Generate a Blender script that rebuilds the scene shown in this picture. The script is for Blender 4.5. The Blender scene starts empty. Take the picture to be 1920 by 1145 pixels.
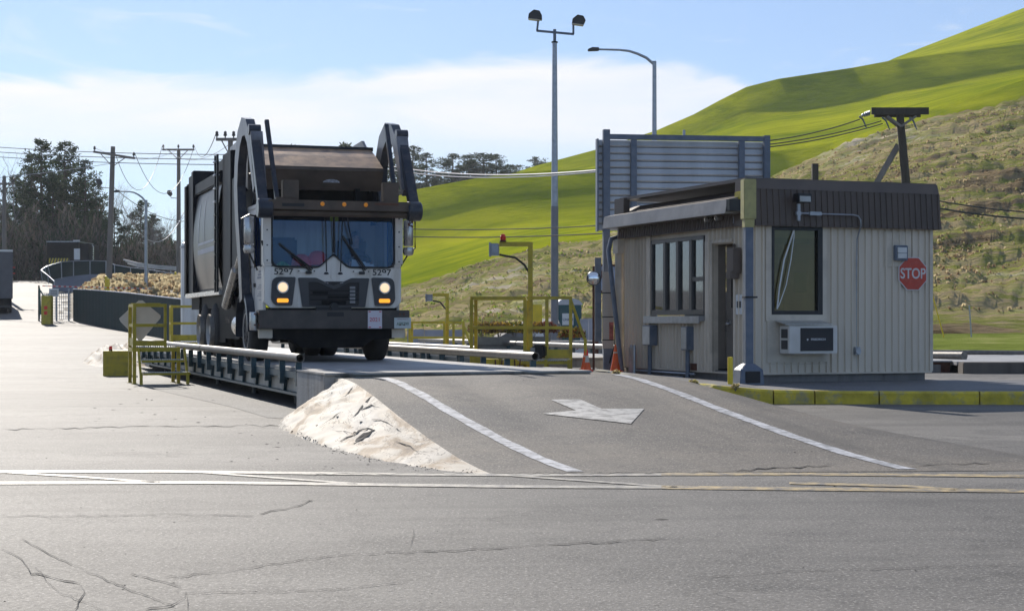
import bpy, bmesh, math, random
import numpy as np
from mathutils import Vector, Matrix
from mathutils.bvhtree import BVHTree
from mathutils import noise as mnoise
R = math.radians
random.seed(7)
rng = np.random.default_rng(7)
C = bpy.context.scene.collection
SC = bpy.context.scene

# ------------------------------------------------------------------ camera
F, CX, HY, H = 3100.0, 960.0, 602.0, 1.3
cd = bpy.data.cameras.new('camera'); cam = bpy.data.objects.new('camera', cd); C.objects.link(cam)
cam.location = (0, 0, H); cam.rotation_euler = (R(90), 0, 0)
cd.sensor_width = 36; cd.lens = 36 * F / 1920; cd.shift_y = (HY - 572.5) / 1920
cd.clip_start = 0.1; cd.clip_end = 6000
SC.camera = cam

# ------------------------------------------------------------------ sky, sun, exposure
SUN_AZ, SUN_EL = 21.0, 31.0           # degrees to the left of the view axis / above the horizon
sd = Vector((-math.sin(R(SUN_AZ)) * math.cos(R(SUN_EL)), math.cos(R(SUN_AZ)) * math.cos(R(SUN_EL)), math.sin(R(SUN_EL))))
sl = bpy.data.lights.new('sun', 'SUN'); sun = bpy.data.objects.new('sun', sl); C.objects.link(sun)
sl.energy = 4.8; sl.angle = R(0.53); sl.color = (1.0, 0.93, 0.83)
sun.rotation_euler = sd.to_track_quat('Z', 'Y').to_euler()
SC.view_settings.view_transform = 'Standard'; SC.view_settings.look = 'None'
SC.view_settings.gamma = 1; SC.view_settings.exposure = 0.22

W = bpy.data.worlds.new('World'); SC.world = W; W.use_nodes = True
nt = W.node_tree; nt.nodes.clear()
def N(t, **k):
    n = nt.nodes.new(t)
    for a, b in k.items(): setattr(n, a, b)
    return n
def Lk(a, b): nt.links.new(a, b)
def M_(op, a, b=None, c=None, clamp=False):
    n = nt.nodes.new('ShaderNodeMath'); n.operation = op; n.use_clamp = clamp
    for i, v in enumerate((a, b, c)):
        if v is None: continue
        if isinstance(v, (int, float)): n.inputs[i].default_value = v
        else: nt.links.new(v, n.inputs[i])
    return n.outputs[0]
def world():
    out = N('ShaderNodeOutputWorld'); bg = N('ShaderNodeBackground'); bg.inputs[1].default_value = 0.1
    sky = N('ShaderNodeTexSky', sky_type='NISHITA'); sky.sun_disc = False
    sky.sun_elevation = R(SUN_EL); sky.sun_rotation = -R(SUN_AZ)
    sky.altitude = 100; sky.air_density = 1.0; sky.dust_density = 0.2; sky.ozone_density = 2.5
    tc = N('ShaderNodeTexCoord'); sep = N('ShaderNodeSeparateXYZ'); Lk(tc.outputs['Generated'], sep.inputs[0])
    x, y, z = sep.outputs
    hor = M_('SQRT', M_('ADD', M_('MULTIPLY', x, x), M_('MULTIPLY', y, y)))
    el = M_('DIVIDE', z, M_('MAXIMUM', hor, 0.05))               # tan of elevation
    az = M_('ARCTAN2', x, y)                                      # radians from +Y
    # stretched noises for streaky high cloud
    cmb = N('ShaderNodeCombineXYZ'); Lk(M_('MULTIPLY', az, 3.0), cmb.inputs[0]); Lk(M_('MULTIPLY', el, 16.0), cmb.inputs[1])
    n1 = N('ShaderNodeTexNoise'); n1.inputs['Scale'].default_value = 1.6; n1.inputs['Detail'].default_value = 6; n1.inputs['Roughness'].default_value = 0.5
    n1.inputs['Distortion'].default_value = 0.4; Lk(cmb.outputs[0], n1.inputs['Vector'])
    cmb2 = N('ShaderNodeCombineXYZ'); Lk(M_('MULTIPLY', az, 9.0), cmb2.inputs[0]); Lk(M_('MULTIPLY', el, 26.0), cmb2.inputs[1]); cmb2.inputs[2].default_value = 4.2
    n2 = N('ShaderNodeTexNoise'); n2.inputs['Scale'].default_value = 1.5; n2.inputs['Detail'].default_value = 7; n2.inputs['Distortion'].default_value = 1.0; Lk(cmb2.outputs[0], n2.inputs['Vector'])
    # upper edge of the cloud bank as a function of azimuth
    mr = N('ShaderNodeMapRange'); mr.inputs['From Min'].default_value = -0.8; mr.inputs['From Max'].default_value = 0.8; Lk(az, mr.inputs['Value'])
    cv = N('ShaderNodeFloatCurve'); Lk(mr.outputs[0], cv.inputs['Value'])
    pts = [(-0.8, .18), (-.31, .143), (-.2, .146), (-.1, .151), (0.0, .158), (.03, .158), (.09, .156), (.13, .147), (.17, .12), (.25, .05), (.8, .02)]
    c = cv.mapping.curves[0]
    while len(c.points) > 2: c.points.remove(c.points[1])
    c.points[0].location = (0, pts[0][1] * 4); c.points[-1].location = (1, pts[-1][1] * 4)
    for a, e in pts[1:-1]: c.points.new((a + .8) / 1.6, e * 4)
    cv.mapping.update()
    edge = M_('DIVIDE', cv.outputs[0], 4.0)
    edge = M_('ADD', edge, M_('MULTIPLY', M_('SUBTRACT', n2.outputs[0], 0.5), 0.022))
    d = M_('SUBTRACT', edge, el)
    m = N('ShaderNodeMapRange', interpolation_type='SMOOTHSTEP'); Lk(d, m.inputs['Value'])
    m.inputs['From Min'].default_value = -0.004; m.inputs['From Max'].default_value = 0.008
    dens = N('ShaderNodeMapRange'); Lk(n1.outputs[0], dens.inputs['Value'])
    dens.inputs['From Min'].default_value = 0.35; dens.inputs['From Max'].default_value = 0.6; dens.inputs['To Min'].default_value = 0.55; dens.inputs['To Max'].default_value = 1.0
    low = N('ShaderNodeMapRange', interpolation_type='SMOOTHSTEP'); Lk(el, low.inputs['Value'])
    low.inputs['From Min'].default_value = 0.085; low.inputs['From Max'].default_value = 0.125; low.inputs['To Min'].default_value = 0.22; low.inputs['To Max'].default_value = 1
    bank = M_('MULTIPLY', M_('MULTIPLY', m.outputs[0], dens.outputs[0]), low.outputs[0])
    # thin wisps above
    wr = N('ShaderNodeMapRange', interpolation_type='SMOOTHSTEP'); Lk(n2.outputs[0], wr.inputs['Value'])
    wr.inputs['From Min'].default_value = 0.55; wr.inputs['From Max'].default_value = 0.8; wr.inputs['To Max'].default_value = 0.55
    cl = M_('MAXIMUM', bank, wr.outputs[0])
    cl = M_('MULTIPLY', cl, M_('GREATER_THAN', y, 0.0))
    mix = N('ShaderNodeMix', data_type='RGBA'); Lk(cl, mix.inputs[0]);
    tint = N('ShaderNodeMix', data_type='RGBA', blend_type='MULTIPLY'); tint.inputs[0].default_value = 1
    Lk(sky.outputs[0], tint.inputs[6]); tint.inputs[7].default_value = SKY_TINT
    veil = N('ShaderNodeMix', data_type='RGBA'); veil.inputs[0].default_value = .26; Lk(tint.outputs[2], veil.inputs[6]); veil.inputs[7].default_value = (5.6, 6.6, 8.2, 1)
    Lk(veil.outputs[2], mix.inputs[6]); mix.inputs[7].default_value = CLOUD
    Lk(mix.outputs[2], bg.inputs[0]); Lk(bg.outputs[0], out.inputs[0])
SKY_TINT = (0.62, 0.76, 0.98, 1); CLOUD = (8.3, 8.3, 8.5, 1)
world()
HAZE = 0.00018

# ------------------------------------------------------------------ helpers
def P(px, py, Y): return Vector(((px - CX) / F * Y, Y, H - (py - HY) * Y / F))
def PZ(px, py, z=0.0):
    Y = (H - z) * F / (py - HY); return Vector(((px - CX) / F * Y, Y, z))
def sm(a, b, x):
    t = min(1, max(0, (x - a) / (b - a))); return t * t * (3 - 2 * t)
def interp(x, pts):
    if x <= pts[0][0]: return pts[0][1]
    for (a, b), (c, d) in zip(pts, pts[1:]):
        if x <= c: return b + (d - b) * (x - a) / (c - a)
    return pts[-1][1]
HL = [(0, 0), (40, 0), (60, .25), (83, .9), (95, 1.45), (110, 2.4), (150, 4.9), (200, 6.5), (400, 8)]
def gz(X, Y):
    if Y < 20: return 0.0
    a = X / Y
    return interp(Y, HL) * sm(-.12, -.2, a) if a < 0 else 0.0
def on_ground(px, Y): X = (px - CX) / F * Y; return Vector((X, Y, gz(X, Y)))

class MB:
    def __init__(s): s.v = []; s.f = []; s.m = []; s.mi = 0
    def add(s, vs, fs, M=None):
        o = len(s.v)
        s.v += [tuple(M @ Vector(v)) if M is not None else tuple(v) for v in vs]
        s.f += [tuple(i + o for i in f) for f in fs]; s.m += [s.mi] * len(fs); return s
    def box(s, x0, x1, y0, y1, z0, z1, M=None):
        return s.add([(x0, y0, z0), (x1, y0, z0), (x1, y1, z0), (x0, y1, z0), (x0, y0, z1), (x1, y0, z1), (x1, y1, z1), (x0, y1, z1)],
                     [(0, 3, 2, 1), (4, 5, 6, 7), (0, 1, 5, 4), (1, 2, 6, 5), (2, 3, 7, 6), (3, 0, 4, 7)], M)
    def cbox(s, c, d, M=None):
        return s.box(c[0] - d[0] / 2, c[0] + d[0] / 2, c[1] - d[1] / 2, c[1] + d[1] / 2, c[2] - d[2] / 2, c[2] + d[2] / 2, M)
    def beam(s, a, b, w, h=None, up=(0, 0, 1)):
        h = h or w; a = Vector(a); b = Vector(b); d = (b - a)
        L = d.length; d.normalize(); u = Vector(up)
        if abs(d.dot(u)) > .98: u = Vector((0, 1, 0))
        sx = d.cross(u).normalized(); uz = sx.cross(d).normalized()
        M = Matrix((sx, d, uz)).transposed().to_4x4(); M.translation = a
        return s.box(-w / 2, w / 2, 0, L, -h / 2, h / 2, M)
    def tube(s, pts, r, n=8, cap=True, hollow=False):
        pts = [Vector(p) for p in pts]; rs = r if isinstance(r, (list, tuple)) else [r] * len(pts)
        o = len(s.v); ref = None
        for i, p in enumerate(pts):
            d = (pts[min(i + 1, len(pts) - 1)] - pts[max(i - 1, 0)]).normalized()
            if ref is None:
                ref = Vector((0, 0, 1)) if abs(d.z) < .9 else Vector((1, 0, 0))
            a = d.cross(ref).normalized(); b = d.cross(a).normalized(); ref = -d.cross(a).cross(d) if False else ref
            for k in range(n):
                t = 2 * math.pi * k / n; s.v.append(tuple(p + (a * math.cos(t) + b * math.sin(t)) * rs[i]))
        for i in range(len(pts) - 1):
            for k in range(n):
                q = (k + 1) % n; s.f.append((o + i * n + k, o + i * n + q, o + (i + 1) * n + q, o + (i + 1) * n + k)); s.m.append(s.mi)
        if cap:
            s.f.append(tuple(o + k for k in range(n))[::-1]); s.f.append(tuple(o + (len(pts) - 1) * n + k for k in range(n))); s.m += [s.mi] * 2
        return s
    def prism(s, poly, ext, M=None):
        n = len(poly); e = Vector(ext); poly = [Vector(p) for p in poly]
        return s.add(poly + [p + e for p in poly], [tuple(range(n))[::-1], tuple(range(n, 2 * n))] + [(i, (i + 1) % n, n + (i + 1) % n, n + i) for i in range(n)], M)
    def lathe(s, prof, c, axis='z', n=20):
        o = len(s.v)
        for r, h in prof:
            for k in range(n):
                t = 2 * math.pi * k / n; a, b = r * math.cos(t), r * math.sin(t)
                p = {'z': (a, b, h), 'x': (h, a, b), 'y': (a, h, b)}[axis]; s.v.append((c[0] + p[0], c[1] + p[1], c[2] + p[2]))
        for i in range(len(prof) - 1):
            for k in range(n):
                q = (k + 1) % n; s.f.append((o + i * n + k, o + i * n + q, o + (i + 1) * n + q, o + (i + 1) * n + k)); s.m.append(s.mi)
        s.f.append(tuple(o + k for k in range(n))[::-1]); s.f.append(tuple(o + (len(prof) - 1) * n + k for k in range(n))); s.m += [s.mi] * 2
        return s
    def build(s, name, mats, parent=None, smooth=False, bevel=0, loc=None):
        me = bpy.data.meshes.new(name); me.from_pydata(s.v, [], s.f)
        if not isinstance(mats, (list, tuple)): mats = [mats]
        for m in mats: me.materials.append(m)
        if len(mats) > 1: me.polygons.foreach_set('material_index', s.m)
        bm = bmesh.new(); bm.from_mesh(me); bmesh.ops.recalc_face_normals(bm, faces=bm.faces)
        if bevel:
            bmesh.ops.remove_doubles(bm, verts=bm.verts, dist=1e-5)
            es = [e for e in bm.edges if len(e.link_faces) == 2 and e.calc_face_angle(0) > .6]
            bmesh.ops.bevel(bm, geom=es, offset=bevel, segments=2, affect='EDGES', clamp_overlap=True)
        bm.to_mesh(me); bm.free()
        if smooth:
            me.polygons.foreach_set('use_smooth', [True] * len(me.polygons))
            me.set_sharp_from_angle(angle=R(40)) if hasattr(me, 'set_sharp_from_angle') else None
        o = bpy.data.objects.new(name, me); C.objects.link(o)
        if parent: o.parent = parent
        if loc is not None: o.location = loc
        return o
def tag(o, label=None, cat=None, group=None, kind=None):
    if label: o['label'] = label
    if cat: o['category'] = cat
    if group: o['group'] = group
    if kind: o['kind'] = kind
    return o
def thing(name, label, cat, loc=(0, 0, 0), rz=0, group=None):
    o = bpy.data.objects.new(name, None); C.objects.link(o); o.empty_display_size = .2
    o.location = loc; o.rotation_euler = (0, 0, rz); return tag(o, label, cat, group)
def copy_tree(o, parent=None):
    c = o.copy(); C.objects.link(c)
    if parent: c.parent = parent
    for ch in list(o.children): copy_tree(ch, c)
    return c
def text(name, s, size, mat, parent, M, depth=.002, align='CENTER', bold=0):
    cu = bpy.data.curves.new(name, 'FONT'); cu.body = s; cu.size = size; cu.extrude = depth; cu.align_x = align; cu.align_y = 'CENTER'; cu.offset = bold
    o = bpy.data.objects.new(name, cu); C.objects.link(o); bpy.context.view_layer.update()
    me = bpy.data.meshes.new_from_object(o.evaluated_get(bpy.context.evaluated_depsgraph_get()))
    bpy.data.objects.remove(o); me.transform(M); me.materials.clear(); me.materials.append(mat)
    q = bpy.data.objects.new(name, me); C.objects.link(q); q.parent = parent; return q
# text on a wall facing local -y at (x, y, z)
def TM(x, y, z, sx=1): return Matrix.Translation((x, y, z)) @ Matrix.Rotation(R(90), 4, 'X') @ Matrix.Diagonal((sx, 1, 1, 1))

# ------------------------------------------------------------------ materials
def mat(name, col, rough=.6, metal=0, var=.15, scale=3., bump=0, bscale=30., dirt=None, dirt_amt=.5, dscale=1.2, dlo=.48, streak=False, spec=.5, coat=0, emit=None, es=0):
    m = bpy.data.materials.new(name); m.use_nodes = True; t = m.node_tree; b = t.nodes['Principled BSDF']
    nd = lambda x: t.nodes.new(x)
    tc = nd('ShaderNodeTexCoord'); vec = tc.outputs['Object']
    if streak:
        mp = nd('ShaderNodeMapping'); mp.inputs['Scale'].default_value = (1, 1, .12); t.links.new(vec, mp.inputs[0]); sv = mp.outputs[0]
    else: sv = vec
    n = nd('ShaderNodeTexNoise'); n.inputs['Scale'].default_value = scale; n.inputs['Detail'].default_value = 6; t.links.new(sv, n.inputs['Vector'])
    r = nd('ShaderNodeValToRGB'); r.color_ramp.elements[0].position = .3; r.color_ramp.elements[1].position = .7
    r.color_ramp.elements[0].color = (*[c * (1 - var) for c in col], 1); r.color_ramp.elements[1].color = (*[min(1, c * (1 + var)) for c in col], 1)
    t.links.new(n.outputs[0], r.inputs[0]); outc = r.outputs[0]
    if dirt:
        n2 = nd('ShaderNodeTexNoise'); n2.inputs['Scale'].default_value = dscale; n2.inputs['Detail'].default_value = 9; n2.inputs['Roughness'].default_value = .65; t.links.new(sv, n2.inputs['Vector'])
        r2 = nd('ShaderNodeMapRange'); r2.inputs['From Min'].default_value = dlo; r2.inputs['From Max'].default_value = dlo + .2; r2.inputs['To Max'].default_value = dirt_amt; t.links.new(n2.outputs[0], r2.inputs[0])
        mx = nd('ShaderNodeMix'); mx.data_type = 'RGBA'; t.links.new(r2.outputs[0], mx.inputs[0]); t.links.new(outc, mx.inputs[6]); mx.inputs[7].default_value = (*dirt, 1); outc = mx.outputs[2]
    t.links.new(outc, b.inputs['Base Color'])
    rr = nd('ShaderNodeMapRange'); rr.inputs['To Min'].default_value = max(0.02, rough - .1); rr.inputs['To Max'].default_value = min(1, rough + .1); t.links.new(n.outputs[0], rr.inputs[0]); t.links.new(rr.outputs[0], b.inputs['Roughness'])
    b.inputs['Metallic'].default_value = metal; b.inputs['Specular IOR Level'].default_value = spec; b.inputs['Coat Weight'].default_value = coat
    if bump:
        nb = nd('ShaderNodeTexNoise'); nb.inputs['Scale'].default_value = bscale; nb.inputs['Detail'].default_value = 4; t.links.new(vec, nb.inputs['Vector'])
        bp = nd('ShaderNodeBump'); bp.inputs['Strength'].default_value = bump; bp.inputs['Distance'].default_value = .02; t.links.new(nb.outputs[0], bp.inputs['Height']); t.links.new(bp.outputs[0], b.inputs['Normal'])
    if emit: b.inputs['Emission Color'].default_value = (*emit, 1); b.inputs['Emission Strength'].default_value = es
    return m
def glass(name, tint=(.6, .7, .75), refl=.25, rough=.02, col=(.9, .95, 1)):
    m = bpy.data.materials.new(name); m.use_nodes = True; t = m.node_tree; t.nodes.clear(); nd = t.nodes.new
    o = nd('ShaderNodeOutputMaterial'); mx = nd('ShaderNodeMixShader'); tr = nd('ShaderNodeBsdfTransparent'); gl = nd('ShaderNodeBsdfGlossy'); fr = nd('ShaderNodeFresnel')
    tr.inputs[0].default_value = (*tint, 1); gl.inputs['Roughness'].default_value = rough; gl.inputs[0].default_value = (*col, 1)
    ad = nd('ShaderNodeMath'); ad.operation = 'ADD'; ad.inputs[1].default_value = refl; ad.use_clamp = True; t.links.new(fr.outputs[0], ad.inputs[0]); fr.inputs[0].default_value = 1.5
    t.links.new(ad.outputs[0], mx.inputs[0]); t.links.new(tr.outputs[0], mx.inputs[1]); t.links.new(gl.outputs[0], mx.inputs[2]); t.links.new(mx.outputs[0], o.inputs[0]); return m

def leafm(name, col, tr=.45, var=.3, sc=.6):
    m = bpy.data.materials.new(name); m.use_nodes = True; t = m.node_tree; t.nodes.clear(); nd = t.nodes.new; lk = t.links.new
    o = nd('ShaderNodeOutputMaterial'); mx = nd('ShaderNodeMixShader'); df = nd('ShaderNodeBsdfDiffuse'); tl = nd('ShaderNodeBsdfTranslucent')
    tc = nd('ShaderNodeTexCoord'); n = nd('ShaderNodeTexNoise'); n.inputs['Scale'].default_value = sc; n.inputs['Detail'].default_value = 5; lk(tc.outputs['Object'], n.inputs['Vector'])
    r = nd('ShaderNodeValToRGB'); e = r.color_ramp.elements; e[0].position = .3; e[1].position = .7; e[0].color = (*[c * (1 - var) for c in col], 1); e[1].color = (*[c * (1 + var) for c in col], 1)
    lk(n.outputs[0], r.inputs[0]); lk(r.outputs[0], df.inputs[0]); lk(r.outputs[0], tl.inputs[0]); mx.inputs[0].default_value = tr
    lk(df.outputs[0], mx.inputs[1]); lk(tl.outputs[0], mx.inputs[2]); lk(mx.outputs[0], o.inputs[0]); return m

def asphalt(name, base, light, dark, rough=.62, cracks=0.0, bump=.6, patch_scale=.25, spec=.5, tracks=None, speck=1.0):
    m = bpy.data.materials.new(name); m.use_nodes = True; t = m.node_tree; b = t.nodes['Principled BSDF']; nd = t.nodes.new; lk = t.links.new
    tc = nd('ShaderNodeTexCoord'); V = tc.outputs['Object']
    def noise(s, d=6, r=.55, v=V, dist=0):
        n = nd('ShaderNodeTexNoise'); n.inputs['Scale'].default_value = s; n.inputs['Detail'].default_value = d; n.inputs['Roughness'].default_value = r; n.inputs['Distortion'].default_value = dist; lk(v, n.inputs['Vector']); return n.outputs[0]
    def rng_(x, a, b_, lo=0, hi=1):
        n = nd('ShaderNodeMapRange'); n.inputs[1].default_value = a; n.inputs[2].default_value = b_; n.inputs[3].default_value = lo; n.inputs[4].default_value = hi; lk(x, n.inputs[0]); return n.outputs[0]
    def mix(f, a, c):
        n = nd('ShaderNodeMix'); n.data_type = 'RGBA'
        lk(f, n.inputs[0])
        for i, q in ((6, a), (7, c)):
            if isinstance(q, tuple): n.inputs[i].default_value = (*q, 1)
            else: lk(q, n.inputs[i])
        return n.outputs[2]
    mp = nd('ShaderNodeMapping'); mp.inputs['Scale'].default_value = (.25, 1, 1); mp.inputs['Rotation'].default_value = (0, 0, R(8)); lk(V, mp.inputs[0])
    big = noise(patch_scale, 5, .6, mp.outputs[0]); mid = noise(2.2, 8, .7); fine = noise(48 * speck, 3, .6); fine2 = noise(20 * speck, 5, .85)
    c = mix(rng_(big, .40, .62), base, light); c = mix(rng_(noise(.7, 8, .72, V, .5), .50, .62, 0, .6), c, dark)
    c = mix(rng_(mid, .52, .70, 0, .75), c, dark)
    c = mix(rng_(fine2, .52, .68, 0, .75), c, tuple(x * .40 for x in base))
    c = mix(rng_(fine, .55, .68, 0, .8), c, tuple(min(1, x * 1.9 + .08) for x in light))
    if tracks is not None:
        m1 = nd('ShaderNodeMapping'); m1.inputs['Rotation'].default_value = (0, 0, R(tracks)); lk(V, m1.inputs[0]); m2 = nd('ShaderNodeMapping'); m2.inputs['Scale'].default_value = (1.5, .07, 1); lk(m1.outputs[0], m2.inputs[0])
        c = mix(rng_(noise(1.0, 4, .6, m2.outputs[0], .1), .54, .68, 0, .55), c, tuple(x * .62 for x in base)); c = mix(rng_(noise(1.7, 3, .5, m2.outputs[0], .1), .60, .72, 0, .35), c, light)
    if cracks:
        n = nd('ShaderNodeMapping'); lk(V, n.inputs[0])
        ad = nd('ShaderNodeVectorMath'); ad.operation = 'ADD'; lk(V, ad.inputs[0])
        nn = nd('ShaderNodeTexNoise'); nn.inputs['Scale'].default_value = 1.3; nn.inputs['Detail'].default_value = 6; lk(V, nn.inputs['Vector'])
        sc = nd('ShaderNodeVectorMath'); sc.operation = 'SCALE'; sc.inputs['Scale'].default_value = 1.4; lk(nn.outputs['Color'], sc.inputs[0]); lk(sc.outputs[0], ad.inputs[1])
        vo = nd('ShaderNodeTexVoronoi'); vo.feature = 'DISTANCE_TO_EDGE'; vo.inputs['Scale'].default_value = .42; lk(ad.outputs[0], vo.inputs['Vector'])
        line = rng_(vo.outputs['Distance'], 0, .008, 1, 0); msk = rng_(noise(.35, 3), .5, .6, 0, cracks)
        mm = nd('ShaderNodeMath'); mm.operation = 'MULTIPLY'; lk(line, mm.inputs[0]); lk(msk, mm.inputs[1]); c = mix(mm.outputs[0], c, (.012, .011, .01))
    lk(c, b.inputs['Base Color'])
    lk(rng_(fine2, .3, .75, rough - .06, rough + .06), b.inputs['Roughness']); b.inputs['Specular IOR Level'].default_value = spec
    bp = nd('ShaderNodeBump'); bp.inputs['Strength'].default_value = bump; bp.inputs['Distance'].default_value = .012; lk(noise(34 * speck, 5, .75), bp.inputs['Height'])
    bp2 = nd('ShaderNodeBump'); bp2.inputs['Strength'].default_value = .02; bp2.inputs['Distance'].default_value = .05; lk(noise(3.5, 5, .6), bp2.inputs['Height']); lk(bp.outputs[0], bp2.inputs['Normal'])
    lk(bp2.outputs[0], b.inputs['Normal']); return m

M_ASPH = asphalt('yard asphalt', (.094, .087, .077), (.168, .155, .136), (.042, .039, .035), rough=.72, cracks=.8, spec=.36, tracks=86)
M_RAMP = asphalt('ramp asphalt', (.086, .080, .073), (.160, .138, .110), (.055, .052, .048), rough=.74, spec=.26, tracks=-13)
M_PATCH = asphalt('coarse patch asphalt', (.10, .095, .088), (.13, .125, .115), (.06, .055, .05), rough=.75, bump=1, speck=.6)
M_CONC = mat('concrete', (.36, .345, .32), .8, var=.2, scale=2.5, bump=.4, bscale=25, dirt=(.12, .10, .08), dirt_amt=.8, streak=True, dscale=4)
M_SLAB = mat('worn concrete slab', (.34, .335, .325), .6, var=.15, scale=2, bump=.3, bscale=60, dirt=(.17, .16, .15), dirt_amt=.7)
M_LINEW = mat('white road paint', (.46, .46, .47), .6, var=.15, scale=9, bump=.3, bscale=70, dirt=(.12, .12, .12), dirt_amt=.9, dscale=8, dlo=.42)
M_LINEY = mat('yellow road paint', (.46, .34, .15), .6, var=.2, scale=9, bump=.3, bscale=70, dirt=(.12, .11, .10), dirt_amt=.95, dscale=8, dlo=.40)
M_YEL = mat('safety yellow paint', (.56, .43, .03), .45, var=.12, scale=5, dirt=(.16, .12, .05), dirt_amt=.5, dscale=6)
M_YPALE = mat('faded yellow paint', (.40, .36, .14), .5, var=.12, scale=5, dirt=(.2, .17, .1), dirt_amt=.5, dscale=6)
M_YELB = mat('bright yellow paint', (.72, .52, .02), .45, var=.1, scale=5)
M_GALV = mat('galvanised steel', (.36, .38, .41), .42, .75, var=.18, scale=6, bump=.1)
M_STEELB = mat('blue grey painted steel', (.12, .15, .20), .5, .1, var=.2, scale=5, dirt=(.2, .19, .18), dirt_amt=.4, dscale=5)
M_TEAL = mat('teal painted steel', (.022, .065, .085), .45, .1, var=.25, scale=4, dirt=(.16, .14, .11), dirt_amt=.4, dscale=4)
M_WEB = mat('dusty girder web', (.42, .38, .31), .6, .1, var=.25, scale=2, dirt=(.12, .11, .09), dirt_amt=.6, streak=True)
M_PIPE = mat('worn steel pipe', (.17, .155, .135), .5, .25, var=.25, scale=9, dirt=(.13, .10, .08), dirt_amt=.6, dscale=6)
M_TRED = mat('tread metal', (.55, .55, .55), .35, .8, var=.2, scale=20)
M_WALL = mat('beige corrugated cladding', (.68, .595, .48), .55, var=.05, scale=1.2, dirt=(.42, .35, .26), dirt_amt=.5, dscale=1.1, streak=True)
M_TRIM = mat('beige trim', (.63, .55, .44), .5, var=.08, scale=3, dirt=(.2, .17, .13), dirt_amt=.4)
M_MANS = mat('dark brown ribbed metal', (.090, .066, .052), .5, .1, var=.2, scale=2, streak=True)
M_CAPB = mat('grey brown flashing', (.12, .092, .075), .5, .1, var=.15, scale=2)
M_GUTT = mat('bronze grey flashing', (.24, .215, .19), .38, .35, var=.2, scale=2.2, dirt=(.12, .10, .09), dirt_amt=.5)
M_BLACK = mat('black rubber', (.014, .014, .015), .6, var=.2, scale=6)
M_BLACKM = mat('black satin metal', (.018, .019, .022), .38, .3, var=.3, scale=4)
M_ALU = mat('dark window frame', (.10, .10, .10), .4, .5, var=.1)
M_WIN = glass('booth window glass', (.62, .58, .32), .0)
M_WINS = glass('truck windscreen glass', (.88, .93, .97), .0, col=(.28, .50, .95))
M_WHITE = mat('dirty white paint', (.76, .72, .66), .42, var=.06, scale=3, dirt=(.34, .28, .21), dirt_amt=.6, dscale=3, streak=True, coat=.2)
M_PAPER = mat('white paper', (.7, .7, .68), .8, var=.03)
M_RED = mat('red plastic', (.80, .035, .02), .4, var=.1)
M_ORANGE = mat('orange plastic cone', (.85, .12, .02), .5, var=.12, scale=8)
M_FOUND = mat('grey concrete footing', (.20, .19, .18), .85, var=.25, scale=3, bump=.4, dirt=(.07, .06, .05), dirt_amt=.7, streak=True, dscale=3)
M_WOODP = mat('weathered pole wood', (.20, .18, .16), .85, var=.25, scale=4, streak=True, bump=.4, bscale=20)
M_WOODD = mat('dark tarred wood', (.05, .042, .03), .8, var=.3, scale=6, streak=True)
M_TRUNK = mat('bark', (.07, .055, .045), .9, var=.3, scale=5, bump=.5, bscale=12)
M_TWIG = mat('bare twigs', (.20, .17, .15), .9, var=.3, scale=1)
M_RUST = mat('rusty steel', (.12, .045, .025), .7, .2, var=.35, scale=8)
M_WIRE = mat('power cable', (.03, .03, .035), .5, var=.1)
M_WIREL = mat('bright aluminium cable', (.4, .4, .42), .6, .1, var=.1)
M_GREENF = mat('dark green fence slats', (.022, .042, .042), .7, var=.2, scale=.8, dirt=(.05, .06, .055), dirt_amt=.3, spec=.08)

# ------------------------------------------------------------------ ground
def grid_mesh(xs, ys, zf, name, m, kind='structure', smooth=True):
    b = MB(); nx = len(xs)
    b.v = [(x, y, zf(x, y)) for y in ys for x in xs]
    b.f = [(j * nx + i, j * nx + i + 1, (j + 1) * nx + i + 1, (j + 1) * nx + i) for j in range(len(ys) - 1) for i in range(nx - 1)]; b.m = [0] * len(b.f)
    o = b.build(name, m, smooth=smooth); o['kind'] = kind; return o
xs = [-3000, -1200, -600, -300, -200] + list(np.arange(-150, 60, 3.0)) + [80, 140, 300, 600, 1200, 3000]
ys = [-600, -200, -60, -20] + list(np.arange(0, 210, 4.0)) + [240, 300, 400, 700, 1500, 4000]
GND = grid_mesh(xs, ys, gz, 'ground', M_ASPH)

# ---- ramp (bilinear patch between its left and right edges)
L0, L1 = Vector((-2.27, 22.1)), Vector((-.18, 14.05)); R0, R1 = Vector((1.85, 23.9)), Vector((4.15, 14.35))
def ramp_pt(s, t, dz=0):
    a = L0.lerp(L1, t); b = R0.lerp(R1, t); p = a + (b - a) * s
    h = interp(t, [(0, .535), (.06, .53), (.14, .505), (.3, .405), (.5, .25), (.7, .115), (.85, .035), (.95, .008), (1.0, .004)])
    w = 1 - sm(1.0, 1.4, s); crown = .02 * math.sin(math.pi * min(1, max(0, s))) * (1 - t)
    dip = -.035 * (math.exp(-((s - .33) / .09) ** 2) + math.exp(-((s - .72) / .09) ** 2)) * sm(0, .15, t) * sm(1, .5, t)
    e = -.03 * sm(1.2, 1.4, s)
    return Vector((p.x, p.y, h * w + crown + dip + e + dz))
b = MB(); ns, ntt = 44, 50
b.v = [tuple(ramp_pt(1.4 * i / ns, j / ntt)) for j in range(ntt + 1) for i in range(ns + 1)]
b.f = [(j * (ns + 1) + i, j * (ns + 1) + i + 1, (j + 1) * (ns + 1) + i + 1, (j + 1) * (ns + 1) + i) for j in range(ntt) for i in range(ns)]; b.m = [0] * len(b.f)
RAMP = tag(b.build('ramp', M_RAMP, smooth=True), kind='structure')
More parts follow.
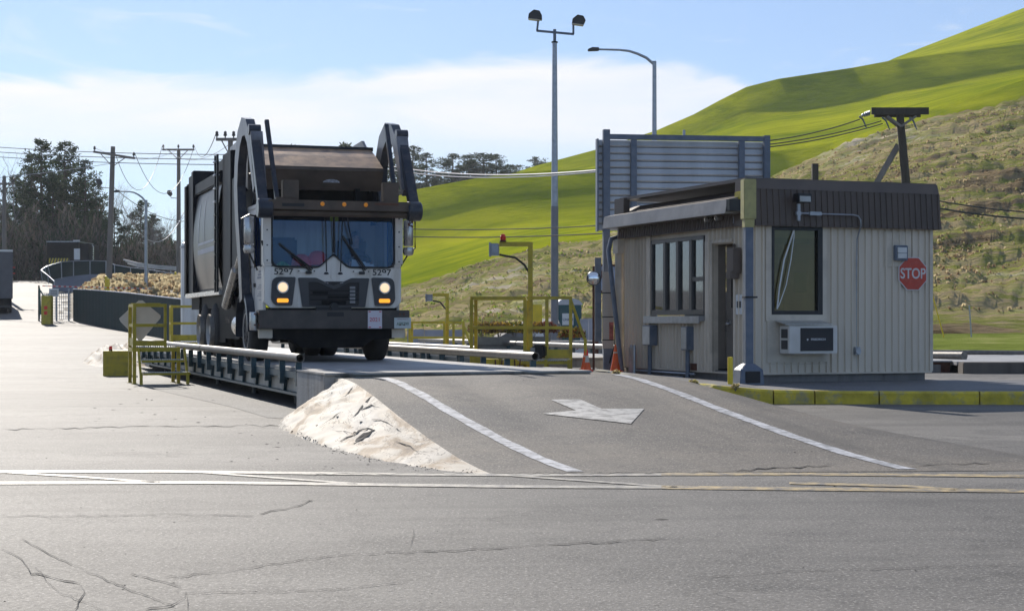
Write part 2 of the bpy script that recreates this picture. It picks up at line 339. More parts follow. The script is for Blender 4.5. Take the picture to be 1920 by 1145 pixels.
def strip(pf, n, w, name, m):          # pf(u) -> (left point, right point)
    b = MB()
    for i in range(n + 1):
        a, c = pf(i / n); b.v += [tuple(a), tuple(c)]
    b.f = [(2 * i, 2 * i + 1, 2 * i + 3, 2 * i + 2) for i in range(n)]; b.m = [0] * n
    return tag(b.build(name, m, smooth=True), kind='structure')
def jit(t, s, a): return a * (math.sin(t * 37 + s) + .6 * math.sin(t * 91 + 2 * s))
for s0, s1, w, sd_ in ((.12, .175, .034, 1), (.90, .85, .034, 5)):
    strip(lambda t: (ramp_pt(s0 + (s1 - s0) * t - w / 2 + jit(t, sd_, .0012), .02 + .965 * t, .005), ramp_pt(s0 + (s1 - s0) * t + w / 2 + jit(t, sd_ + 3, .0012), .02 + .965 * t, .005)), 60, w, 'lane_line', M_LINEW)

# ---- light coloured side slope of the ramp
def slope():
    m = bpy.data.materials.new('lime washed embankment'); m.use_nodes = True; t = m.node_tree; bs = t.nodes['Principled BSDF']; nd = t.nodes.new; lk = t.links.new
    tc = nd('ShaderNodeTexCoord')
    def noise(s, d, r, v, dist=0):
        n = nd('ShaderNodeTexNoise'); n.inputs['Scale'].default_value = s; n.inputs['Detail'].default_value = d; n.inputs['Roughness'].default_value = r; n.inputs['Distortion'].default_value = dist; lk(v, n.inputs['Vector']); return n.outputs[0]
    mp = nd('ShaderNodeMapping'); mp.inputs['Scale'].default_value = (1.3, .35, 1.2); mp.inputs['Rotation'].default_value = (0, 0, R(30)); lk(tc.outputs['Object'], mp.inputs[0])
    a = noise(1.7, 10, .62, mp.outputs[0], .8); c0 = noise(2.6, 5, .6, mp.outputs[0], .4)
    ab = nd('ShaderNodeMath'); ab.operation = 'SUBTRACT'; lk(c0, ab.inputs[0]); ab.inputs[1].default_value = .47; ab2 = nd('ShaderNodeMath'); ab2.operation = 'ABSOLUTE'; lk(ab.outputs[0], ab2.inputs[0])
    cr_ = nd('ShaderNodeMapRange'); cr_.inputs[1].default_value = .0; cr_.inputs[2].default_value = .012; cr_.inputs[3].default_value = .8; cr_.inputs[4].default_value = .0; lk(ab2.outputs[0], cr_.inputs[0]); c = cr_.outputs[0]
    r = nd('ShaderNodeValToRGB'); lk(a, r.inputs[0]); e = r.color_ramp.elements
    e[0].position = .30; e[0].color = (.10, .065, .038, 1); e[1].position = .43; e[1].color = (.32, .23, .14, 1)
    q = e.new(.50); q.color = (.50, .44, .35, 1); q = e.new(.72); q.color = (.58, .54, .47, 1)
    r2 = nd('ShaderNodeMapRange'); r2.inputs[1].default_value = .0; r2.inputs[2].default_value = .8; r2.inputs[4].default_value = .85; lk(c, r2.inputs[0])
    mx = nd('ShaderNodeMix'); mx.data_type = 'RGBA'; lk(r2.outputs[0], mx.inputs[0]); lk(r.outputs[0], mx.inputs[6]); mx.inputs[7].default_value = (.09, .06, .04, 1)
    lk(mx.outputs[2], bs.inputs['Base Color']); bs.inputs['Roughness'].default_value = .75
    bp = nd('ShaderNodeBump'); bp.inputs['Strength'].default_value = .7; bp.inputs['Distance'].default_value = .05; lk(a, bp.inputs['Height']); lk(bp.outputs[0], bs.inputs['Normal'])
    M_SL = m
    toe = [(-2.62, 23.2), (-2.95, 22.6), (-3.0, 21.4), (-2.82, 20.1), (-2.3, 18.2), (-1.85, 16.9), (-1.3, 15.6), (-.75, 14.6), (-.2, 13.95)]
    b = MB(); n, k = 90, 26
    for i in range(n + 1):
        u = i / n; q = u * (len(toe) - 1); j = min(int(q), len(toe) - 2); f = q - j
        tx = toe[j][0] * (1 - f) + toe[j + 1][0] * f; ty = toe[j][1] * (1 - f) + toe[j + 1][1] * f
        tt = max(0, (u - .08) / .92) ** 1.15; c = ramp_pt(.0, tt, .002)
        if u < .08: c = Vector((-2.45, 22.6, .52)).lerp(c, u / .08)
        for jj in range(k + 1):
            v = jj / k
            x = c.x + (tx - c.x) * v; y = c.y + (ty - c.y) * v
            z = c.z * (1 - v) ** (.75) if True else 0
            nz = .026 * math.sin(x * 9 + y * 3 + 4 * math.sin(y * 2)) * math.sin(y * 5.3 + x * 7) + .016 * math.sin(x * 23 + 1.7 * y) * math.cos(y * 17)
            z += nz * min(1, c.z * 3) * math.sin(math.pi * v) ** .6 * 1.1
            b.v.append((x + .03 * math.sin(y * 13) * v, y, z - (.01 if jj == k else 0)))
    b.f = [(i * (k + 1) + j, i * (k + 1) + j + 1, (i + 1) * (k + 1) + j + 1, (i + 1) * (k + 1) + j) for i in range(n) for j in range(k)]; b.m = [0] * len(b.f)
    o = tag(b.build('embankment', M_SL, smooth=True), kind='structure')
    return o, M_SL
SLOPE, M_SL = slope()

# ray casting from the eye onto what has been built, to lay marks on the road
def bvh(objs):
    vs, fs = [], []
    for o in objs:
        k = len(vs); vs += [v.co.copy() for v in o.data.vertices]; fs += [tuple(i + k for i in p.vertices) for p in o.data.polygons]
    return BVHTree.FromPolygons(vs, fs)
BV = bvh([GND, RAMP, SLOPE])
def hit(px, py, dz=.006):
    h = BV.ray_cast(Vector((0, 0, H)), (P(px, py, 10) - Vector((0, 0, H))).normalized())
    return h[0] + Vector((0, 0, dz)) if h[0] is not None else PZ(px, py) + Vector((0, 0, dz))
def dense(poly, n=6):
    out = []
    for i in range(len(poly)):
        a, c = poly[i], poly[(i + 1) % len(poly)]
        out += [(a[0] + (c[0] - a[0]) * k / n, a[1] + (c[1] - a[1]) * k / n) for k in range(n)]
    return out
def quad_mark(b, q, n=8):               # bilinear patch laid on the surface
    o = len(b.v)
    for j in range(n + 1):
        for i in range(n + 1):
            u, v = i / n, j / n
            x = (q[0][0] * (1 - u) + q[1][0] * u) * (1 - v) + (q[3][0] * (1 - u) + q[2][0] * u) * v
            y = (q[0][1] * (1 - u) + q[1][1] * u) * (1 - v) + (q[3][1] * (1 - u) + q[2][1] * u) * v
            b.v.append(tuple(hit(x, y, .008)))
    for j in range(n):
        for i in range(n): b.f.append((o + j * (n + 1) + i, o + j * (n + 1) + i + 1, o + (j + 1) * (n + 1) + i + 1, o + (j + 1) * (n + 1) + i)); b.m.append(0)
b = MB(); quad_mark(b, [(1033, 750), (1087, 749), (1128, 767), (1080, 770)])
quad_mark(b, [(1080, 770), (1128, 767), (1208, 767), (1183, 795)])
quad_mark(b, [(1016, 776), (1016.5, 776), (1080, 770), (1183, 795)], 8)
M_ARROW = mat('worn arrow paint', (.50, .48, .44), .65, var=.2, scale=7, bump=.3, bscale=60, dirt=(.12, .115, .105), dirt_amt=.9, dscale=7, dlo=.42)
tag(b.build('arrow_marking', M_ARROW, smooth=True), kind='structure')
# lines across the road in front
def pline(pts, wpx, name, m, n=40):
    def pf(u):
        q = u * (len(pts) - 1); j = min(int(q), len(pts) - 2); f = q - j
        x = pts[j][0] * (1 - f) + pts[j + 1][0] * f; y = pts[j][1] * (1 - f) + pts[j + 1][1] * f
        w = wpx if not isinstance(wpx, tuple) else wpx[0] + (wpx[1] - wpx[0]) * u
        return hit(x, y - w / 2), hit(x, y + w / 2)
    return strip(pf, n, 0, name, m)
M_LINEC = mat('cream road paint', (.42, .38, .30), .55, var=.2, scale=9, bump=.3, bscale=70, dirt=(.13, .12, .11), dirt_amt=.95, dscale=8, dlo=.42)
pline([(-1500, 872), (0, 885), (300, 884), (700, 889), (1000, 891), (1240, 890)], 4.6, 'road_line', M_LINEC)
pline([(1240, 889.4), (1500, 889), (1920, 893), (3400, 909)], 5, 'road_line', M_LINEY)
pline([(-1500, 893), (0, 906), (400, 905), (700, 909), (1000, 913), (1240, 914)], 5, 'road_line', M_LINEC)
pline([(1240, 914), (1500, 917), (1920, 921), (3400, 940)], 6, 'road_line', M_LINEY)
pline([(10, 886), (130, 893), (300, 905)], 2.8, 'road_line', M_LINEC, 16)
pline([(380, 886), (500, 895), (680, 908)], 2.8, 'road_line', M_LINEC, 16)
pline([(960, 892), (1100, 902), (1270, 914)], 2.8, 'road_line', M_LINEC, 16)
pline([(1480, 906), (1700, 912), (1800, 919)], 4, 'road_line', M_LINEY, 16)
# cracks, tar seams and clods on the asphalt
M_CRACK = mat('crack dirt', (.022, .02, .018), .95, var=.3)
def crack(pts, wpx, jy=2.0, n=24):
    r_ = random.Random(int(pts[0][0] * 7 + pts[0][1])); nodes = []
    for (x0, y0), (x1, y1) in zip(pts, pts[1:]):
        m_ = max(2, int(abs(x1 - x0) + abs(y1 - y0)) // 14)
        for k in range(m_): f = k / m_; nodes.append((x0 + (x1 - x0) * f + r_.uniform(-3, 3), y0 + (y1 - y0) * f + r_.uniform(-jy, jy)))
    nodes.append(pts[-1]); b = MB()
    for i, (x, y) in enumerate(nodes):
        d = (nodes[min(i + 1, len(nodes) - 1)][0] - nodes[max(i - 1, 0)][0], nodes[min(i + 1, len(nodes) - 1)][1] - nodes[max(i - 1, 0)][1])
        L = math.hypot(*d) or 1; nx, ny = -d[1] / L, d[0] / L; w = wpx * r_.uniform(.2, 1.1) * .34 * (.2 if i in (0, len(nodes) - 1) else 1)
        b.v += [tuple(hit(x - nx * w, y - ny * w * .8, .007)), tuple(hit(x + nx * w, y + ny * w * .8, .007))]
    b.f = [(2 * i, 2 * i + 1, 2 * i + 3, 2 * i + 2) for i in range(len(nodes) - 1)]; b.m = [0] * len(b.f)
    tag(b.build('road_crack', M_CRACK), kind='structure')
for pts, w in (([(0, 968), (150, 968), (320, 964), (480, 968)], 1.4), ([(484, 966), (520, 958), (550, 952), (582, 940), (585, 937)], 2.6),
               ([(40, 1010), (90, 1038), (180, 1080), (330, 1140)], 2.4), ([(310, 1084), (420, 1072), (560, 1050), (600, 1046), (700, 1038), (900, 1030), (1250, 1010)], 2),
               ([(0, 1030), (30, 1040), (60, 1075), (120, 1090), (150, 1095)], 3), ([(150, 1095), (160, 1112), (145, 1130), (140, 1145)], 3.2),
               ([(270, 1145), (320, 1135), (345, 1125), (348, 1112)], 3.4), ([(348, 1112), (352, 1145)], 3.4), ([(345, 1112), (480, 1112), (640, 1104), (760, 1090)], 1.4),
               ([(240, 1075), (300, 1090), (340, 1102)], 2.5), ([(60, 1060), (110, 1110), (200, 1150)], 1.6),
               ([(0, 806), (180, 802), (330, 799), (520, 798), (540, 799)], 1.8), ([(770, 1030), (778, 1000), (775, 990)], 1.6),
               ([(1380, 884), (1420, 880), (1500, 876), (1560, 872)], 3.5), ([(1700, 876), (1780, 870), (1860, 868)], 2), ([(1300, 1085), (1500, 1070), (1920, 1060)], 1.3),
               ([(640, 828), (660, 815), (690, 804), (700, 806)], 5), ([(560, 890), (900, 889)], 1.5), ([(655, 790), (672, 770), (690, 752), (700, 742)], 5), ([(676, 770), (698, 760), (712, 764)], 5), ([(700, 785), (725, 792), (752, 810)], 3), ([(622, 806), (660, 812), (668, 810)], 3), ([(640, 745), (655, 738), (662, 726)], 4), ([(740, 826), (770, 836), (785, 848)], 2.5), ([(600, 800), (622, 784), (640, 772)], 3), ([(662, 832), (690, 812), (703, 806)], 11), ([(668, 826), (684, 814), (700, 807)], 9), ([(920, 888), (1100, 889), (1400, 884)], 2.0)):
    crack(pts, w)
b = MB(); r_ = random.Random(3)
spots = [(275, 749, 4, 2), (285, 750, 3, 2), (290, 777, 6, 1.5), (372, 792, 8, 2), (500, 832, 6, 1.5), (520, 838, 9, 1.5), (522, 830, 3, 2), (560, 834, 4, 1), (690, 871, 6, 2), (735, 880, 9, 1.5), (450, 812, 8, 1), (1240, 973, 22, 1.5),
         (1148, 713, 2, 1.5), (982, 713, 2, 1.5), (1490, 848, 5, 2), (1522, 846, 4, 1.5)] + [(r_.uniform(60, 700), r_.uniform(720, 880), r_.uniform(1.5, 7), r_.uniform(.7, 1.8)) for _ in range(46)] + [(r_.uniform(0, 1900), r_.uniform(910, 1140), r_.uniform(1.5, 6), r_.uniform(.7, 2)) for _ in range(40)]
for k_ in range(150):
    u_ = r_.random(); tx_ = interp(u_, [(0, 545), (.3, 620), (.6, 740), (1, 930)]); ty_ = interp(u_, [(0, 798), (.3, 840), (.6, 869), (1, 890)]); spots.append((tx_ - abs(r_.gauss(0, 10)), ty_ + abs(r_.gauss(0, 4)) - 2, r_.uniform(.6, 3.2), r_.uniform(.8, 2.4)))
for k_ in range(120): spots.append((r_.uniform(930, 1900), r_.uniform(884, 889), r_.uniform(.5, 2.2), r_.uniform(.5, 1.2)))
for x, y, w, h in spots:
    c = hit(x, y, 0); s = c.y / F; o = len(b.v); n = 7; rx, ry, rz = w * s, w * s * r_.uniform(.6, 1.6), h * s * .8
    b.v.append((c.x, c.y, c.z + rz))
    for k in range(n): t = 6.283 * k / n; q = r_.uniform(.6, 1.1); b.v.append((c.x + rx * math.cos(t) * q, c.y + ry * math.sin(t) * q, c.z - .002))
    for k in range(n): b.f.append((o, o + 1 + k, o + 1 + (k + 1) % n)); b.m.append(0)
tag(b.build('road_debris', mat('dark clods', (.03, .026, .022), .95, var=.3)), kind='stuff', label='small dark clods and crumbs scattered on the asphalt', cat='debris')

# darker coarse strip beside the weighbridge, laid as its own sheet
b = MB()
q = [(-3.3, 26.0), (-3.0, 22.6), (-5.6, 29.0), (-9.6, 37.5), (-7.0, 36.6)]
def sheet(poly, z, name, m):
    b = MB(); b.v = [(x, y, z) for x, y in poly]; b.f = [tuple(range(len(poly)))]; b.m = [0]; return tag(b.build(name, m), kind='structure')
sheet([(-3.0, 24.1), (-2.9, 21.9), (-3.3, 22.3), (-4.3, 25.2), (-5.9, 29.2), (-8.3, 35.4), (-7.0, 36.6)], .004, 'asphalt_patch', M_PATCH)
# apron between weighbridge and booth, pad and kerb
curb = [(1.5, 30.6, .40), (1.82, 28.2, .40), (2.46, 26.85, .35), (3.16, 25.95, .29), (4.05, 25.95, .22), (5.2, 25.95, .2), (6.25, 25.85, .2), (8.05, 25.75, .2), (16, 25.7, .2)]
b = MB()
b.v = [(1.13, 23.65, .5), (1.85, 23.9, .505), (2.26, 24.08, .43), (2.67, 24.26, .26), (3.09, 24.44, .08), (3.5, 24.6, -.02),
       (1.2, 27, .46), (1.9, 27.8, .40), (2.35, 26.9, .36), (2.75, 26.4, .28), (3.1, 26.0, .20), (3.6, 25.97, -.02), (1.5, 30.6, .38), (1.9, 36, .3), (-1.0, 46, .2), (-6.6, 46, .2), (-2.2, 34.0, .42)]
b.f = [(0, 1, 7, 6), (1, 2, 8, 7), (2, 3, 9, 8), (3, 4, 10, 9), (4, 5, 11, 10), (0, 6, 16), (6, 7, 12, 16), (16, 12, 13), (16, 13, 14, 15)]; b.m = [0] * 9; tag(b.build('apron', M_RAMP, smooth=True), kind='structure')
b = MB()
back = [(1.7, 40, .25), (2.0, 36, .26), (2.6, 33.5, .24), (3.4, 31.5, .22), (4.2, 29.6, .205), (5.2, 29.9, .2), (6.3, 30.3, .2), (8.2, 31, .2), (16, 31, .2)]
b.v = [(x, y + .05, z) for x, y, z in curb] + back; n = len(curb)
b.f = [(i, i + 1, n + i + 1, n + i) for i in range(n - 1)]; b.m = [0] * len(b.f)
M_PAD = asphalt('pad asphalt', (.10, .10, .105), (.13, .13, .135), (.07, .07, .07), rough=.7)
tag(b.build('pavement', M_PAD), kind='structure')
sheet([(2.0, 36), (4.4, 29.9), (8.6, 31.2), (7, 38)], .18, 'pavement', M_FOUND)
M_CURBY = mat('chipped yellow kerb', (.60, .46, .04), .7, var=.3, scale=4, bump=.5, bscale=25, dirt=(.30, .27, .20), dirt_amt=1, dscale=5, dlo=.50)
M_CURBG = mat('bare kerb', (.36, .34, .27), .8, var=.2, scale=4, bump=.5, bscale=25, dirt=(.22, .19, .06), dirt_amt=.6, dscale=4)
tot = [0]
for a, c in zip(curb, curb[1:]): tot.append(tot[-1] + math.hypot(c[0] - a[0], c[1] - a[1]))
def cpt(d):
    d = min(max(d, 0), tot[-1] - 1e-6); i = max(k for k in range(len(tot) - 1) if tot[k] <= d); f = (d - tot[i]) / (tot[i + 1] - tot[i])
    a, c = Vector(curb[i]), Vector(curb[i + 1]); return a.lerp(c, f), (c - a).to_2d().normalized()
d = 0; k = 0; Ls = [1.2, 1.3, .8, .9, .5, 1.3, .65, 1.0, 1.55, 1.55, 1.5, 1.5, 1.5, 1.5, 1.5]
b = MB()
for L in Ls:
    if d + L > tot[-1]: break
    o = len(b.v); n = 4
    for i in range(n + 1):
        p, t = cpt(d + .01 + (L - .02) * i / n); nrm = Vector((t.y, -t.x))
        for w, z in ((0, -.05), (0, p.z - .03), (-.03, p.z), (-.17, p.z), (-.17, -.05)):
            b.v.append((p.x + nrm.x * w, p.y + nrm.y * w, z + (.003 if w < -.02 else 0)))
    b.mi = 1 if d > 4.5 else 0
    for i in range(n):
        for j in range(4): b.f.append((o + i * 5 + j, o + i * 5 + j + 1, o + (i + 1) * 5 + j + 1, o + (i + 1) * 5 + j)); b.m.append(b.mi)
    b.f += [tuple(o + j for j in range(5)), tuple(o + n * 5 + j for j in range(5))]; b.m += [b.mi] * 2
    d += L
tag(b.build('kerb', [M_CURBG, M_CURBY]), kind='structure')

# ------------------------------------------------------------------ hill
def PL(pts): return lambda x: interp(x, pts)
LA = PL([(300, 600), (500, 590), (700, 560), (760, 543), (850, 512), (930, 483), (1040, 458), (1120, 445), (1250, 400), (1380, 352), (1450, 330), (1540, 292), (1620, 262), (1700, 238), (1800, 212), (1920, 188), (2300, 100)])
LB = PL([(300, 600), (420, 560), (560, 470), (700, 385), (780, 355), (900, 333), (1000, 321), (1120, 316), (1300, 300), (1440, 284), (1500, 279), (1560, 268), (1620, 250), (1700, 220), (1920, 150), (2300, 60)])
LC = PL([(300, 600), (560, 500), (700, 420), (900, 345), (1000, 312), (1060, 296), (1120, 280), (1230, 245), (1300, 215), (1350, 188), (1400, 163), (1460, 148), (1600, 127), (1680, 112), (1800, 98), (1920, 84), (2300, 50)])
LD = PL([(300, 610), (900, 400), (1200, 290), (1400, 220), (1600, 145), (1680, 108), (1800, 62), (1920, 15), (2300, -120)])
def hill():
    pxs = list(np.arange(300, 2320, 5.0)) + list(np.arange(2340, 4700, 40.0)); prof = []
    Ys = [54, 60, 66, 72, 78] + [84 + 1.0 * i for i in range(83)] + [ 169, 173, 178, 184, 192, 200, 208, 215, 221, 226, 230, 234, 238, 243, 250, 258, 268, 280, 290, 300, 308, 315, 321, 326, 331, 337, 345, 358, 375, 395, 412, 425, 440, 470]
    v = []
    for Y in Ys:
        for px in pxs:
            a, bb, c, dd = LA(px), LB(px), LC(px), LD(px)
            zA = H + (HY - a) * 166 / F; zB = H + (HY - bb) * 234 / F; zC = H + (HY - c) * 326 / F; zD = H + (HY - dd) * 425 / F
            base = .25 if px > 700 else -.5
            if Y <= 166:
                zb = interp(px, [(300, -.4), (760, -.1), (1050, .05), (1500, .6), (2300, .8)]); u = max(0, (Y - 84) / 82); w = u ** 1.15 if px < 1300 else u ** .95; z = zb + (zA - zb) * w if Y > 84 else zb - .9 * (1 - (Y - 54) / 30) * (1 if px > 1400 else 1.5)
                if Y <= 84 and px > 1600: z = .05 + (zb - .05) * ((Y - 54) / 30)
            elif Y <= 234:
                u = (Y - 166) / 68; hw_ = sm(1370, 1440, px) * (1 - sm(1545, 1590, px)); q1 = .50 * (1 - hw_) + .08 * hw_; s = q1 * u + (1 - q1) * (.65 * sm(.74 + .02 * hw_, 1.0, u) + .35 * sm(.93, 1, u))
                z = zA + (zB - zA) * s - .5 * math.exp(-((Y - 171) / 4) ** 2)
            elif Y <= 326:
                u = (Y - 234) / 92; kq = .27; s = (1 - kq) * u + kq * (.45 * sm(.86, 1, u) + .55 * sm(.955, 1, u)) - .02 * math.exp(-((u - .06) / .05) ** 2); z = zB + (max(zC, zB - 3) - zB) * s if zC > zB - 3 else zB + (zC - zB) * u
            else:
                u = min(1, (Y - 326) / 99); s = .5 * u + .5 * sm(.4, 1, u); z = zC + (zD - zC) * (.75 * u + .25 * s)
                if Y > 425: z = zD - (Y - 425) * .15
            X = (px - CX) / F * Y
            rough_ = sm(84, 92, Y) * (1 - sm(164, 170, Y)) * sm(700, 760, px)
            if rough_ > 0:
                q = Vector((X * .16 + Y * .02, Y * .42 - X * .05, 0)); z += rough_ * (.20 * math.sin(Y * 1.25 + X * .05 + 2.2 * mnoise.noise(q * .6)) + .55 * mnoise.fractal(q, .9, 2.1, 4) + .28 * mnoise.fractal(q * 5.5, .8, 2, 3))
            v.append((X, Y, z))
    nx = len(pxs); f = [(j * nx + i, j * nx + i + 1, (j + 1) * nx + i + 1, (j + 1) * nx + i) for j in range(len(Ys) - 1) for i in range(nx - 1)]
    me = bpy.data.meshes.new('hill'); me.from_pydata(v, [], f)
    me.polygons.foreach_set('use_smooth', [True] * len(f))
    mi = []
    for j in range(len(Ys) - 1):
        for i in range(nx - 1): mi.append((2 if Ys[j] < 84 else 0) if Ys[j] < 166 else 1)
    # materials
    def mk(name, cols, sc, stretch, bump, bsc, rough=.85):
        m = bpy.data.materials.new(name); m.use_nodes = True; t = m.node_tree; bs = t.nodes['Principled BSDF']; nd = t.nodes.new; lk = t.links.new
        tc = nd('ShaderNodeTexCoord'); mp = nd('ShaderNodeMapping'); mp.inputs['Scale'].default_value = stretch; mp.inputs['Rotation'].default_value = (0, 0, R(-12)); lk(tc.outputs['Object'], mp.inputs[0])
        n = nd('ShaderNodeTexNoise'); n.inputs['Scale'].default_value = sc; n.inputs['Detail'].default_value = 10; n.inputs['Roughness'].default_value = .68; n.inputs['Distortion'].default_value = .3; lk(mp.outputs[0], n.inputs['Vector'])
        n0 = nd('ShaderNodeTexNoise'); n0.inputs['Scale'].default_value = .045; n0.inputs['Detail'].default_value = 4; lk(tc.outputs['Object'], n0.inputs['Vector'])
        av = nd('ShaderNodeMath'); av.operation = 'MULTIPLY_ADD'; lk(n0.outputs[0], av.inputs[0]); av.inputs[1].default_value = .7; lk(n.outputs[0], av.inputs[2])
        s2 = nd('ShaderNodeMath'); s2.operation = 'SUBTRACT'; lk(av.outputs[0], s2.inputs[0]); s2.inputs[1].default_value = .35
        r = nd('ShaderNodeValToRGB'); lk(s2.outputs[0], r.inputs[0]); e = r.color_ramp.elements
        e[0].position = cols[0][0]; e[0].color = (*cols[0][1], 1); e[1].position = cols[-1][0]; e[1].color = (*cols[-1][1], 1)
        for p_, c_ in cols[1:-1]: q = e.new(p_); q.color = (*c_, 1)
        lk(r.outputs[0], bs.inputs['Base Color']); bs.inputs['Roughness'].default_value = 1; bs.inputs['Specular IOR Level'].default_value = .0
        nb = nd('ShaderNodeTexNoise'); nb.inputs['Scale'].default_value = bsc; nb.inputs['Detail'].default_value = 6; nb.inputs['Roughness'].default_value = .7; lk(mp.outputs[0], nb.inputs['Vector'])
        bp = nd('ShaderNodeBump'); bp.inputs['Strength'].default_value = bump; bp.inputs['Distance'].default_value = .6; lk(nb.outputs[0], bp.inputs['Height']); lk(bp.outputs[0], bs.inputs['Normal'])
        return m
    mr = mk('rough bank grass', [(.28, (.12, .09, .05)), (.38, (.32, .24, .14)), (.45, (.27, .29, .06)), (.53, (.47, .36, .21)), (.6, (.36, .36, .11)), (.68, (.62, .53, .38))], .42, (.22, 1, 1), 1.0, 2.2)
    mg = mk('mown green grass', [(.28, (.14, .19, .004)), (.5, (.27, .30, .006)), (.70, (.40, .40, .012))], .30, (.3, 1, 1), .45, 2.0)
    mv = mk('verge grass', [(.3, (.12, .15, .03)), (.5, (.20, .24, .05)), (.7, (.33, .32, .12))], .6, (1, 1, 1), .5, 3)
    me.materials.append(mr); me.materials.append(mg); me.materials.append(mv); me.polygons.foreach_set('material_index', mi)
    o = bpy.data.objects.new('hill', me); C.objects.link(o); tag(o, kind='structure')
    return o, mr, mg
HILL, M_ROUGH, M_GREEN = hill()
# grass tufts on the near bank: one object
def tufts(name, npts, pxr, Yr, hgt, cols, label, zf=None, seed=1, dens=None):
    g = np.random.default_rng(seed); t = BVHTree.FromPolygons([v.co.copy() for v in HILL.data.vertices], [tuple(p.vertices) for p in HILL.data.polygons]) if zf is None else None
    v = []; f = []; mi = []
    for _ in range(npts):
        px = g.uniform(*pxr); Y = g.uniform(*Yr); X = (px - CX) / F * Y
        if dens and g.random() > dens(X, Y): continue
        if zf is None:
            h = t.ray_cast(Vector((X, Y, 200)), Vector((0, 0, -1)))
            if h[0] is None: continue
            z = h[0].z
        else: z = zf(X, Y)
        if z < gz(X, Y) - .1: continue
        c = int(g.integers(len(cols))); hh = hgt * g.uniform(.5, 1.5)
        for k in range(3):
            a = g.uniform(0, 3.14); w = hh * g.uniform(.4, .8); dx, dy = math.cos(a) * w, math.sin(a) * w; lx, ly = g.uniform(-.3, .3) * hh, g.uniform(-.3, .3) * hh
            o = len(v); v += [(X - dx, Y - dy, z - .05), (X + dx, Y + dy, z - .05), (X + dx * .7 + lx, Y + dy * .7 + ly, z + hh * g.uniform(.6, 1)), (X - dx * .5 + lx, Y - dy * .5 + ly, z + hh * g.uniform(.5, 1))]
            f.append((o, o + 1, o + 2, o + 3)); mi.append(c)
    me = bpy.data.meshes.new(name); me.from_pydata(v, [], f)
    for c in cols: me.materials.append(c)
    me.polygons.foreach_set('material_index', mi)
    o = bpy.data.objects.new(name, me); C.objects.link(o); return tag(o, label, 'grass', kind='stuff')
GC = [leafm('grass straw', (.55, .46, .28), .6), leafm('grass brown', (.36, .26, .15), .6), leafm('grass green', (.28, .36, .06), .6), leafm('grass olive', (.40, .36, .14), .6)]
dn = lambda X, Y: max(0.06, 1.6 * (mnoise.noise(Vector((X * .14, Y * .4, 3))) + .1))
tufts('bank_grass', 17000, (745, 1330), (86, 165), .12, [GC[0], GC[2], GC[2], GC[3], GC[3]], 'rough green and straw grass on the left part of the near bank', dens=dn)
tufts('bank_grass', 22000, (1230, 1960), (88, 165), .12, [GC[0], GC[0], GC[1], GC[1], GC[3]], 'dry brown and straw grass on the right part of the near bank', seed=4, dens=dn)
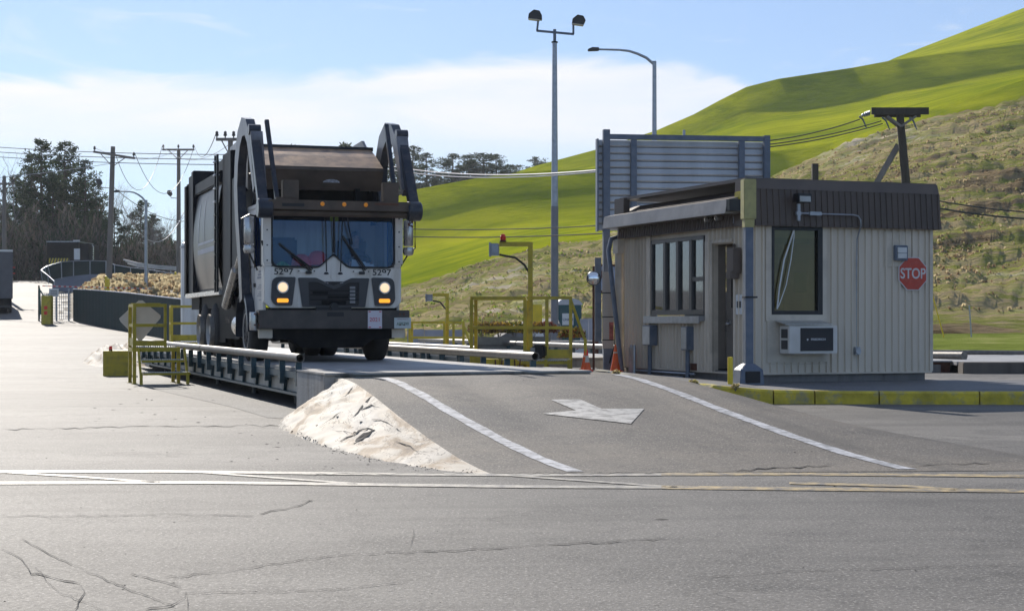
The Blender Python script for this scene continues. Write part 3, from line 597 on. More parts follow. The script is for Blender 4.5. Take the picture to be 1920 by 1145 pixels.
# ------------------------------------------------------------------ weighbridges
def frame_at(X, Y, z, deg): return (X, Y, z), R(deg)
def weighbridge(loc, deg, width, length, label, group, pipe_joint=9.6, posts_n=17, dup_from=None):
    t = thing('weighbridge', label, 'truck scale', loc, R(deg), group)
    w = width
    b = MB().box(.1, w - .1, -.02, length, .43, .55)
    b.build('deck', M_SLAB, t, bevel=.01)
    for x in (.1, w - .1):
        sgn = -1 if x < 1 else 1
        b = MB(); b.mi = 0; b.box(x - .02 + .05 * -sgn * 0, x + .02, 0, length, .17, .43)
        b.mi = 1
        b.box(x + sgn * .022, x + sgn * .10, 0, length, .40, .50)          # top flange
        b.box(x + sgn * .022, x + sgn * .12, 0, length, .15, .19)          # bottom flange
        k = 0; y = .35
        while y < length - .3:
            wd = .32 if k % 2 else .14
            b.prism([(x + sgn * .022, y - wd / 2, .40), (x + sgn * .022, y + wd / 2, .40), (x + sgn * .022, y + wd / 5, .19), (x + sgn * .022, y - wd / 5, .19)], (sgn * .05, 0, 0))
            y += 1.22; k += 1
        b.build('side_girder', [M_WEB, M_TEAL], t)
    for x, sgn in ((-.02, -1), (w + .02, 1)):
        r = .065; z = .715
        for y0, y1 in ((0, pipe_joint), (pipe_joint + .1, length - .2)):
            b = MB(); b.tube([(x, y0, z), (x, y1, z)], r, 16, cap=False); b.tube([(x, y0 + .001, z), (x, y1 - .001, z)], r - .009, 16, cap=False)
            for yy in (y0, y1):
                o = len(b.v)
                for k in range(16):
                    a = 2 * math.pi * k / 16
                    b.v += [(x + r * math.cos(a), yy, z + r * math.sin(a)), (x + (r - .009) * math.cos(a), yy, z + (r - .009) * math.sin(a))]
                b.f += [(o + 2 * k, o + 2 * k + 1, o + (2 * k + 3) % 32 if False else o + (2 * ((k + 1) % 16)) + 1, o + 2 * ((k + 1) % 16)) for k in range(16)]; b.m += [0] * 16
            b.build('guard_rail', M_PIPE, t, smooth=True)
        b = MB().tube([(x, pipe_joint - .05, z), (x, pipe_joint + .15, z)], r * .85, 12); b.build('rail_coupling', M_BLACKM, t, smooth=True)
        y = .12
        for k in range(posts_n):
            b = MB(); b.box(x - .045, x + .045, y - .03, y + .03, .30, .715 - r - .001); b.box(x - .05 - .0, x + .05, y - .07, y + .07, .36, .47)
            b.box(min(x, x - sgn * .12), max(x, x - sgn * .12), y - .03, y + .03, .36, .46)
            b.build('rail_post', M_TEAL, t, bevel=.004); y += 1.24
    b = MB(); b.box(-.08, w + .2, -1.85, -.02, -.05, .515); b.box(-.085, w + .2, -1.9, -.015, .517, .552)
    b.build('abutment', M_CONC, t, bevel=.012)
    b = MB()
    for y in (1.5, 5.2, 9.3, 13.4, 17.5):
        for x in (.55, w - .55): b.tube([(x - .3, y, -.02), (x - .3, y, .2)], .05, 8); b.cbox((x, y, .25), (.7, .25, .2))
    b.cbox((w / 2, length / 2, .1), (.25, length, .3)); b.build('load_cell', M_BLACKM, t)
    MB().box(.3, w - .3, length + .02, length + 1.5, 0, .54).build('abutment', M_CONC, t)
    return t
weighbridge((-3.08, 24.2, .045), 19, 3.62, 21.5, 'concrete weighbridge with worn pipe rails on teal posts under the big refuse truck', 'weighbridges')
weighbridge((-.75, 36.2, -.02), 19, 3.7, 18, 'second weighbridge with pipe rails farther right behind the big refuse truck', 'weighbridges', 8, 13)

# ------------------------------------------------------------------ yellow access steps
def platform(label, loc, deg, w=1.25, d=.75, hp=.78, hr=1.0, steps=2, group='yellow access platforms', sign=False, stepside=1, front=None):
    # local x to the right of the picture, y away; platform on posts, rails round three sides, steps descending towards +x
    t = thing('access_platform', label, 'platform', loc, R(deg), group)
    for x in (0, w):
        for y in (0, d):
            top = hp + hr if not (x == w and y == 0) else hp
            if front and (y > 0 and x > 0): top = hp
            b = MB().box(x - .035, x + .035, y - .035, y + .035, 0, top); b.box(x - .06, x + .06, y - .06, y + .06, 0, .015); b.build('post', M_YEL, t, bevel=.004)
    for z in (hp + hr, hp + hr * .52):
        b = MB().box(-.03, .03, .036, d - .036, z - .035, z + .03)
        if front: b.box(-.03, front, -.03, .036, z - .035, z + .03)
        else: b.box(-.03, w - .036, d - .036, d + .03, z - .035, z + .03)
        b.build('handrail', M_YEL, t)
    if front: MB().box(front + .001, front + .055, -.03, .03, hp, hp + hr + .03).build('post', M_YEL, t); MB().box(.036, front, -.02, .012, hp + .02, hp + .13).build('toe_board', M_YEL, t)
    else: MB().box(.036, w - .036, d - .01, d + .02, hp + .02, hp + .18).build('toe_board', M_YEL, t)
    MB().box(-.02, .01, .036, d - .036, hp + .02, hp + .18).build('toe_board', M_YEL, t)
    b = MB().box(-.03, w + .03, -.036, -.04 - .02, hp - .10, hp - .02); b.box(-.03, w + .03, d + .037, d + .05, hp - .10, hp - .02); b.box(-.045, -.037, 0, d, hp - .1, hp - .02)
    b.build('platform_frame', M_YEL, t)
    def tread(x0, x1, y0, y1, z):
        b = MB(); b.box(x0, x1, y0, y1, z - .012, z); n = int((x1 - x0) / .045)
        for i in range(n): xx = x0 + (i + .5) * (x1 - x0) / n; b.tube([(xx, y0 + .01, z - .008), (xx, y0 + .01, z + .012)], .014, 6); b.tube([(xx, y0 - .004, z - .02), (xx, y0 - .004, z + .004)], .012, 6)
        b.build('tread', M_TRED, t)
    tread(.04, w - .04, .03, d, hp)
    for i in range(steps):
        z = hp * (steps - i) / (steps + 1); y1 = -.04 - .22 * i; x0 = .12 + .0; x1 = w + .08 + .1 * i
        tread(x0, x1, y1 - .22, y1, z)
        MB().box(x0, x1, y1 - .235, y1 - .225, z - .06, z - .014).build('tread_frame', M_YEL, t)
    for x in (.08, w + .12):
        b = MB().beam((x, -.02, hp - .05), (x, -.05 - .22 * steps, .12), .04, .09); b.box(x - .03, x + .03, -.1 - .22 * steps, -.05 - .22 * steps, 0, hp / (steps + 1)); b.build('stringer', M_YEL, t)
    return t
# near left steps: front left post foot at (251,719)
p = PZ(252, 720); st = platform('yellow steel steps with grated treads beside the left rail of the weighbridge', (p.x, p.y, 0), 19, w=.90, d=.85, hp=.77, hr=.86, front=.60)
p = P(322, 655, 44); platform('small yellow railed platform half hidden behind the rear wheels of the big truck', (p.x, p.y, 0), 14, w=1.1, d=.8, hp=.75, hr=.95, steps=1)
# grey diamond sign seen from behind, fixed behind the near steps
sg = thing('diamond_sign', 'grey back of a diamond shaped sign on a post behind the left yellow steps', 'sign', (0, 0, 0))
Yd = 35.1; c = P(264, 600, Yd); k = Yd / F
MB().prism([(c.x + a * k, Yd, c.z + bb * k) for a, bb in ((-41, 3), (-38, -3), (-4, -38), (2, -38), (37, 4), (37, 9), (3, 37), (-4, 37))], (0, .006, 0)).build('sign_panel', mat('sign back aluminium', (.62, .56, .47), .55, .2, var=.12, scale=3), sg)
MB().box(c.x - .20, c.x + .42, Yd - .05, Yd - .001, c.z + .33, c.z + .36).build('bracket', M_YEL, sg)
MB().lathe([(.012, -.006), (.012, 0)], (c.x - .02, Yd, c.z - .22), 'y', 8).build('bolt', M_TRED, sg)
# yellow block with a red lamp
p = PZ(193, 705); kb = 1.3
yb = thing('barrier_block', 'plain yellow painted steel block left of the near yellow steps', 'block', (p.x, p.y, 0), R(12))
b = MB().box(0, .66, 0, .9, 0, .60); b.build('block_body', M_YEL, yb, bevel=.01)
rl = thing('warning_lamp', 'small red lamp on top of the yellow block beside the steps', 'lamp', (p.x + .12, p.y + .25, .60), 0)
MB().lathe([(.045, 0), (.045, .03)], (0, 0, 0), n=12).build('lamp_base', M_BLACKM, rl); MB().lathe([(.04, .03), (.038, .09), (.02, .115), (.0, .12)], (0, 0, 0), n=12).build('lens', M_RED, rl, smooth=True)

# dirt mound behind the block
def mound(cx, cy, rx, ry, hh, name, m, label, seed, rot=0):
    b = MB(); n = 40; r_ = random.Random(seed); ph = [r_.uniform(0, 6) for _ in range(6)]
    for j in range(n + 1):
        for i in range(n + 1):
            u, v = i / n * 2 - 1, j / n * 2 - 1; r = min(1, math.hypot(u, v)); e = (1 - r ** 2) ** .8 if r < 1 else 0
            x, y = u * rx, v * ry; z = hh * e * (1 + .25 * math.sin(u * 9 + ph[0]) * math.sin(v * 7 + ph[1]) + .15 * math.sin(u * 23 + ph[2] + v * 11)) - .01
            b.v.append((cx + x * math.cos(rot) - y * math.sin(rot), cy + x * math.sin(rot) + y * math.cos(rot), gz(cx + x, cy + y) + z))
    b.f = [(j * (n + 1) + i, j * (n + 1) + i + 1, (j + 1) * (n + 1) + i + 1, (j + 1) * (n + 1) + i) for j in range(n) for i in range(n)]; b.m = [0] * len(b.f)
    return tag(b.build(name, m, smooth=True), label, 'mound', kind='structure')
p = PZ(170, 690); mound(p.x - .1, p.y + 4, 1.1, 5.5, .42, 'dirt_bank', M_SL, None, 2, R(14))

# right platform with tall signal post
def big_platform(label, X, Y, s, deg, signal, beacon, z0=.0, wd=(1.07, 1.98), arm=.62):
    t = thing('access_platform', label, 'platform', (X, Y, z0), R(deg), 'yellow access platforms')
    # along x: front panel 0..1.45 wide, then open bay to 2.35, then steps rail dropping to 2.75
    hp, top, mid = .42 * s, 1.58 * s, 1.03 * s
    W1, W2, D = wd[0], wd[1], .95 * s; BY = (W2 - W1) * .48
    for x, y in ((0, 0), (W1, 0), (W1 + BY, 0), (W2, 0), (0, D), (W1, D)):
        MB().box(x - .033, x + .033, y - .033, y + .033, 0, top).build('post', M_YEL, t, bevel=.004)
    b = MB()
    for z in (top + .03, mid):
        b.box(.034, W1 - .034, -.028, .028, z - .03, z + .03); b.box(W1 + .034, W2 + .03, -.028, .028, z - .03, z + .03) if z > top else b.box(W1 + .034, W2 - .034, -.028, .028, z - .03, z + .03)
        b.build('handrail', M_YEL, t); b = MB()
        b.box(-.028, .028, .034, D - .034, z - .03, z + .03); b.box(-.028, W1 - .034, D - .034, D + .028, z - .03, z + .03)
        b.build('handrail', M_YEL, t); b = MB()
    b = MB().box(.034, W1 - .034, -.02, .01, hp - .12, hp + .13); b.box(W1 + .034, W2 - .034, -.0, .02, hp + .02, hp + .19); b.box(.034, W2 - .034, -.025, -.021, hp - .1, hp - .01)
    b.build('toe_board', M_YEL, t)
    b = MB(); b.box(W1 * .6, W2, -.42, -.03, hp - .02, hp)
    for i in range(int((W2 - W1 * .6) / .045)): xx = W1 * .6 + .02 + i * .045; b.tube([(xx, -.425, hp - .03), (xx, -.425, hp + .012)], .013, 6)
    b.build('tread', M_TRED, t)
    MB().box(W1 * .6, W2, -.44, -.42, hp - .09, hp - .035).build('tread_frame', M_YEL, t)
    for x in (W1 + BY, W2 - .02): MB().box(x - .03, x + .03, -.49, -.445, 0, hp).build('post', M_YEL, t)
    b = MB(); b.box(W1 + BY, W2 + .25, -.95, -.60, .02, .035)
    for i in range(int((W2 + .25 - W1 - BY) / .043)): xx = W1 + BY + .02 + i * .043; b.tube([(xx, -.955, .01), (xx, -.955, .045)], .012, 6)
    b.build('tread', M_TRED, t)
    b = MB().tube([(W2, -.0, top), (W2 + .28 * s, -.2, .80 * s)], .028, 8); b.box(W2 + .26 * s, W2 + .32 * s, -.23, -.17, 0, .82 * s); b.build('stair_rail', M_YEL, t)
    # signal post
    sp = thing('signal_post', signal, 'signal', (X + math.cos(R(deg)) * (W1 + .1 * s), Y + math.sin(R(deg)) * (W1 + .1 * s), z0), R(deg), 'yellow signal posts')
    ht = 2.62 * s; b = MB().box(-.045, .045, .06, .15, 0, ht); b.box(-arm, .045, .06, .15, ht + .001, ht + .09); b.build('post', M_YEL, sp, bevel=.005)
    MB().tube([(-.03, .1, ht - .5 * s), (-.12, .1, ht - .36 * s), (-.3 * arm / .62, .1, ht - .22 * s), (-arm, .1, ht - .16 * s)], .022, 8).build('cable', M_BLACK, sp, smooth=True)
    b = MB().box(-arm - .17, -arm - .01, .0, .2, ht - .18 * s, ht + .06); b.box(-arm - .20, -arm - .172, -.03, .23, ht - .2 * s, ht + .08); b.box(-arm - .14, -arm - .04, -.05, -.002, ht - .13 * s, ht + .0); b.build('signal_head', M_GALV, sp, bevel=.006)
    if beacon:
        bc = thing('beacon_lamp', 'red beacon lamp standing on the arm of the nearer yellow signal post', 'lamp', (X + math.cos(R(deg)) * (W1 + .1 * s) - arm + .08, Y + math.sin(R(deg)) * (W1 + .1 * s) + .1, z0 + ht + .092), 0)
        bc.scale = (.72, .72, .72); MB().lathe([(.09, 0), (.09, .04), (.075, .05)], (0, 0, 0), n=14).build('lamp_base', M_RUST, bc); MB().lathe([(.078, .05), (.08, .15), (.06, .17), (.055, .21), (.0, .22)], (0, 0, 0), n=14).build('lens', M_RED, bc, smooth=True)
    sb = thing('speaker_box', 'black curved box on the platform beside the %s yellow signal post' % ('nearer' if beacon else 'farther'), 'box', (X + (W1 + .28 * s), Y - .16, z0 + hp + .005), R(deg - 12), 'black boxes on the platforms')
    MB().box(-.13 * s, .13 * s, -.1, .12, .03, .28 * s).build('box_body', M_BLACKM, sb, bevel=.04); MB().box(-.15 * s, -.06 * s, -.125, -.104, .10, .22 * s).build('face_plate', M_GALV, sb)
    MB().tube([(0, 0, 0), (0, 0, .04)], .05, 8).build('foot', M_BLACKM, sb)
    return t
p = P(884, 602, 33); big_platform('large yellow railed platform between the weighbridges and the booth', p.x, p.y, 1.02, -4, 'tall yellow post with a red beacon on its arm, on the larger right platform', True, .12)
p = P(768, 602, 46); big_platform('farther yellow railed platform just right of the big truck', p.x, p.y, .72, -2, 'smaller yellow post with grey signal head, right of the big truck', False, .1, (.97, 1.5), .40)
# yellow blocks with hooks behind the right rail
for i, (x0, x1, lab) in enumerate(((903, 935, 'yellow concrete block behind the right weighbridge rail, nearer the truck'), (943, 970, 'yellow concrete block behind the right weighbridge rail, nearer the orange cones'))):
    Y = 31.6 + i * .2; a = P(x0, 691, Y); c = P(x1, 691, Y)
    t = thing('bollard_block', lab, 'block', (a.x, Y, .2), 0, 'yellow blocks behind the rail'); w = c.x - a.x
    MB().box(0, w, 0, .35, 0, .38).build('block_body', M_YELB, t, bevel=.015)
    MB().tube([(w * .8, -.01, .36), (w * .85, -.06, .2), (w * 1.0, -.08, .12), (w * 1.15, -.06, .2), (w * 1.2, -.02, .36)], .014, 8).build('hook', M_RUST, t, smooth=True)

# ------------------------------------------------------------------ skinned figures
def skin_mesh(name, nodes, edges, mats, parent, assign=None, sub=2, loc=None):
    me = bpy.data.meshes.new(name); me.from_pydata([n[:3] for n in nodes], edges, []); o = bpy.data.objects.new(name, me); C.objects.link(o)
    sk = o.modifiers.new('s', 'SKIN'); sk.branch_smoothing = .5; o.modifiers.new('u', 'SUBSURF').levels = sub
    for i, n in enumerate(nodes): r = n[3]; me.skin_vertices[0].data[i].radius = (r if not isinstance(r, tuple) else r[0], r if not isinstance(r, tuple) else r[1])
    me.skin_vertices[0].data[0].use_root = True
    bpy.context.view_layer.update(); m2 = bpy.data.meshes.new_from_object(o.evaluated_get(bpy.context.evaluated_depsgraph_get())); bpy.data.objects.remove(o)
    m2.materials.clear(); [m2.materials.append(m) for m in mats]
    for p_ in m2.polygons: p_.use_smooth = True; p_.material_index = assign(p_.center) if assign else 0
    q = bpy.data.objects.new(name, m2); C.objects.link(q); q.parent = parent; return q

# ------------------------------------------------------------------ the refuse truck
M_TBODY = mat('truck body dark paint', (.012, .014, .019), .5, .0, var=.4, scale=2, dirt=(.045, .04, .036), dirt_amt=.35, dscale=2.5, streak=True, spec=.14)
M_TDARK = mat('truck grimy black', (.010, .011, .013), .6, .0, var=.4, scale=3, dirt=(.03, .026, .022), dirt_amt=.5, dscale=3, spec=.08)
M_TARM = mat('truck arm blue black paint', (.022, .028, .042), .38, .2, var=.3, scale=3, dirt=(.13, .11, .10), dirt_amt=.45, dscale=5, coat=.2)
M_TARMG = mat('worn grey arm plate', (.20, .20, .21), .42, .4, var=.3, scale=3, dirt=(.10, .09, .09), dirt_amt=.5, dscale=5)
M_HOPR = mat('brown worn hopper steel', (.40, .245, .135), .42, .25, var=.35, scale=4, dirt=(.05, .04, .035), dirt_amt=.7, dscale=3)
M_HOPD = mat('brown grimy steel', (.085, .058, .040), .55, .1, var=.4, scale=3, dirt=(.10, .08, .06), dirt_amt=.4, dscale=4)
M_BUMP = mat('grimy bumper steel', (.060, .050, .045), .5, .2, var=.25, scale=2.5, dirt=(.12, .10, .085), dirt_amt=.4, dscale=3)
M_TYRE = mat('tyre rubber', (.022, .021, .021), .8, var=.3, scale=8, bump=.3, bscale=30)
M_RIM = mat('wheel rim', (.42, .40, .37), .45, .4, var=.2, scale=6, dirt=(.12, .1, .08), dirt_amt=.6)
M_SILV = mat('brushed silver', (.55, .54, .53), .28, .85, var=.2, scale=8, dirt=(.25, .22, .2), dirt_amt=.3)
M_LAMPON = mat('lit headlamp', (.9, .85, .7), .3, emit=(1, .62, .30), es=.85)
M_AMBER = mat('amber lamp', (.85, .35, .02), .3, emit=(1, .42, .03), es=.9)
M_PLASG = mat('dark grey plastic', (.045, .046, .05), .5, var=.15)
zt = .575; TX, TY = -2.963 * 1.035, 27.5 * 1.035
T = thing('garbage_truck', 'big black and white front loading refuse truck with raised fork arms on the weighbridge', 'truck', (TX, TY, zt), R(18.2)); T.scale = (1.035,) * 3
def hw(x): return x
# chassis, body
b = MB().box(-.45, .45, .3, 9.3, .55, .85); b.box(-1.0, 1.0, .25, .75, .45, .6); b.box(-.6, .6, .15, 2.0, .38, .62)
for y in (1.5, 5.6, 7.05): b.tube([(-.95, y, .53), (.95, y, .53)], .09, 10)
b.lathe([(.0, -.22), (.2, -.2), (.24, 0), (.2, .2), (.0, .22)], (0, 5.6, .53), 'x', 14); b.lathe([(.0, -.22), (.2, -.2), (.24, 0), (.2, .2), (.0, .22)], (0, 7.05, .53), 'x', 14)
b.build('chassis', M_TDARK, T)
b = MB(); zb = 1.3
for s_ in (-1,):
    b.box(-1.12, 1.12, 4.9, 8.6, zb, 3.38)
b.box(-1.2, 1.2, 8.5, 9.5, zb - .0, 3.85); b.box(-1.24, 1.24, 8.45, 8.75, zb, 3.9)
b.box(-1.16, 1.16, 2.35, 3.2, zb, 3.2)
b.box(-1.2, -1.06, 4.9, 8.5, 3.36, 3.6); b.box(1.06, 1.2, 4.9, 8.5, 3.36, 3.6); b.box(-1.0, 1.0, 5.0, 8.5, 3.39, 3.62)
b.box(-1.1, 1.1, 4.85, 5.9, 3.5, 3.84)
b.build('body', M_TBODY, T, bevel=.02)
for sx in (-1, 1):      # canopy columns
    b = MB().box(min(sx * 1.24, sx * 1.0), max(sx * 1.24, sx * 1.0), 3.15, 4.15, 1.0, 3.82); b.box(min(sx * 1.22, sx * 1.05), max(sx * 1.22, sx * 1.05), 2.5, 3.14, 1.32, 3.3)
    b.build('side_column', M_TBODY, T, bevel=.015)
# sloped hopper wings, light ribbed panels above the column
for sx in (-1, 1):
    x = sx * 1.12
    MB().prism([(x, 1.9, 3.0), (x, 4.15, 3.6), (x, 4.0, 3.95), (x, 2.6, 4.0), (x, 1.95, 3.6)], (sx * -.05, 0, 0)).build('hopper_wing', mat('hopper wing paint', (.30, .29, .29), .45, .3, var=.3, scale=5, dirt=(.12, .1, .09), dirt_amt=.6, streak=True), T)
# bulging side panels with a pale printed frame
for sx in (-1, 1):
    b = MB(); n = 14
    for j in range(n + 1):
        a = j / n; z = zb + .06 + (3.3 - zb) * a; bulge = .14 * math.sin(math.pi * a) ** .8
        for y in (4.95, 6.0, 7.2, 8.44): b.v.append((sx * (1.13 + bulge * .75), y, z))
    b.f = [(j * 4 + i, j * 4 + i + 1, (j + 1) * 4 + i + 1, (j + 1) * 4 + i) for j in range(n) for i in range(3)]; b.m = [0] * len(b.f)
    sp = b.build('side_panel', mat('glossy side panel', (.012, .014, .02), .33, .0, var=.5, scale=1.2, dirt=(.04, .036, .032), dirt_amt=.5, dscale=2, streak=True, coat=.05, spec=.22), T, smooth=True)
    b = MB(); fx = lambda z: sx * (1.138 + .14 * .75 * math.sin(math.pi * (z - zb - .06) / (3.3 - zb)) ** .8)
    def band(y0, z0, y1, z1, w):
        n = 8; o = len(b.v)
        for i in range(n + 1):
            y = y0 + (y1 - y0) * i / n; z = z0 + (z1 - z0) * i / n
            if abs(z1 - z0) > abs(y1 - y0): b.v.extend([(fx(z), y - w / 2, z), (fx(z), y + w / 2, z)])
            else: b.v.extend([(fx(z - w / 2), y, z - w / 2), (fx(z + w / 2), y, z + w / 2)])
        for i in range(n): b.f.append((o + 2 * i, o + 2 * i + 1, o + 2 * i + 3, o + 2 * i + 2)); b.m.append(0)
    band(7.6, 2.2, 7.6, 3.1, .07); band(5.3, 2.28, 7.6, 2.28, .05); band(5.3, 2.12, 7.7, 2.12, .10); band(6.7, 2.3, 6.9, 3.15, .05)
    b.build('panel_lettering', mat('pale print', (.42, .44, .5), .5, var=.2), sp)
# running ledge and skirts
for sx in (-1, 1):
    b = MB().box(min(sx * 1.3, sx * 1.0), max(sx * 1.3, sx * 1.0), 4.2, 9.3, 1.2, 1.29); b.build('ledge', M_SILV, T, bevel=.01)
    b = MB().box(min(sx * 1.18, sx * 1.14), max(sx * 1.18, sx * 1.14), 4.2, 4.98, .3, 1.2); b.box(min(sx * 1.18, sx * 1.14), max(sx * 1.18, sx * 1.14), 2.5, 4.2, .38, 1.15); b.box(min(sx * 1.2, sx * .5), max(sx * 1.2, sx * .5), 7.75, 7.8, .25, 1.2); b.box(min(sx * 1.16, sx * 1.0), max(sx * 1.16, sx * 1.0), 5.0, 9.3, .95, 1.2)
    sk = b.build('side_skirt', M_TDARK, T)
    b = MB(); b.lathe([(.0, -.35), (.24, -.33), (.24, .33), (.0, .35)], (sx * 1.0, 2.75, .62), 'y', 20); b.build('fuel_tank', M_SILV, T, smooth=True)
mkk = text('mudflap_lettering', 'McNeil', .17, mat('faded print', (.16, .13, .10), .7), T, Matrix.Translation((-1.182, 3.9, .72)) @ Matrix.Rotation(R(-90), 4, 'Z') @ Matrix.Rotation(R(90), 4, 'X'), .002)
# ladder
b = MB()
for y in (4.32, 4.62): b.box(-1.33, -1.29, y - .02, y + .02, 1.25, 3.85)
b.build('ladder_rail', M_BLACKM, T)
for i in range(10): MB().box(-1.36, -1.27, 4.345, 4.595, 1.45 + .25 * i, 1.48 + .25 * i).build('ladder_rung', M_GALV if i > 5 else M_BLACKM, T)
# hopper cab shield
def panel(p4, th, name, m, par=T):
    p4 = [Vector(q) for q in p4]; n = (p4[1] - p4[0]).cross(p4[3] - p4[0]).normalized() * th
    return MB().prism(p4, n).build(name, m, par)
hs = MB(); prof = [(2.15, 3.72), (2.0, 3.78), (1.55, 3.6), (1.05, 3.36), (1.02, 3.30), (1.25, 2.98), (1.35, 2.98), (1.12, 3.29), (1.6, 3.5), (2.1, 3.66)]
n = len(prof)
hs.mi = 0
for x in (-1.10, 1.10): hs.v += [(x, y, z) for y, z in prof]
for i in range(n):
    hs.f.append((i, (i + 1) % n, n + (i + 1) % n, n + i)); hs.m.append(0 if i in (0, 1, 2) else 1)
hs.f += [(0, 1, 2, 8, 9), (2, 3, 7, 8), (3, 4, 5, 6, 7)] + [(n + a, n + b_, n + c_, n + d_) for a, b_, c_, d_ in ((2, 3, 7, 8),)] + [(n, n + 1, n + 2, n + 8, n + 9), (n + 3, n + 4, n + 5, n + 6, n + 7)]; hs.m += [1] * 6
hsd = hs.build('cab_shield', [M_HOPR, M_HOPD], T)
MB().box(-1.14, 1.14, 1.98, 2.04, 3.75, 3.82).build('shield_edge', M_BLACKM, hsd)
# round white paint stain on the shield
o = MB(); o.add([(.20 + .15 * math.cos(a) - .0, 1.155 - .006 - (.0), 3.10 + .055 * math.sin(a)) for a in [k * math.pi / 7 for k in range(8)]], [tuple(range(8))]); 
cc = o.v; o.v = [(x, 1.245 + (2.98 - z) * (1.245 - 1.02) / (3.30 - 2.98) - .012, z) for x, y, z in cc]; o.build('paint_smudge', mat('smudge', (.42, .42, .46), .6, var=.5, scale=20), hsd)
b = MB()   # hopper walls and dark inside
b.box(-1.05, 1.05, 2.3, 2.34, 2.0, 3.6); b.box(-1.1, -1.02, 1.2, 2.4, 2.4, 3.0); b.box(1.02, 1.1, 1.5, 2.4, 2.4, 3.0); b.box(-.62, -.55, 1.1, 1.2, 2.7, 3.0); b.box(.62, .70, 1.1, 1.2, 2.7, 3.0); b.box(-1.05, 1.05, 1.5, 2.3, 2.55, 2.62); b.box(-1.05, 1.05, 1.9, 1.95, 2.62, 3.2)
b.build('hopper', M_TDARK, T)
# load sticking out of the hopper
ld = thing('cardboard_slab', 'pale slab of waste poking up over the hopper edge', 'waste', (TX, TY, zt), R(18.2))
MB().prism([(.52, 2.2, 3.6), (1.02, 2.2, 3.6), (.98, 2.2, 3.86), (.90, 2.2, 3.93), (.80, 2.2, 3.93), (.54, 2.2, 3.84)], (0, .2, .02)).build('slab', mat('waste card', (.30, .27, .22), .8, var=.3, scale=8), ld)
ld2 = thing('scrap_heap', 'dark crumpled scrap beside the pale slab on the hopper edge', 'waste', (TX, TY, zt), R(18.2)); MB().prism([(1.04, 2.2, 3.6), (1.2, 2.2, 3.6), (1.22, 2.2, 3.80), (1.12, 2.2, 3.84), (1.04, 2.2, 3.78)], (0, .2, 0)).build('scrap', M_HOPD, ld2)
# cab
CW = 1.16
def rr(pts): return pts
b = MB()
front = [(-CW, .92), (-CW, 1.60), (-.98, 1.60), (-.20, 1.60), (0, 1.775), (.20, 1.60), (.98, 1.60), (CW, 1.60), (CW, .92)]
b.prism([(x, .02, z) for x, z in [(-CW + .10, .92), (-CW, 1.02), (-CW, 1.60), (-.22, 1.60), (-.03, 1.775), (.03, 1.775), (.22, 1.60), (CW, 1.60), (CW, 1.02), (CW - .10, .92)]], (0, .10, 0))
for sx in (-1, 1):
    b.box(min(sx * CW, sx * 1.03), max(sx * CW, sx * 1.03), .02, .14, 1.602, 2.60)        # A pillar
    x = sx * CW; x2 = sx * (CW - .05)
    b.box(min(x, x2), max(x, x2), .142, 1.75, .70, 1.62); b.box(min(x, x2), max(x, x2), .142, .34, 1.622, 2.5); b.box(min(x, x2), max(x, x2), .98, 1.75, 1.622, 2.5); b.box(min(x, x2), max(x, x2), .142, 1.75, 2.5, 2.6)
b.box(-CW, CW, .02, 1.75, 2.602, 2.68); b.box(-CW + .06, CW - .06, 1.68, 1.74, 1.0, 2.6); b.box(-1.02, 1.02, .02, .10, 2.47, 2.60)
cab = b.build('cab', M_WHITE, T, bevel=.012)
MB().box(-CW + .05, CW - .05, .2, 1.68, 1.0, 1.06).build('cab_floor', M_TDARK, cab)
MB().box(-1.0, 1.0, .14, .55, 1.35, 1.58).build('dashboard', M_PLASG, cab, bevel=.03)
for x in (-.6, .62):
    b = MB().box(x - .25, x + .25, .95, 1.4, 1.25, 1.42); b.box(x - .25, x + .25, 1.38, 1.52, 1.3, 2.15); b.build('seat', M_PLASG, cab, bevel=.04)
b = MB(); n = 20
b.tube([(.62 + .21 * math.cos(2 * math.pi * k / n), .72 + .1 * math.sin(2 * math.pi * k / n), 1.66 + .17 * math.sin(2 * math.pi * k / n)) for k in range(n + 1)], .014, 6); b.tube([(.62, .72, 1.66), (.62, .55, 1.5)], .025, 6); b.tube([(.42, .72, 1.66), (.82, .72, 1.66)], .014, 6); b.build('steering_wheel', M_BLACK, cab)
# windscreen: rubber surround, panes
def ring(outer, inner, y, th, name, m, par):
    b = MB(); n = len(outer); o = [(x, y, z) for x, z in outer]; i_ = [(x, y, z) for x, z in inner]
    b.v = o + i_ + [(x, y + th, z) for x, _, z in o] + [(x, y + th, z) for x, _, z in i_]
    for k in range(n):
        q = (k + 1) % n; b.f += [(k, q, n + q, n + k), (2 * n + k, 3 * n + k, 3 * n + q, 2 * n + q), (k, 2 * n + k, 2 * n + q, q), (n + k, n + q, 3 * n + q, 3 * n + k)]; b.m += [0] * 4
    return b.build(name, m, par)
def roundpoly(poly, r, seg=4):
    out = []; n = len(poly)
    for i in range(n):
        p0, p1, p2 = Vector(poly[i - 1]), Vector(poly[i]), Vector(poly[(i + 1) % n]); rr_ = r[i] if isinstance(r, list) else r
        a = p1 + (p0 - p1).normalized() * rr_; c = p1 + (p2 - p1).normalized() * rr_
        for k in range(seg + 1): t_ = k / seg; out.append(tuple(a.lerp(p1, t_).lerp(p1.lerp(c, t_), t_)))
    return out
WO = [(-1.05, 2.50), (-1.05, 1.58), (-.26, 1.58), (0, 1.80), (.26, 1.58), (1.05, 1.58), (1.05, 2.50)]
WI = [(-1.02, 2.47), (-1.02, 1.615), (-.245, 1.615), (0, 1.83), (.245, 1.615), (1.02, 1.615), (1.02, 2.47)]
rad = [.05, .14, .05, .04, .05, .14, .05]; rad2 = [.04, .12, .04, .03, .04, .12, .04]
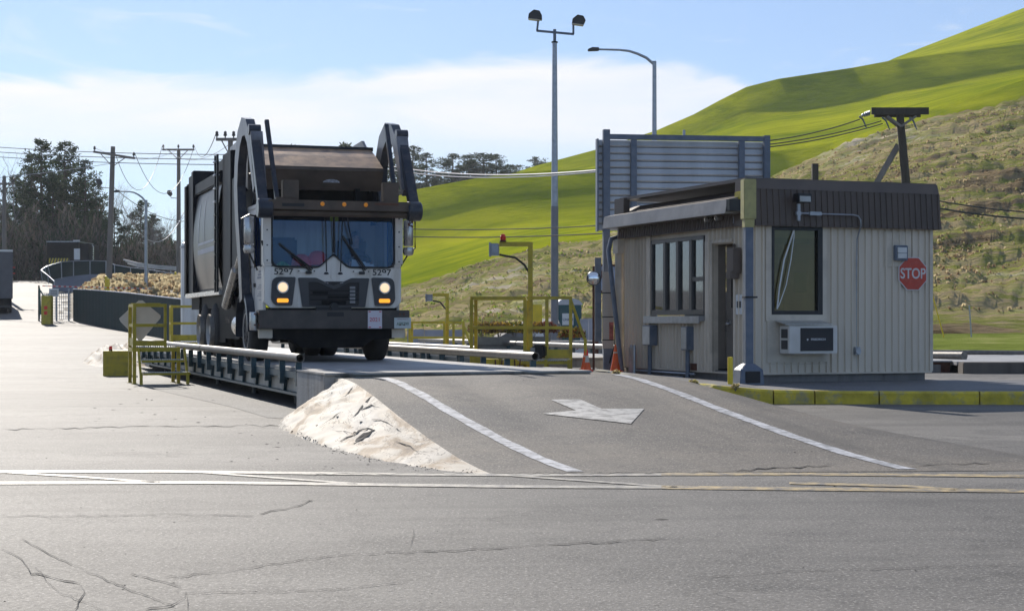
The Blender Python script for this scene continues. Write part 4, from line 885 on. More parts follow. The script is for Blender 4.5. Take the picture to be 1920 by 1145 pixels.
ring(roundpoly(WO, rad), roundpoly(WI, rad2), -.002, .04, 'windscreen_seal', M_BLACK, T)
g = roundpoly(WI, rad2); 
MB().prism([(x, .016, z) for x, z in g if True], (0, .006, 0)).build('windscreen', M_WINS, T)
MB().box(-.012, .012, .002, .030, 1.84, 2.47).build('windscreen_divider', M_BLACK, T)
MB().box(-1.0, 1.0, .024, .034, 2.36, 2.46).build('sun_strip', M_BLACK, T)
# things behind the windscreen
dz = zt
def intruck(x, y, z):
    c_, s_ = math.cos(R(18.2)), math.sin(R(18.2)); x, y, z = x * 1.035, y * 1.035, z * 1.035; return (TX + x * c_ - y * s_, TY + x * s_ + y * c_, zt + z)
for x, z, lab in ((-.50, 1.73, 'round red helmet on the dashboard, the lower left one of two'), (-.23, 1.79, 'round red helmet on the dashboard, the upper right one of two')):
    h_ = thing('helmet', lab, 'helmet', intruck(x, .22, z - .15), R(18.2), 'red helmets behind the windscreen')
    MB().lathe([(.17, 0), (.18, .06), (.165, .15), (.12, .21), (.06, .245), (.0, .25)], (0, 0, 0), n=18).build('shell', M_RED, h_, smooth=True); MB().lathe([(.19, -.01), (.2, .0), (.19, .02)], (0, 0, 0), n=18).build('brim', M_RED, h_)
v_ = thing('safety_vest', 'crumpled green vest lying at the left end of the dashboard', 'vest', intruck(-.80, .32, 1.58), R(18.2))
b = MB(); [b.v.append((.22 * math.cos(a) * r_i, .12 * math.sin(a) * r_i, .13 * (1 - r_i) + .03 * math.sin(a * 5))) for r_i in (1, .6, .25) for a in [k * .5236 for k in range(12)]]
b.f = [(j * 12 + k, j * 12 + (k + 1) % 12, (j + 1) * 12 + (k + 1) % 12, (j + 1) * 12 + k) for j in range(2) for k in range(12)] + [tuple(24 + k for k in range(12))]; b.m = [0] * len(b.f); b.build('vest_cloth', mat('lime cloth', (.10, .35, .06), .8), v_)
pp = thing('papers', 'loose white papers standing at the right end of the dashboard', 'papers', intruck(.50, .28, 1.58), R(18.2))
for k in range(4): MB().prism([(k * .07 - .15, 0, 0), (k * .07 + .07, .01, 0), (k * .07 + .05, .03, .15 - .02 * k), (k * .07 - .13, .02, .17 - .03 * k)], (0, .004, 0)).build('sheet', M_PAPER, pp)
# driver
M_SKIN = mat('skin', (.42, .24, .17), .6, var=.1); M_NAVY = mat('navy jacket', (.03, .04, .07), .85); M_HAIR = mat('dark hair', (.03, .022, .018), .8)
dr = thing('person', 'driver in a navy jacket seated behind the right half of the windscreen', 'person', intruck(.62, 1.12, 1.42), R(18.2))
nodes = [(0, .06, .0, (.17, .13)), (0, .05, .2, (.16, .12)), (0, .03, .40, (.19, .12)), (0, .02, .50, (.10, .08)), (0, .01, .58, .055), (0, -.01, .66, (.07, .085)), (0, -.02, .75, (.078, .095)), (0, -.01, .82, (.06, .075)),
         (-.18, .03, .44, .07), (-.26, -.12, .24, .052), (-.22, -.34, .26, .038), (-.205, -.40, .265, .034), (.18, .03, .44, .07), (.27, -.12, .24, .052), (.22, -.34, .26, .038), (.205, -.40, .265, .034),
         (-.12, -.2, .02, .085), (-.13, -.42, .0, .065), (-.13, -.45, -.3, .05), (.12, -.2, .02, .085), (.13, -.42, .0, .065), (.13, -.45, -.3, .05)]
edges = [(0, 1), (1, 2), (2, 3), (3, 4), (4, 5), (5, 6), (6, 7), (2, 8), (8, 9), (9, 10), (10, 11), (2, 12), (12, 13), (13, 14), (14, 15), (0, 16), (16, 17), (17, 18), (0, 19), (19, 20), (20, 21)]
body = skin_mesh('body', nodes, edges, [M_NAVY, M_SKIN], dr, lambda c: 1 if c.z > .565 or c.y < -.33 and c.z > .18 else 0)
for sx in (-1, 1):
    for k in range(4):
        z0 = .30 - k * .022; x0 = sx * (.205 + .004 * k)
        skin_mesh('finger', [(x0, -.40, z0, .010), (x0, -.445, z0 + .005, .0095), (x0 - sx * .02, -.468, z0, .0085), (x0 - sx * .045 , -.455, z0 - .004, .007)], [(0, 1), (1, 2), (2, 3)], [M_SKIN], dr, sub=1)
    skin_mesh('thumb', [(sx * .19, -.385, .285, .012), (sx * .165, -.41, .30, .010), (sx * .155, -.44, .305, .008)], [(0, 1), (1, 2)], [M_SKIN], dr, sub=1)
b = MB().lathe([(.083, .0), (.088, .03), (.082, .08), (.05, .115), (0, .125)], (0, .0, .755), n=16); b.build('hair', M_HAIR, dr, smooth=True)
MB().prism([(-.012, -.112, .70), (.012, -.112, .70), (.006, -.112, .745), (-.006, -.112, .745)], (0, -.018, 0)).build('nose', M_SKIN, dr, bevel=.003)
for sx in (-1, 1):
    MB().lathe([(.0, -.005), (.010, 0), (.0, .005)], (sx * .03, -.106, .752), 'y', 8).build('eye', M_HAIR, dr); MB().lathe([(.0, -.01), (.02, 0), (.0, .01)], (sx * .082, 0, .735), 'x', 8).build('ear', M_SKIN, dr)
MB().box(-.024, .024, -.108, -.10, .676, .683).build('mouth', mat('lips', (.3, .12, .1), .6), dr)
# front details
for sx, xc in ((-1, -.83), (1, .83)):
    hp_ = [(xc - sx * .27 * -1 if False else xc + sx * .19, 1.42), (xc + sx * .205, 1.12), (xc + sx * .17, .965), (xc - sx * .15, .965), (xc - sx * .22, 1.44)]
    pl = MB().prism([(x, -.012, z) for x, z in roundpoly([(xc + sx * .20, 1.43), (xc + sx * .22, 1.04), (xc + sx * .14, .955), (xc - sx * .13, .955), (xc - sx * .19, 1.43)], [.12, .06, .05, .03, .03])], (0, .03, 0)).build('headlamp_panel', M_PLASG, T)
    MB().lathe([(.098, -.03), (.104, -.01), (.098, .0)], (xc + sx * .03, -.01, 1.26), 'y', 24).build('headlamp_bezel', M_SILV, T, smooth=True)
    hl = MB().lathe([(.0, -.046), (.05, -.044), (.07, -.04), (.078, -.03), (.078, 0)], (xc + sx * .03, -.012, 1.26), 'y', 24).build('headlight', M_LAMPON, T, smooth=True)
    MB().box(xc - .095 + sx * .03, xc + .095 + sx * .03, -.035, -.012, 1.01, 1.075).build('turn_signal', M_AMBER, T, bevel=.01)
    bz = MB().box(xc - sx * .30 - .018, xc - sx * .30 + .018, -.006, .02, .93, 1.44)
    # grille handles / white recess plates below the windscreen
    MB().box(sx * .46 - .15, sx * .46 + .15, -.004, .02, 1.50, 1.56).build('hinge_plate', M_WHITE, T, bevel=.004)
    b = MB(); [b.lathe([(.012, -.012), (.012, 0)], (sx * .46 + dx, -.002, 1.53), 'y', 8) for dx in (-.13, .13)]; b.build('bolt', M_BLACKM, T)
gr = ring(roundpoly([(-.60, 1.42), (-.53, .935), (.53, .935), (.60, 1.42), (.30, 1.42), (.10, 1.33), (0, 1.29), (-.10, 1.33), (-.30, 1.42)], .02, 2), roundpoly([(-.43, 1.35), (-.42, .96), (.42, .96), (.43, 1.35), (.27, 1.35), (.10, 1.27), (0, 1.23), (-.10, 1.27), (-.27, 1.35)], .015, 2), -.016, .03, 'grille_frame', M_PLASG, T)
MB().box(-.45, .45, .0, .018, .94, 1.36).build('grille_recess', M_BLACK, T)
b = MB()
for z in (1.05, 1.13, 1.20): b.box(-.40, .40, -.012, .0, z, z + .012)
b.box(-.20, .20, -.012, 0, .98, 1.04); b.box(-.36, -.1, -.01, 0, 1.15, 1.19); b.box(-.1, .24, -.01, 0, 1.08, 1.12)
b.build('grille_bar', M_TDARK, T)
b = MB(); [b.box(.27 + .05 * 0, .36, -.013, -.001, 1.0 + .06 * k, 1.04 + .06 * k) for k in range(5)]; b.build('grille_louvre', mat('light louvre', (.25, .25, .25), .5), T)
for x in (-.10, .10): MB().tube([(x, -.02, 1.33), (x + (-.06 if x < 0 else .06), -.03, 1.345)], .008, 6).build('grille_clip', M_SILV, T)
# unit numbers
M_INK = mat('black lettering', (.012, .012, .014), .5)
text('unit_number', '5297', .145, M_INK, T, TM(-.84, .0125, 1.515, 1.12), .002, bold=.0015); text('unit_number', '5297', .145, M_INK, T, TM(.82, .0125, 1.515, 1.12), .002, bold=.0015)
MB().prism([(-.06, .006, 1.44), (0, .006, 1.36), (.06, .006, 1.44), (0, .006, 1.5)], (0, .012, 0)).build('nose_plate', M_WHITE, T)
# centre poles (mirror stays)
for x0, x1 in ((-.20, -.145), (.145, .09),): MB().tube([(x0, -.10, 2.58), (x0 * .8, -.11, 2.3), (x1, -.10, 1.52)], .011, 6).build('hood_stay', M_BLACK, T, smooth=True)
MB().tube([(-.02, -.10, 2.60), (0, -.08, 1.82)], .011, 6).build('hood_stay', M_BLACK, T)
MB().tube([(.30 - .1, -.10, 2.6), (.22, -.11, 2.3), (.30, -.05, 1.98)], .014, 6).build('hood_stay', M_BLACK, T)
for x in (-.145, .09): MB().lathe([(0, -.03), (.045, -.02), (.03, .01), (0, .012)], (x, -.085, 1.50), 'z', 4).build('stay_foot', M_BLACKM, T)
# wipers
for pts in ([(-.38, -.03, 1.54), (-.92, -.035, 1.98)], [(.53, -.03, 1.55), (.14, -.035, 2.12)]):
    a, c = Vector(pts[0]), Vector(pts[1]); d_ = (c - a).normalized(); q = Vector((d_.z, 0, -d_.x)) * .03
    w_ = MB().tube([a, a + d_ * .45], .015, 6); w_.tube([a + q, a + d_ * .5 + q * .4], .010, 6); w_.tube([a - q, a + d_ * .4 - q], .009, 6); wp = w_.build('wiper', M_BLACK, T)
    MB().beam(a + d_ * .18 - Vector((0, -.008, 0)), c - Vector((0, -.008, 0)), .022, .03).build('wiper_blade', M_BLACK, wp)
for s_, dx in ((-1, -.44), (1, .46)): MB().box(dx - .04, dx + .06, -.05, -.006, 1.48, 1.53).build('wiper_motor', M_BLACKM, T, bevel=.008)
# bumper and what hangs on it
MB().box(-1.27, 1.27, -.12, .16, .575, .885).build('bumper', M_BUMP, T, bevel=.012)
MB().box(-.14, .14, -.128, -.121, .78, .85).build('bumper_slot', M_BLACK, T)
b = MB().box(-.30, .30, .0, .14, .886, .99); b.lathe([(.07, -.06), (.07, .02)], (0, .0, .94), 'y', 14); b.build('tow_eye', M_BLACKM, T, bevel=.01)
b = MB().box(-1.05, 1.05, .05, .45, .40, .574); b.prism([(-.7, .1, .40), (.7, .1, .40), (.5, .1, .26), (-.5, .1, .26)], (0, .5, 0)); b.box(-1.1, 1.1, .1, .2, .886, .925); b.build('under_bumper', M_TDARK, T)
st_ = MB().box(.55, .79, -.128, -.121, .58, .88).build('inspection_sticker', mat('sticker', (.62, .58, .62), .6, var=.05), T)
text('sticker_text', '2021', .095, mat('red ink', (.55, .04, .06), .6), st_, TM(.67, -.130, .725, 1), .001)
for dx, dz_ in ((.58, .86), (.76, .86), (.58, .60), (.76, .60)): MB().box(dx - .02, dx + .02, -.1305, -.129, dz_ - .008, dz_ + .008).build('sticker_mark', mat('red ink', (.55, .04, .06), .6), st_)
pl_ = MB().box(1.0, 1.29, -.132, -.1215, .58, .76).build('licence_plate', mat('plate', (.52, .56, .54), .5, var=.05), T, bevel=.004)
text('plate_text', 'AP8799', .085, mat('plate green', (.03, .12, .07), .5), pl_, TM(1.145, -.134, .652, .78), .001)
text('plate_text', 'MASSACHUSETTS', .024, mat('plate red', (.3, .04, .05), .5), pl_, TM(1.145, -.134, .735, 1), .001)
MB().box(1.0, 1.22, .02, .1, .42, .573).build('bumper_bracket', M_TRIM, T); MB().box(-1.25, -1.02, .02, .1, .42, .573).build('step_tray', M_TRIM, T, bevel=.01)
MB().lathe([(.065, .0), (.07, .02), (.07, .28), (.065, .30)], (-1.33, .02, .55), n=16).build('air_tank', M_SILV, T, smooth=True)
# marker lamps, fork cross tube, forks
ct = MB(); ct.box(-1.20, 1.16, -.62, -.44, 2.50, 2.66); ct.tube([(-1.25, -.5, 2.455), (1.2, -.5, 2.455)], .055, 12)
cross = ct.build('fork_crossbar', M_HOPD, T, bevel=.01)
for x in (-.32, .04, .40): MB().lathe([(.0, -.045), (.028, -.03), (.036, 0)], (x, -.621, 2.60), 'y', 14).build('marker_lamp', mat('dim amber lamp', (.55, .22, .03), .3, emit=(1, .35, .02), es=.15), T, smooth=True)
MB().box(-1.07, -.75, -.60, -.5, 2.661, 2.70).build('crossbar_plate', M_HOPD, T)
for x, tx in ((-.83, -1.04), (.83, .93)):
    MB().box(x - .13, x + .13, -.60, -.42, 2.662, 2.98).build('fork_bracket', M_HOPD, T, bevel=.01)
for x, dx in ((-1.03, -.09), (.94, -.04)):
    MB().beam((x, -.50, 2.60), (x + dx, .02, 4.0), .065, .07, up=(1, 0, 0)).build('fork_tine', M_TARM, T, bevel=.006)
for sx in (-1, 1):
    x = sx * 1.26
    MB().lathe([(.14, -.12), (.16, -.10), (.16, .10), (.14, .12)], (sx * 1.24, -.5, 2.52), 'x', 20).build('arm_pivot', M_TARM, T, smooth=True)
    # lift arm: curved plate girder
    cen = [(1.35, 1.05), (1.55, 1.8), (1.85, 2.55), (1.95, 3.05), (1.85, 3.5), (1.6, 3.85), (1.25, 4.02), (.9, 3.98), (.62, 3.78), (.3, 3.3), (.02, 2.85)]
    wid = [.13, .16, .18, .19, .19, .19, .17, .14, .12, .10, .07]
    L_, R_ = [], []
    for i, (y, z) in enumerate(cen):
        a = Vector(cen[max(i - 1, 0)]); c = Vector(cen[min(i + 1, len(cen) - 1)]); t_ = (c - a).normalized(); nn = Vector((-t_.y, t_.x))
        L_.append((y + nn.x * wid[i], z + nn.y * wid[i])); R_.append((y - nn.x * wid[i], z - nn.y * wid[i]))
    b = MB(); m_ = len(cen)
    for xx in (x - .075, x + .075):
        b.v += [(xx, y, z) for y, z in L_] + [(xx, y, z) for y, z in R_]
    for i in range(m_ - 1):
        for o in (0, 2 * m_): b.f.append((o + i, o + i + 1, o + m_ + i + 1, o + m_ + i)); b.m.append(0)
        b.f.append((i, i + 1, 2 * m_ + i + 1, 2 * m_ + i)); b.f.append((m_ + i, m_ + i + 1, 3 * m_ + i + 1, 3 * m_ + i)); b.m += [1, 1]
    b.f += [(0, m_, 3 * m_, 2 * m_), (m_ - 1, 2 * m_ - 1, 4 * m_ - 1, 3 * m_ - 1)]; b.m += [1, 1]
    arm = b.build('lift_arm', [M_TARMG, M_TARM], T)
    MB().beam((x, .42, 3.86), (x, -.42, 2.62), .15, .16, up=(1, 0, 0)).build('fork_link', M_TARM, T, bevel=.01)
    MB().beam((x - sx * .02, .30, 3.84), (x - sx * .02, -.10, 2.9), .04, .20, up=(1, 0, 0)).build('link_plate', M_TARMG, T)
    MB().lathe([(.09, -.1), (.09, .1)], (x, .40, 3.88), 'x', 14).build('link_pin', M_TARM, T)
    c1 = MB().tube([(x + sx * .03, 3.35, .98), (x + sx * .03, 2.15, 1.62)], .085, 14).build('lift_cylinder', M_SILV, T, smooth=True); MB().tube([(x + sx * .03, 2.16, 1.615), (x + sx * .03, 1.55, 1.94)], .045, 10).build('cylinder_rod', M_SILV, c1, smooth=True)
    # wheels
    def wheel(y, wx, dual=False, front=False):
        wt = .32
        xo = sx * 1.22; xi = sx * (1.22 - wt)
        ty = MB().lathe([(.30, xo * 0 - wt / 2), (.44, -wt / 2), (.505, -wt / 2 + .03), (.53, -wt / 2 + .07), (.53, wt / 2 - .07), (.505, wt / 2 - .03), (.44, wt / 2), (.30, wt / 2)], (sx * (1.22 - wt / 2), y, .53), 'x', 40)
        for k in range(40 if front else 0):
            a = 2 * math.pi * k / 40
            for off in (-.09, -.03, .03, .09):
                cy, cz = y + .533 * math.cos(a), .53 + .533 * math.sin(a)
        w = ty.build('wheel', M_TYRE, T, smooth=True)
        dd = sx * (-.02 if front else -.11)
        MB().lathe([(.0, sx * .0), (.12, sx * .0), (.13, sx * -.02), (.20, sx * (-.035)), (.275, sx * -.01), (.30, sx * .012), (.315, sx * .012), (.30, sx * -.1), (.0, sx * -.12)] if front else [(.0, sx * .06), (.09, sx * .06), (.10, sx * -.02), (.24, sx * -.06), (.29, sx * .075), (.31, sx * .095), (.30, sx * -.1), (.0, sx * -.12)], (sx * 1.215 - sx * .0, y, .53), 'x', 28).build('rim', M_RIM, w, smooth=True)
        b = MB()
        for k in range(10): a = 2 * math.pi * k / 10; b.lathe([(.018, -.03), (.018, .035)], (sx * 1.205, y + .165 * math.cos(a), .53 + .165 * math.sin(a)), 'x', 6)
        b.build('wheel_nut', M_BLACKM, w)
        if dual: MB().lathe([(.30, -.14), (.44, -.14), (.52, -.1), (.53, 0), (.52, .1), (.44, .14), (.30, .14)], (sx * .74, y, .53), 'x', 32).build('wheel', M_TYRE, T, smooth=True)
        return w
    wheel(1.5, 0, front=True); wheel(5.6, 0, True); wheel(7.05, 0, True)
    # front fender
    b = MB(); n = 14; o = 0
    for k in range(n + 1):
        a = R(-12 + 195 * k / n); cy, cz = 1.5 + .66 * math.cos(a), .56 + .66 * math.sin(a)
        for q_, xq in ((0, sx * .98), (0, sx * 1.30)): b.v.append((xq, cy, cz))
        b.v.append((sx * 1.31, 1.5 + .61 * math.cos(a), .56 + .61 * math.sin(a))); b.v.append((sx * .98, 1.5 + .63 * math.cos(a), .56 + .63 * math.sin(a)))
    for k in range(n):
        for j in range(4): q_ = (j + 1) % 4; b.f.append((k * 4 + j, k * 4 + q_, (k + 1) * 4 + q_, (k + 1) * 4 + j)); b.m.append(0)
    b.f += [(0, 1, 2, 3), (n * 4, n * 4 + 1, n * 4 + 2, n * 4 + 3)]; b.m += [0, 0]
    b.build('front_fender', mat('blue black fender', (.02, .028, .045), .35, .1, var=.3, coat=.3), T, smooth=True)
    # side window, door seams, mirror
    MB().box(min(x * .0 + sx * 1.145, sx * 1.150), max(sx * 1.145, sx * 1.150), .34, .98, 1.62, 2.5).build('side_window', M_WINS, T)
    b = MB()
    for y in (.33, .97): b.box(min(sx * 1.152, sx * 1.168), max(sx * 1.152, sx * 1.168), y - .02, y + .02, 1.6, 2.5)
    b.box(min(sx * 1.161, sx * 1.165), max(sx * 1.161, sx * 1.165), 1.0, 1.012, .8, 1.6); b.build('door_seam', M_BLACK, T)
    MB().box(min(sx * 1.162, sx * 1.19), max(sx * 1.162, sx * 1.19), .85, .95, 1.28, 1.34).build('door_handle', M_BLACKM, T)
    mx = sx * 1.36
    mm_ = MB().lathe([(.075, 0), (.085, .02), (.085, .42), (.075, .44)], (mx, .32, 1.98), n=16).build('mirror', M_SILV, T, smooth=True)
    MB().lathe([(.0, -.03), (.08, -.01), (.1, .05), (.085, .12), (0, .13)], (mx, .32, 1.84), n=14).build('mirror_lower', M_SILV, T, smooth=True)
    MB().tube([(sx * 1.16, .45, 2.44), (mx, .32, 2.46), (mx + sx * .12, .32, 2.40), (mx + sx * .12, .32, 1.95), (mx, .33, 1.84), (sx * 1.2, .45, 1.55)], .014, 8).build('mirror_arm', M_BLACKM, T, smooth=True)
    MB().tube([(sx * 1.165, .10, 1.95), (sx * 1.19, .06, 2.02)], .018, 6).build('grab_handle', M_BLACK, T)
    MB().box(min(sx * 1.05, sx * 1.18), max(sx * 1.05, sx * 1.18), -.005, .015, 1.66, 2.45).build('pillar_cover', M_WHITE, T, bevel=.004)
# door lettering (small grey print on the left side)
b = MB()
for k, z in enumerate((1.86 - .35, 1.46, 1.41, 1.30, 1.27, 1.24, 1.18, 1.15, 1.12, 1.05)): b.box(-1.1645, -1.1605, .30, .30 + .22 + .08 * ((k * 7) % 3), z, z + (.035 if k < 3 else .012))
b.build('door_decal', mat('decal grey', (.30, .30, .33), .6), T)
# hoses, chains, bolts and straps
for k, (x, y) in enumerate(((1.12, 1.3), (1.16, 1.45), (-1.12, 1.4), (.72, 1.18))):
    MB().tube([(x, y, 2.7), (x * .96, y + .08, 3.0), (x * 1.0, y + .25, 3.25), (x * .97, y + .6, 3.3)], .02, 6).build('hydraulic_hose', M_BLACK, T, smooth=True)
b = MB()
for k in range(9): b.lathe([(.008, -.018), (.018, 0), (.008, .018)], (1.18 + .03 * math.sin(k), -.5 + .03 * math.cos(k * 2), 2.36 - .012 * k), 'x' if k % 2 else 'z', 8)
b.build('chain', M_RUST, T)
for sx in (-1, 1):
    b = MB(); [b.lathe([(.016, -.012), (.016, 0)], (sx * 1.22 + dx_, -.122, zz_), 'y', 6) for dx_ in (-.05, -.12) for zz_ in (.64, .82)]; b.build('bolt', M_RUST, T)
    b = MB(); [b.lathe([(.014, 0), (.014, -.010)], (sx * 1.115, -.004, z_), 'y', 6) for z_ in (1.70, 1.95, 2.2, 2.42)]; b.build('bolt', M_PLASG, T)
MB().box(-.98, -.62, -.626, -.621, 2.55, 2.60).build('stencil_patch', M_BLACK, T); MB().box(.55, .95, -.626, -.621, 2.60, 2.635).build('stencil_patch', M_RUST, T)
MB().box(-.06, .08, .018, .022, 2.36, 2.46).build('green_decal', mat('green decal', (.25, .35, .05), .5), T)
# tailgate edge
MB().box(-1.25, 1.25, 9.5, 9.9, 1.2, 3.7).build('tailgate', M_TDARK, T, bevel=.05)
# white tank seen behind the truck
p = P(348, 602, 60); wt_ = thing('storage_tank', 'tall white tank showing just left of the big truck tail', 'tank', (p.x + .25, 60, 0), 0)
MB().lathe([(.42, 0), (.42, 4.0), (.38, 4.12), (.2, 4.22), (0, 4.26)], (0, 0, 0), n=24).build('tank_shell', M_WHITE, wt_, smooth=True); MB().lathe([(.45, 3.95), (.45, 4.02)], (0, 0, 0), n=24).build('tank_band', M_GALV, wt_)
# ------------------------------------------------------------------ the booth
BW, BD = 3.85, 5.3
B = thing('booth', 'beige ribbed metal weigh booth with dark brown roof band', 'booth', (4.225, 29.5, .2), R(21))
def ribbed(name, m, par, axis, fixed, a0, a1, z0, z1, pitch=.145, depth=.040, out=-1, tilt=0):
    # trapezoid ribs standing out from a wall plane; axis 'x': along x at y=fixed, axis 'y': along y at x=fixed
    b = MB(); pts = []; a = a0
    while a < a1 - 1e-4:
        for f, d in ((0, 0), (.38, 0), (.46, 1), (.60, 1), (.68, 0)):
            q = a + pitch * f
            if q < a1: pts.append((q, d * depth))
        a += pitch
    pts.append((a1, 0))
    for z, sh in ((z0, 0), (z1, tilt)):
        for q, d in pts:
            f = fixed + out * (d + 0) - out * sh
            b.v.append((q, f, z) if axis == 'x' else (f, q, z))
    n = len(pts); b.f = [(i, i + 1, n + i + 1, n + i) for i in range(n - 1)]; b.m = [0] * (n - 1)
    return b.build(name, m, par)
zf, zt_ = .17, 2.83           # cladding from / to (local)
MB().box(.04, BW - .1, .04, BD - .04, -.1, zf + .02).build('footing', M_FOUND, B)
# walls as slabs with real openings
def wall_y(x0, x1, name):     # slab between x0..x1 (thickness) along y with window and door openings
    b = MB()
    b.box(x0, x1, 0, .58, zf, 2.83); b.box(x0, x1, .58, 1.34, 2.52, 2.83); b.box(x0, x1, 1.34, 1.67, zf, 2.83)
    b.box(x0, x1, 1.67, 3.96, zf, 1.2); b.box(x0, x1, 1.67, 3.96, 2.72, 2.83); b.box(x0, x1, 3.96, BD, zf, 2.83); return b.build(name, M_TRIM, B)
wall_y(0, .1, 'wall')
b = MB(); b.box(.1, .456, 0, .1, zf, 2.83); b.box(.456, 1.493, 0, .1, zf, 1.23); b.box(.456, 1.493, 0, .1, 2.76, 2.83); b.box(1.493, BW, 0, .1, zf, 2.83); b.build('wall', M_TRIM, B)
b = MB(); b.box(.1, .7, BD - .1, BD, zf, 2.83); b.box(.7, 2.8, BD - .1, BD, zf, 1.0); b.box(.7, 2.8, BD - .1, BD, 2.7, 2.83); b.box(2.8, BW, BD - .1, BD, zf, 2.83); b.build('wall', M_TRIM, B)
MB().box(BW - .1, BW, .1, BD - .1, zf, 2.83).build('wall', M_TRIM, B)
MB().box(.1, BW - .1, .1, BD - .1, zf + .021, zf + .05).build('floor', M_TDARK, B)
# cladding
for a0, a1, z0, z1 in ((.05, .36, zf, zt_), (.36, 1.62, zf, .32), (1.62, BW, zf, zt_)): ribbed('cladding', M_WALL, B, 'x', -.006, a0, a1, z0, z1)
ribbed('cladding', M_WALL, B, 'x', -.006, .36, 1.62, .34, .36)
for a0, a1, z0, z1 in ((.05, .56, zf, zt_), (.58, 1.34, 2.56, zt_), (1.36, 1.5, zf, zt_), (1.5, 4.1, zf, 1.12), (4.15, 4.3 + .9, zf, zt_)): ribbed('cladding', M_WALL, B, 'y', -.006, a0, a1, z0, z1, pitch=.15, depth=.05)
# trims around window, corner and base
b = MB(); b.box(-.03, .05, -.035, .05, zf, zt_); b.box(BW - .04, BW + .03, -.035, .06, zf, zt_)
b.box(-.012, BW + .0, -.045, -.0, zf - .03, zf + .0); b.box(-.045, 0, -.0, BD, zf - .03, zf)
b.box(.33, .45, -.03, -.007, 1.15, zt_ - .02); b.box(1.5, 1.60, -.03, -.007, 1.15, zt_ - .02); b.box(.33, 1.60, -.033, -.007, 1.10, 1.22)
b.box(.36, 1.62, -.025, -.007, .36, 1.10)
b.box(-.035, -.007, 1.34, 1.62, zf, 2.60); b.box(-.034, -.007, 3.97, 4.16, 1.15, zt_ - .02); b.box(-.04, -.007, .56, 1.36, 2.54, 2.60)
b.box(3.1 - .28, 3.1 + .3, -.03, -.007, 2.1, 2.75)
b.build('trim', M_TRIM, B, bevel=.003)
# front window
fw = MB(); fw.box(.45, .50, -.04, .08, 1.22, 2.80); fw.box(1.40, 1.50, -.04, .08, 1.22, 2.80); fw.box(.50, 1.40, -.04, .08, 1.22, 1.29); fw.box(.50, 1.40, -.04, .08, 2.74, 2.80)
fw = fw.build('window', M_BLACKM, B); MB().box(.50, 1.40, .02, .028, 1.29, 2.74).build('pane', M_WIN, fw)
MB().box(.56, 1.36, .2, .205, 2.5, 2.74).build('blind', mat('window blind', (.28, .27, .18), .8), fw)
MB().tube([(.93, -.0, 2.78), (.86, -.02, 2.6), (.70, -.035, 2.2), (.60, -.04, 1.7), (.56, -.03, 1.32)], .014, 6).build('white_cable', M_PAPER, B, smooth=True)
MB().tube([(.93, -.0, 2.78), (.91, -.02, 2.6), (.84, -.035, 2.2), (.74, -.04, 1.75), (.60, -.04, 1.40), (.56, -.03, 1.32)], .009, 6).build('white_cable', M_PAPER, B, smooth=True)
MB().box(.95, 1.22, .045, .05, 1.62, 1.98).build('window_notice', mat('olive notice', (.30, .28, .15), .7), B)
MB().box(.51, 1.39, .06, .065, 2.60, 2.74).build('blind', mat('window blind', (.40, .38, .28), .8), B)
# side window of four lights
sw = MB(); sw.box(-.02, .08, 1.68, 1.72, 1.24, 2.70); sw.box(-.02, .08, 3.91, 3.96, 1.24, 2.70); sw.box(-.02, .08, 1.68, 3.96, 1.22, 1.32); sw.box(-.02, .08, 1.68, 3.96, 2.64, 2.71)
for y in (2.22, 2.78, 3.34): sw.box(-.03, .09, y - .05, y + .05, 1.3, 2.66)
sw.box(-.02, .08, 1.7, 2.2, 1.86, 1.94); sw = sw.build('window', M_ALU, B)
MB().box(.02, .026, 1.72, 3.92, 1.32, 2.64).build('pane', glass('side glass', (.55, .55, .52), .12, .03), sw)
b = MB().box(-.14, -.0, 1.64, 4.05, 1.10, 1.20); b.box(-.15, -.13, 1.64, 4.05, 1.06, 1.2); b.build('window_sill', M_GALV, B, bevel=.006)
# inside furniture seen through glass
b = MB().box(.3, 1.0, 1.8, 3.9, .9, .95); b.box(1.9, 2.5, 3.6, 4.4, .2, 1.7); b.box(.5, .9, 2.2, 2.6, .95, 1.3); b.box(.45, .9, 3.0, 3.4, .95, 1.35); b.build('desk', mat('booth furniture', (.28, .28, .30), .7), B)
b = MB().box(1.6, 2.5, 4.2, 4.5, .2, .95); b.build('cabinet', M_PAPER, B)
# door
b = MB().box(.26, .30, .60, 1.32, zf, 2.50); dd = b.build('door', mat('grey brown door', (.20, .175, .15), .55, var=.15), B)
MB().box(.252, .259, .72, 1.12, 1.35, 2.35).build('door_glass', glass('door glass', (.2, .2, .2), .2), dd)
b = MB().box(.245, .2595, 1.12, 1.24, 1.05, 1.12); b.lathe([(.02, -.07), (.03, -.05), (.02, 0)], (.255, 1.2, 1.05), 'x', 10); b.build('handle', M_SILV, dd)
MB().box(.243, .2515, .68, .92, 1.3, 1.72).build('notice', M_PAPER, dd); MB().box(.243, .251, .70, .88, .85, 1.22).build('notice', M_PAPER, dd)
b = MB().box(.1, .26, 1.335, 1.345, zf, 2.52); b.box(.1, .26, .575, .585, zf, 2.52); b.build('door_jamb', mat('jamb', (.20, .17, .14), .6), B)
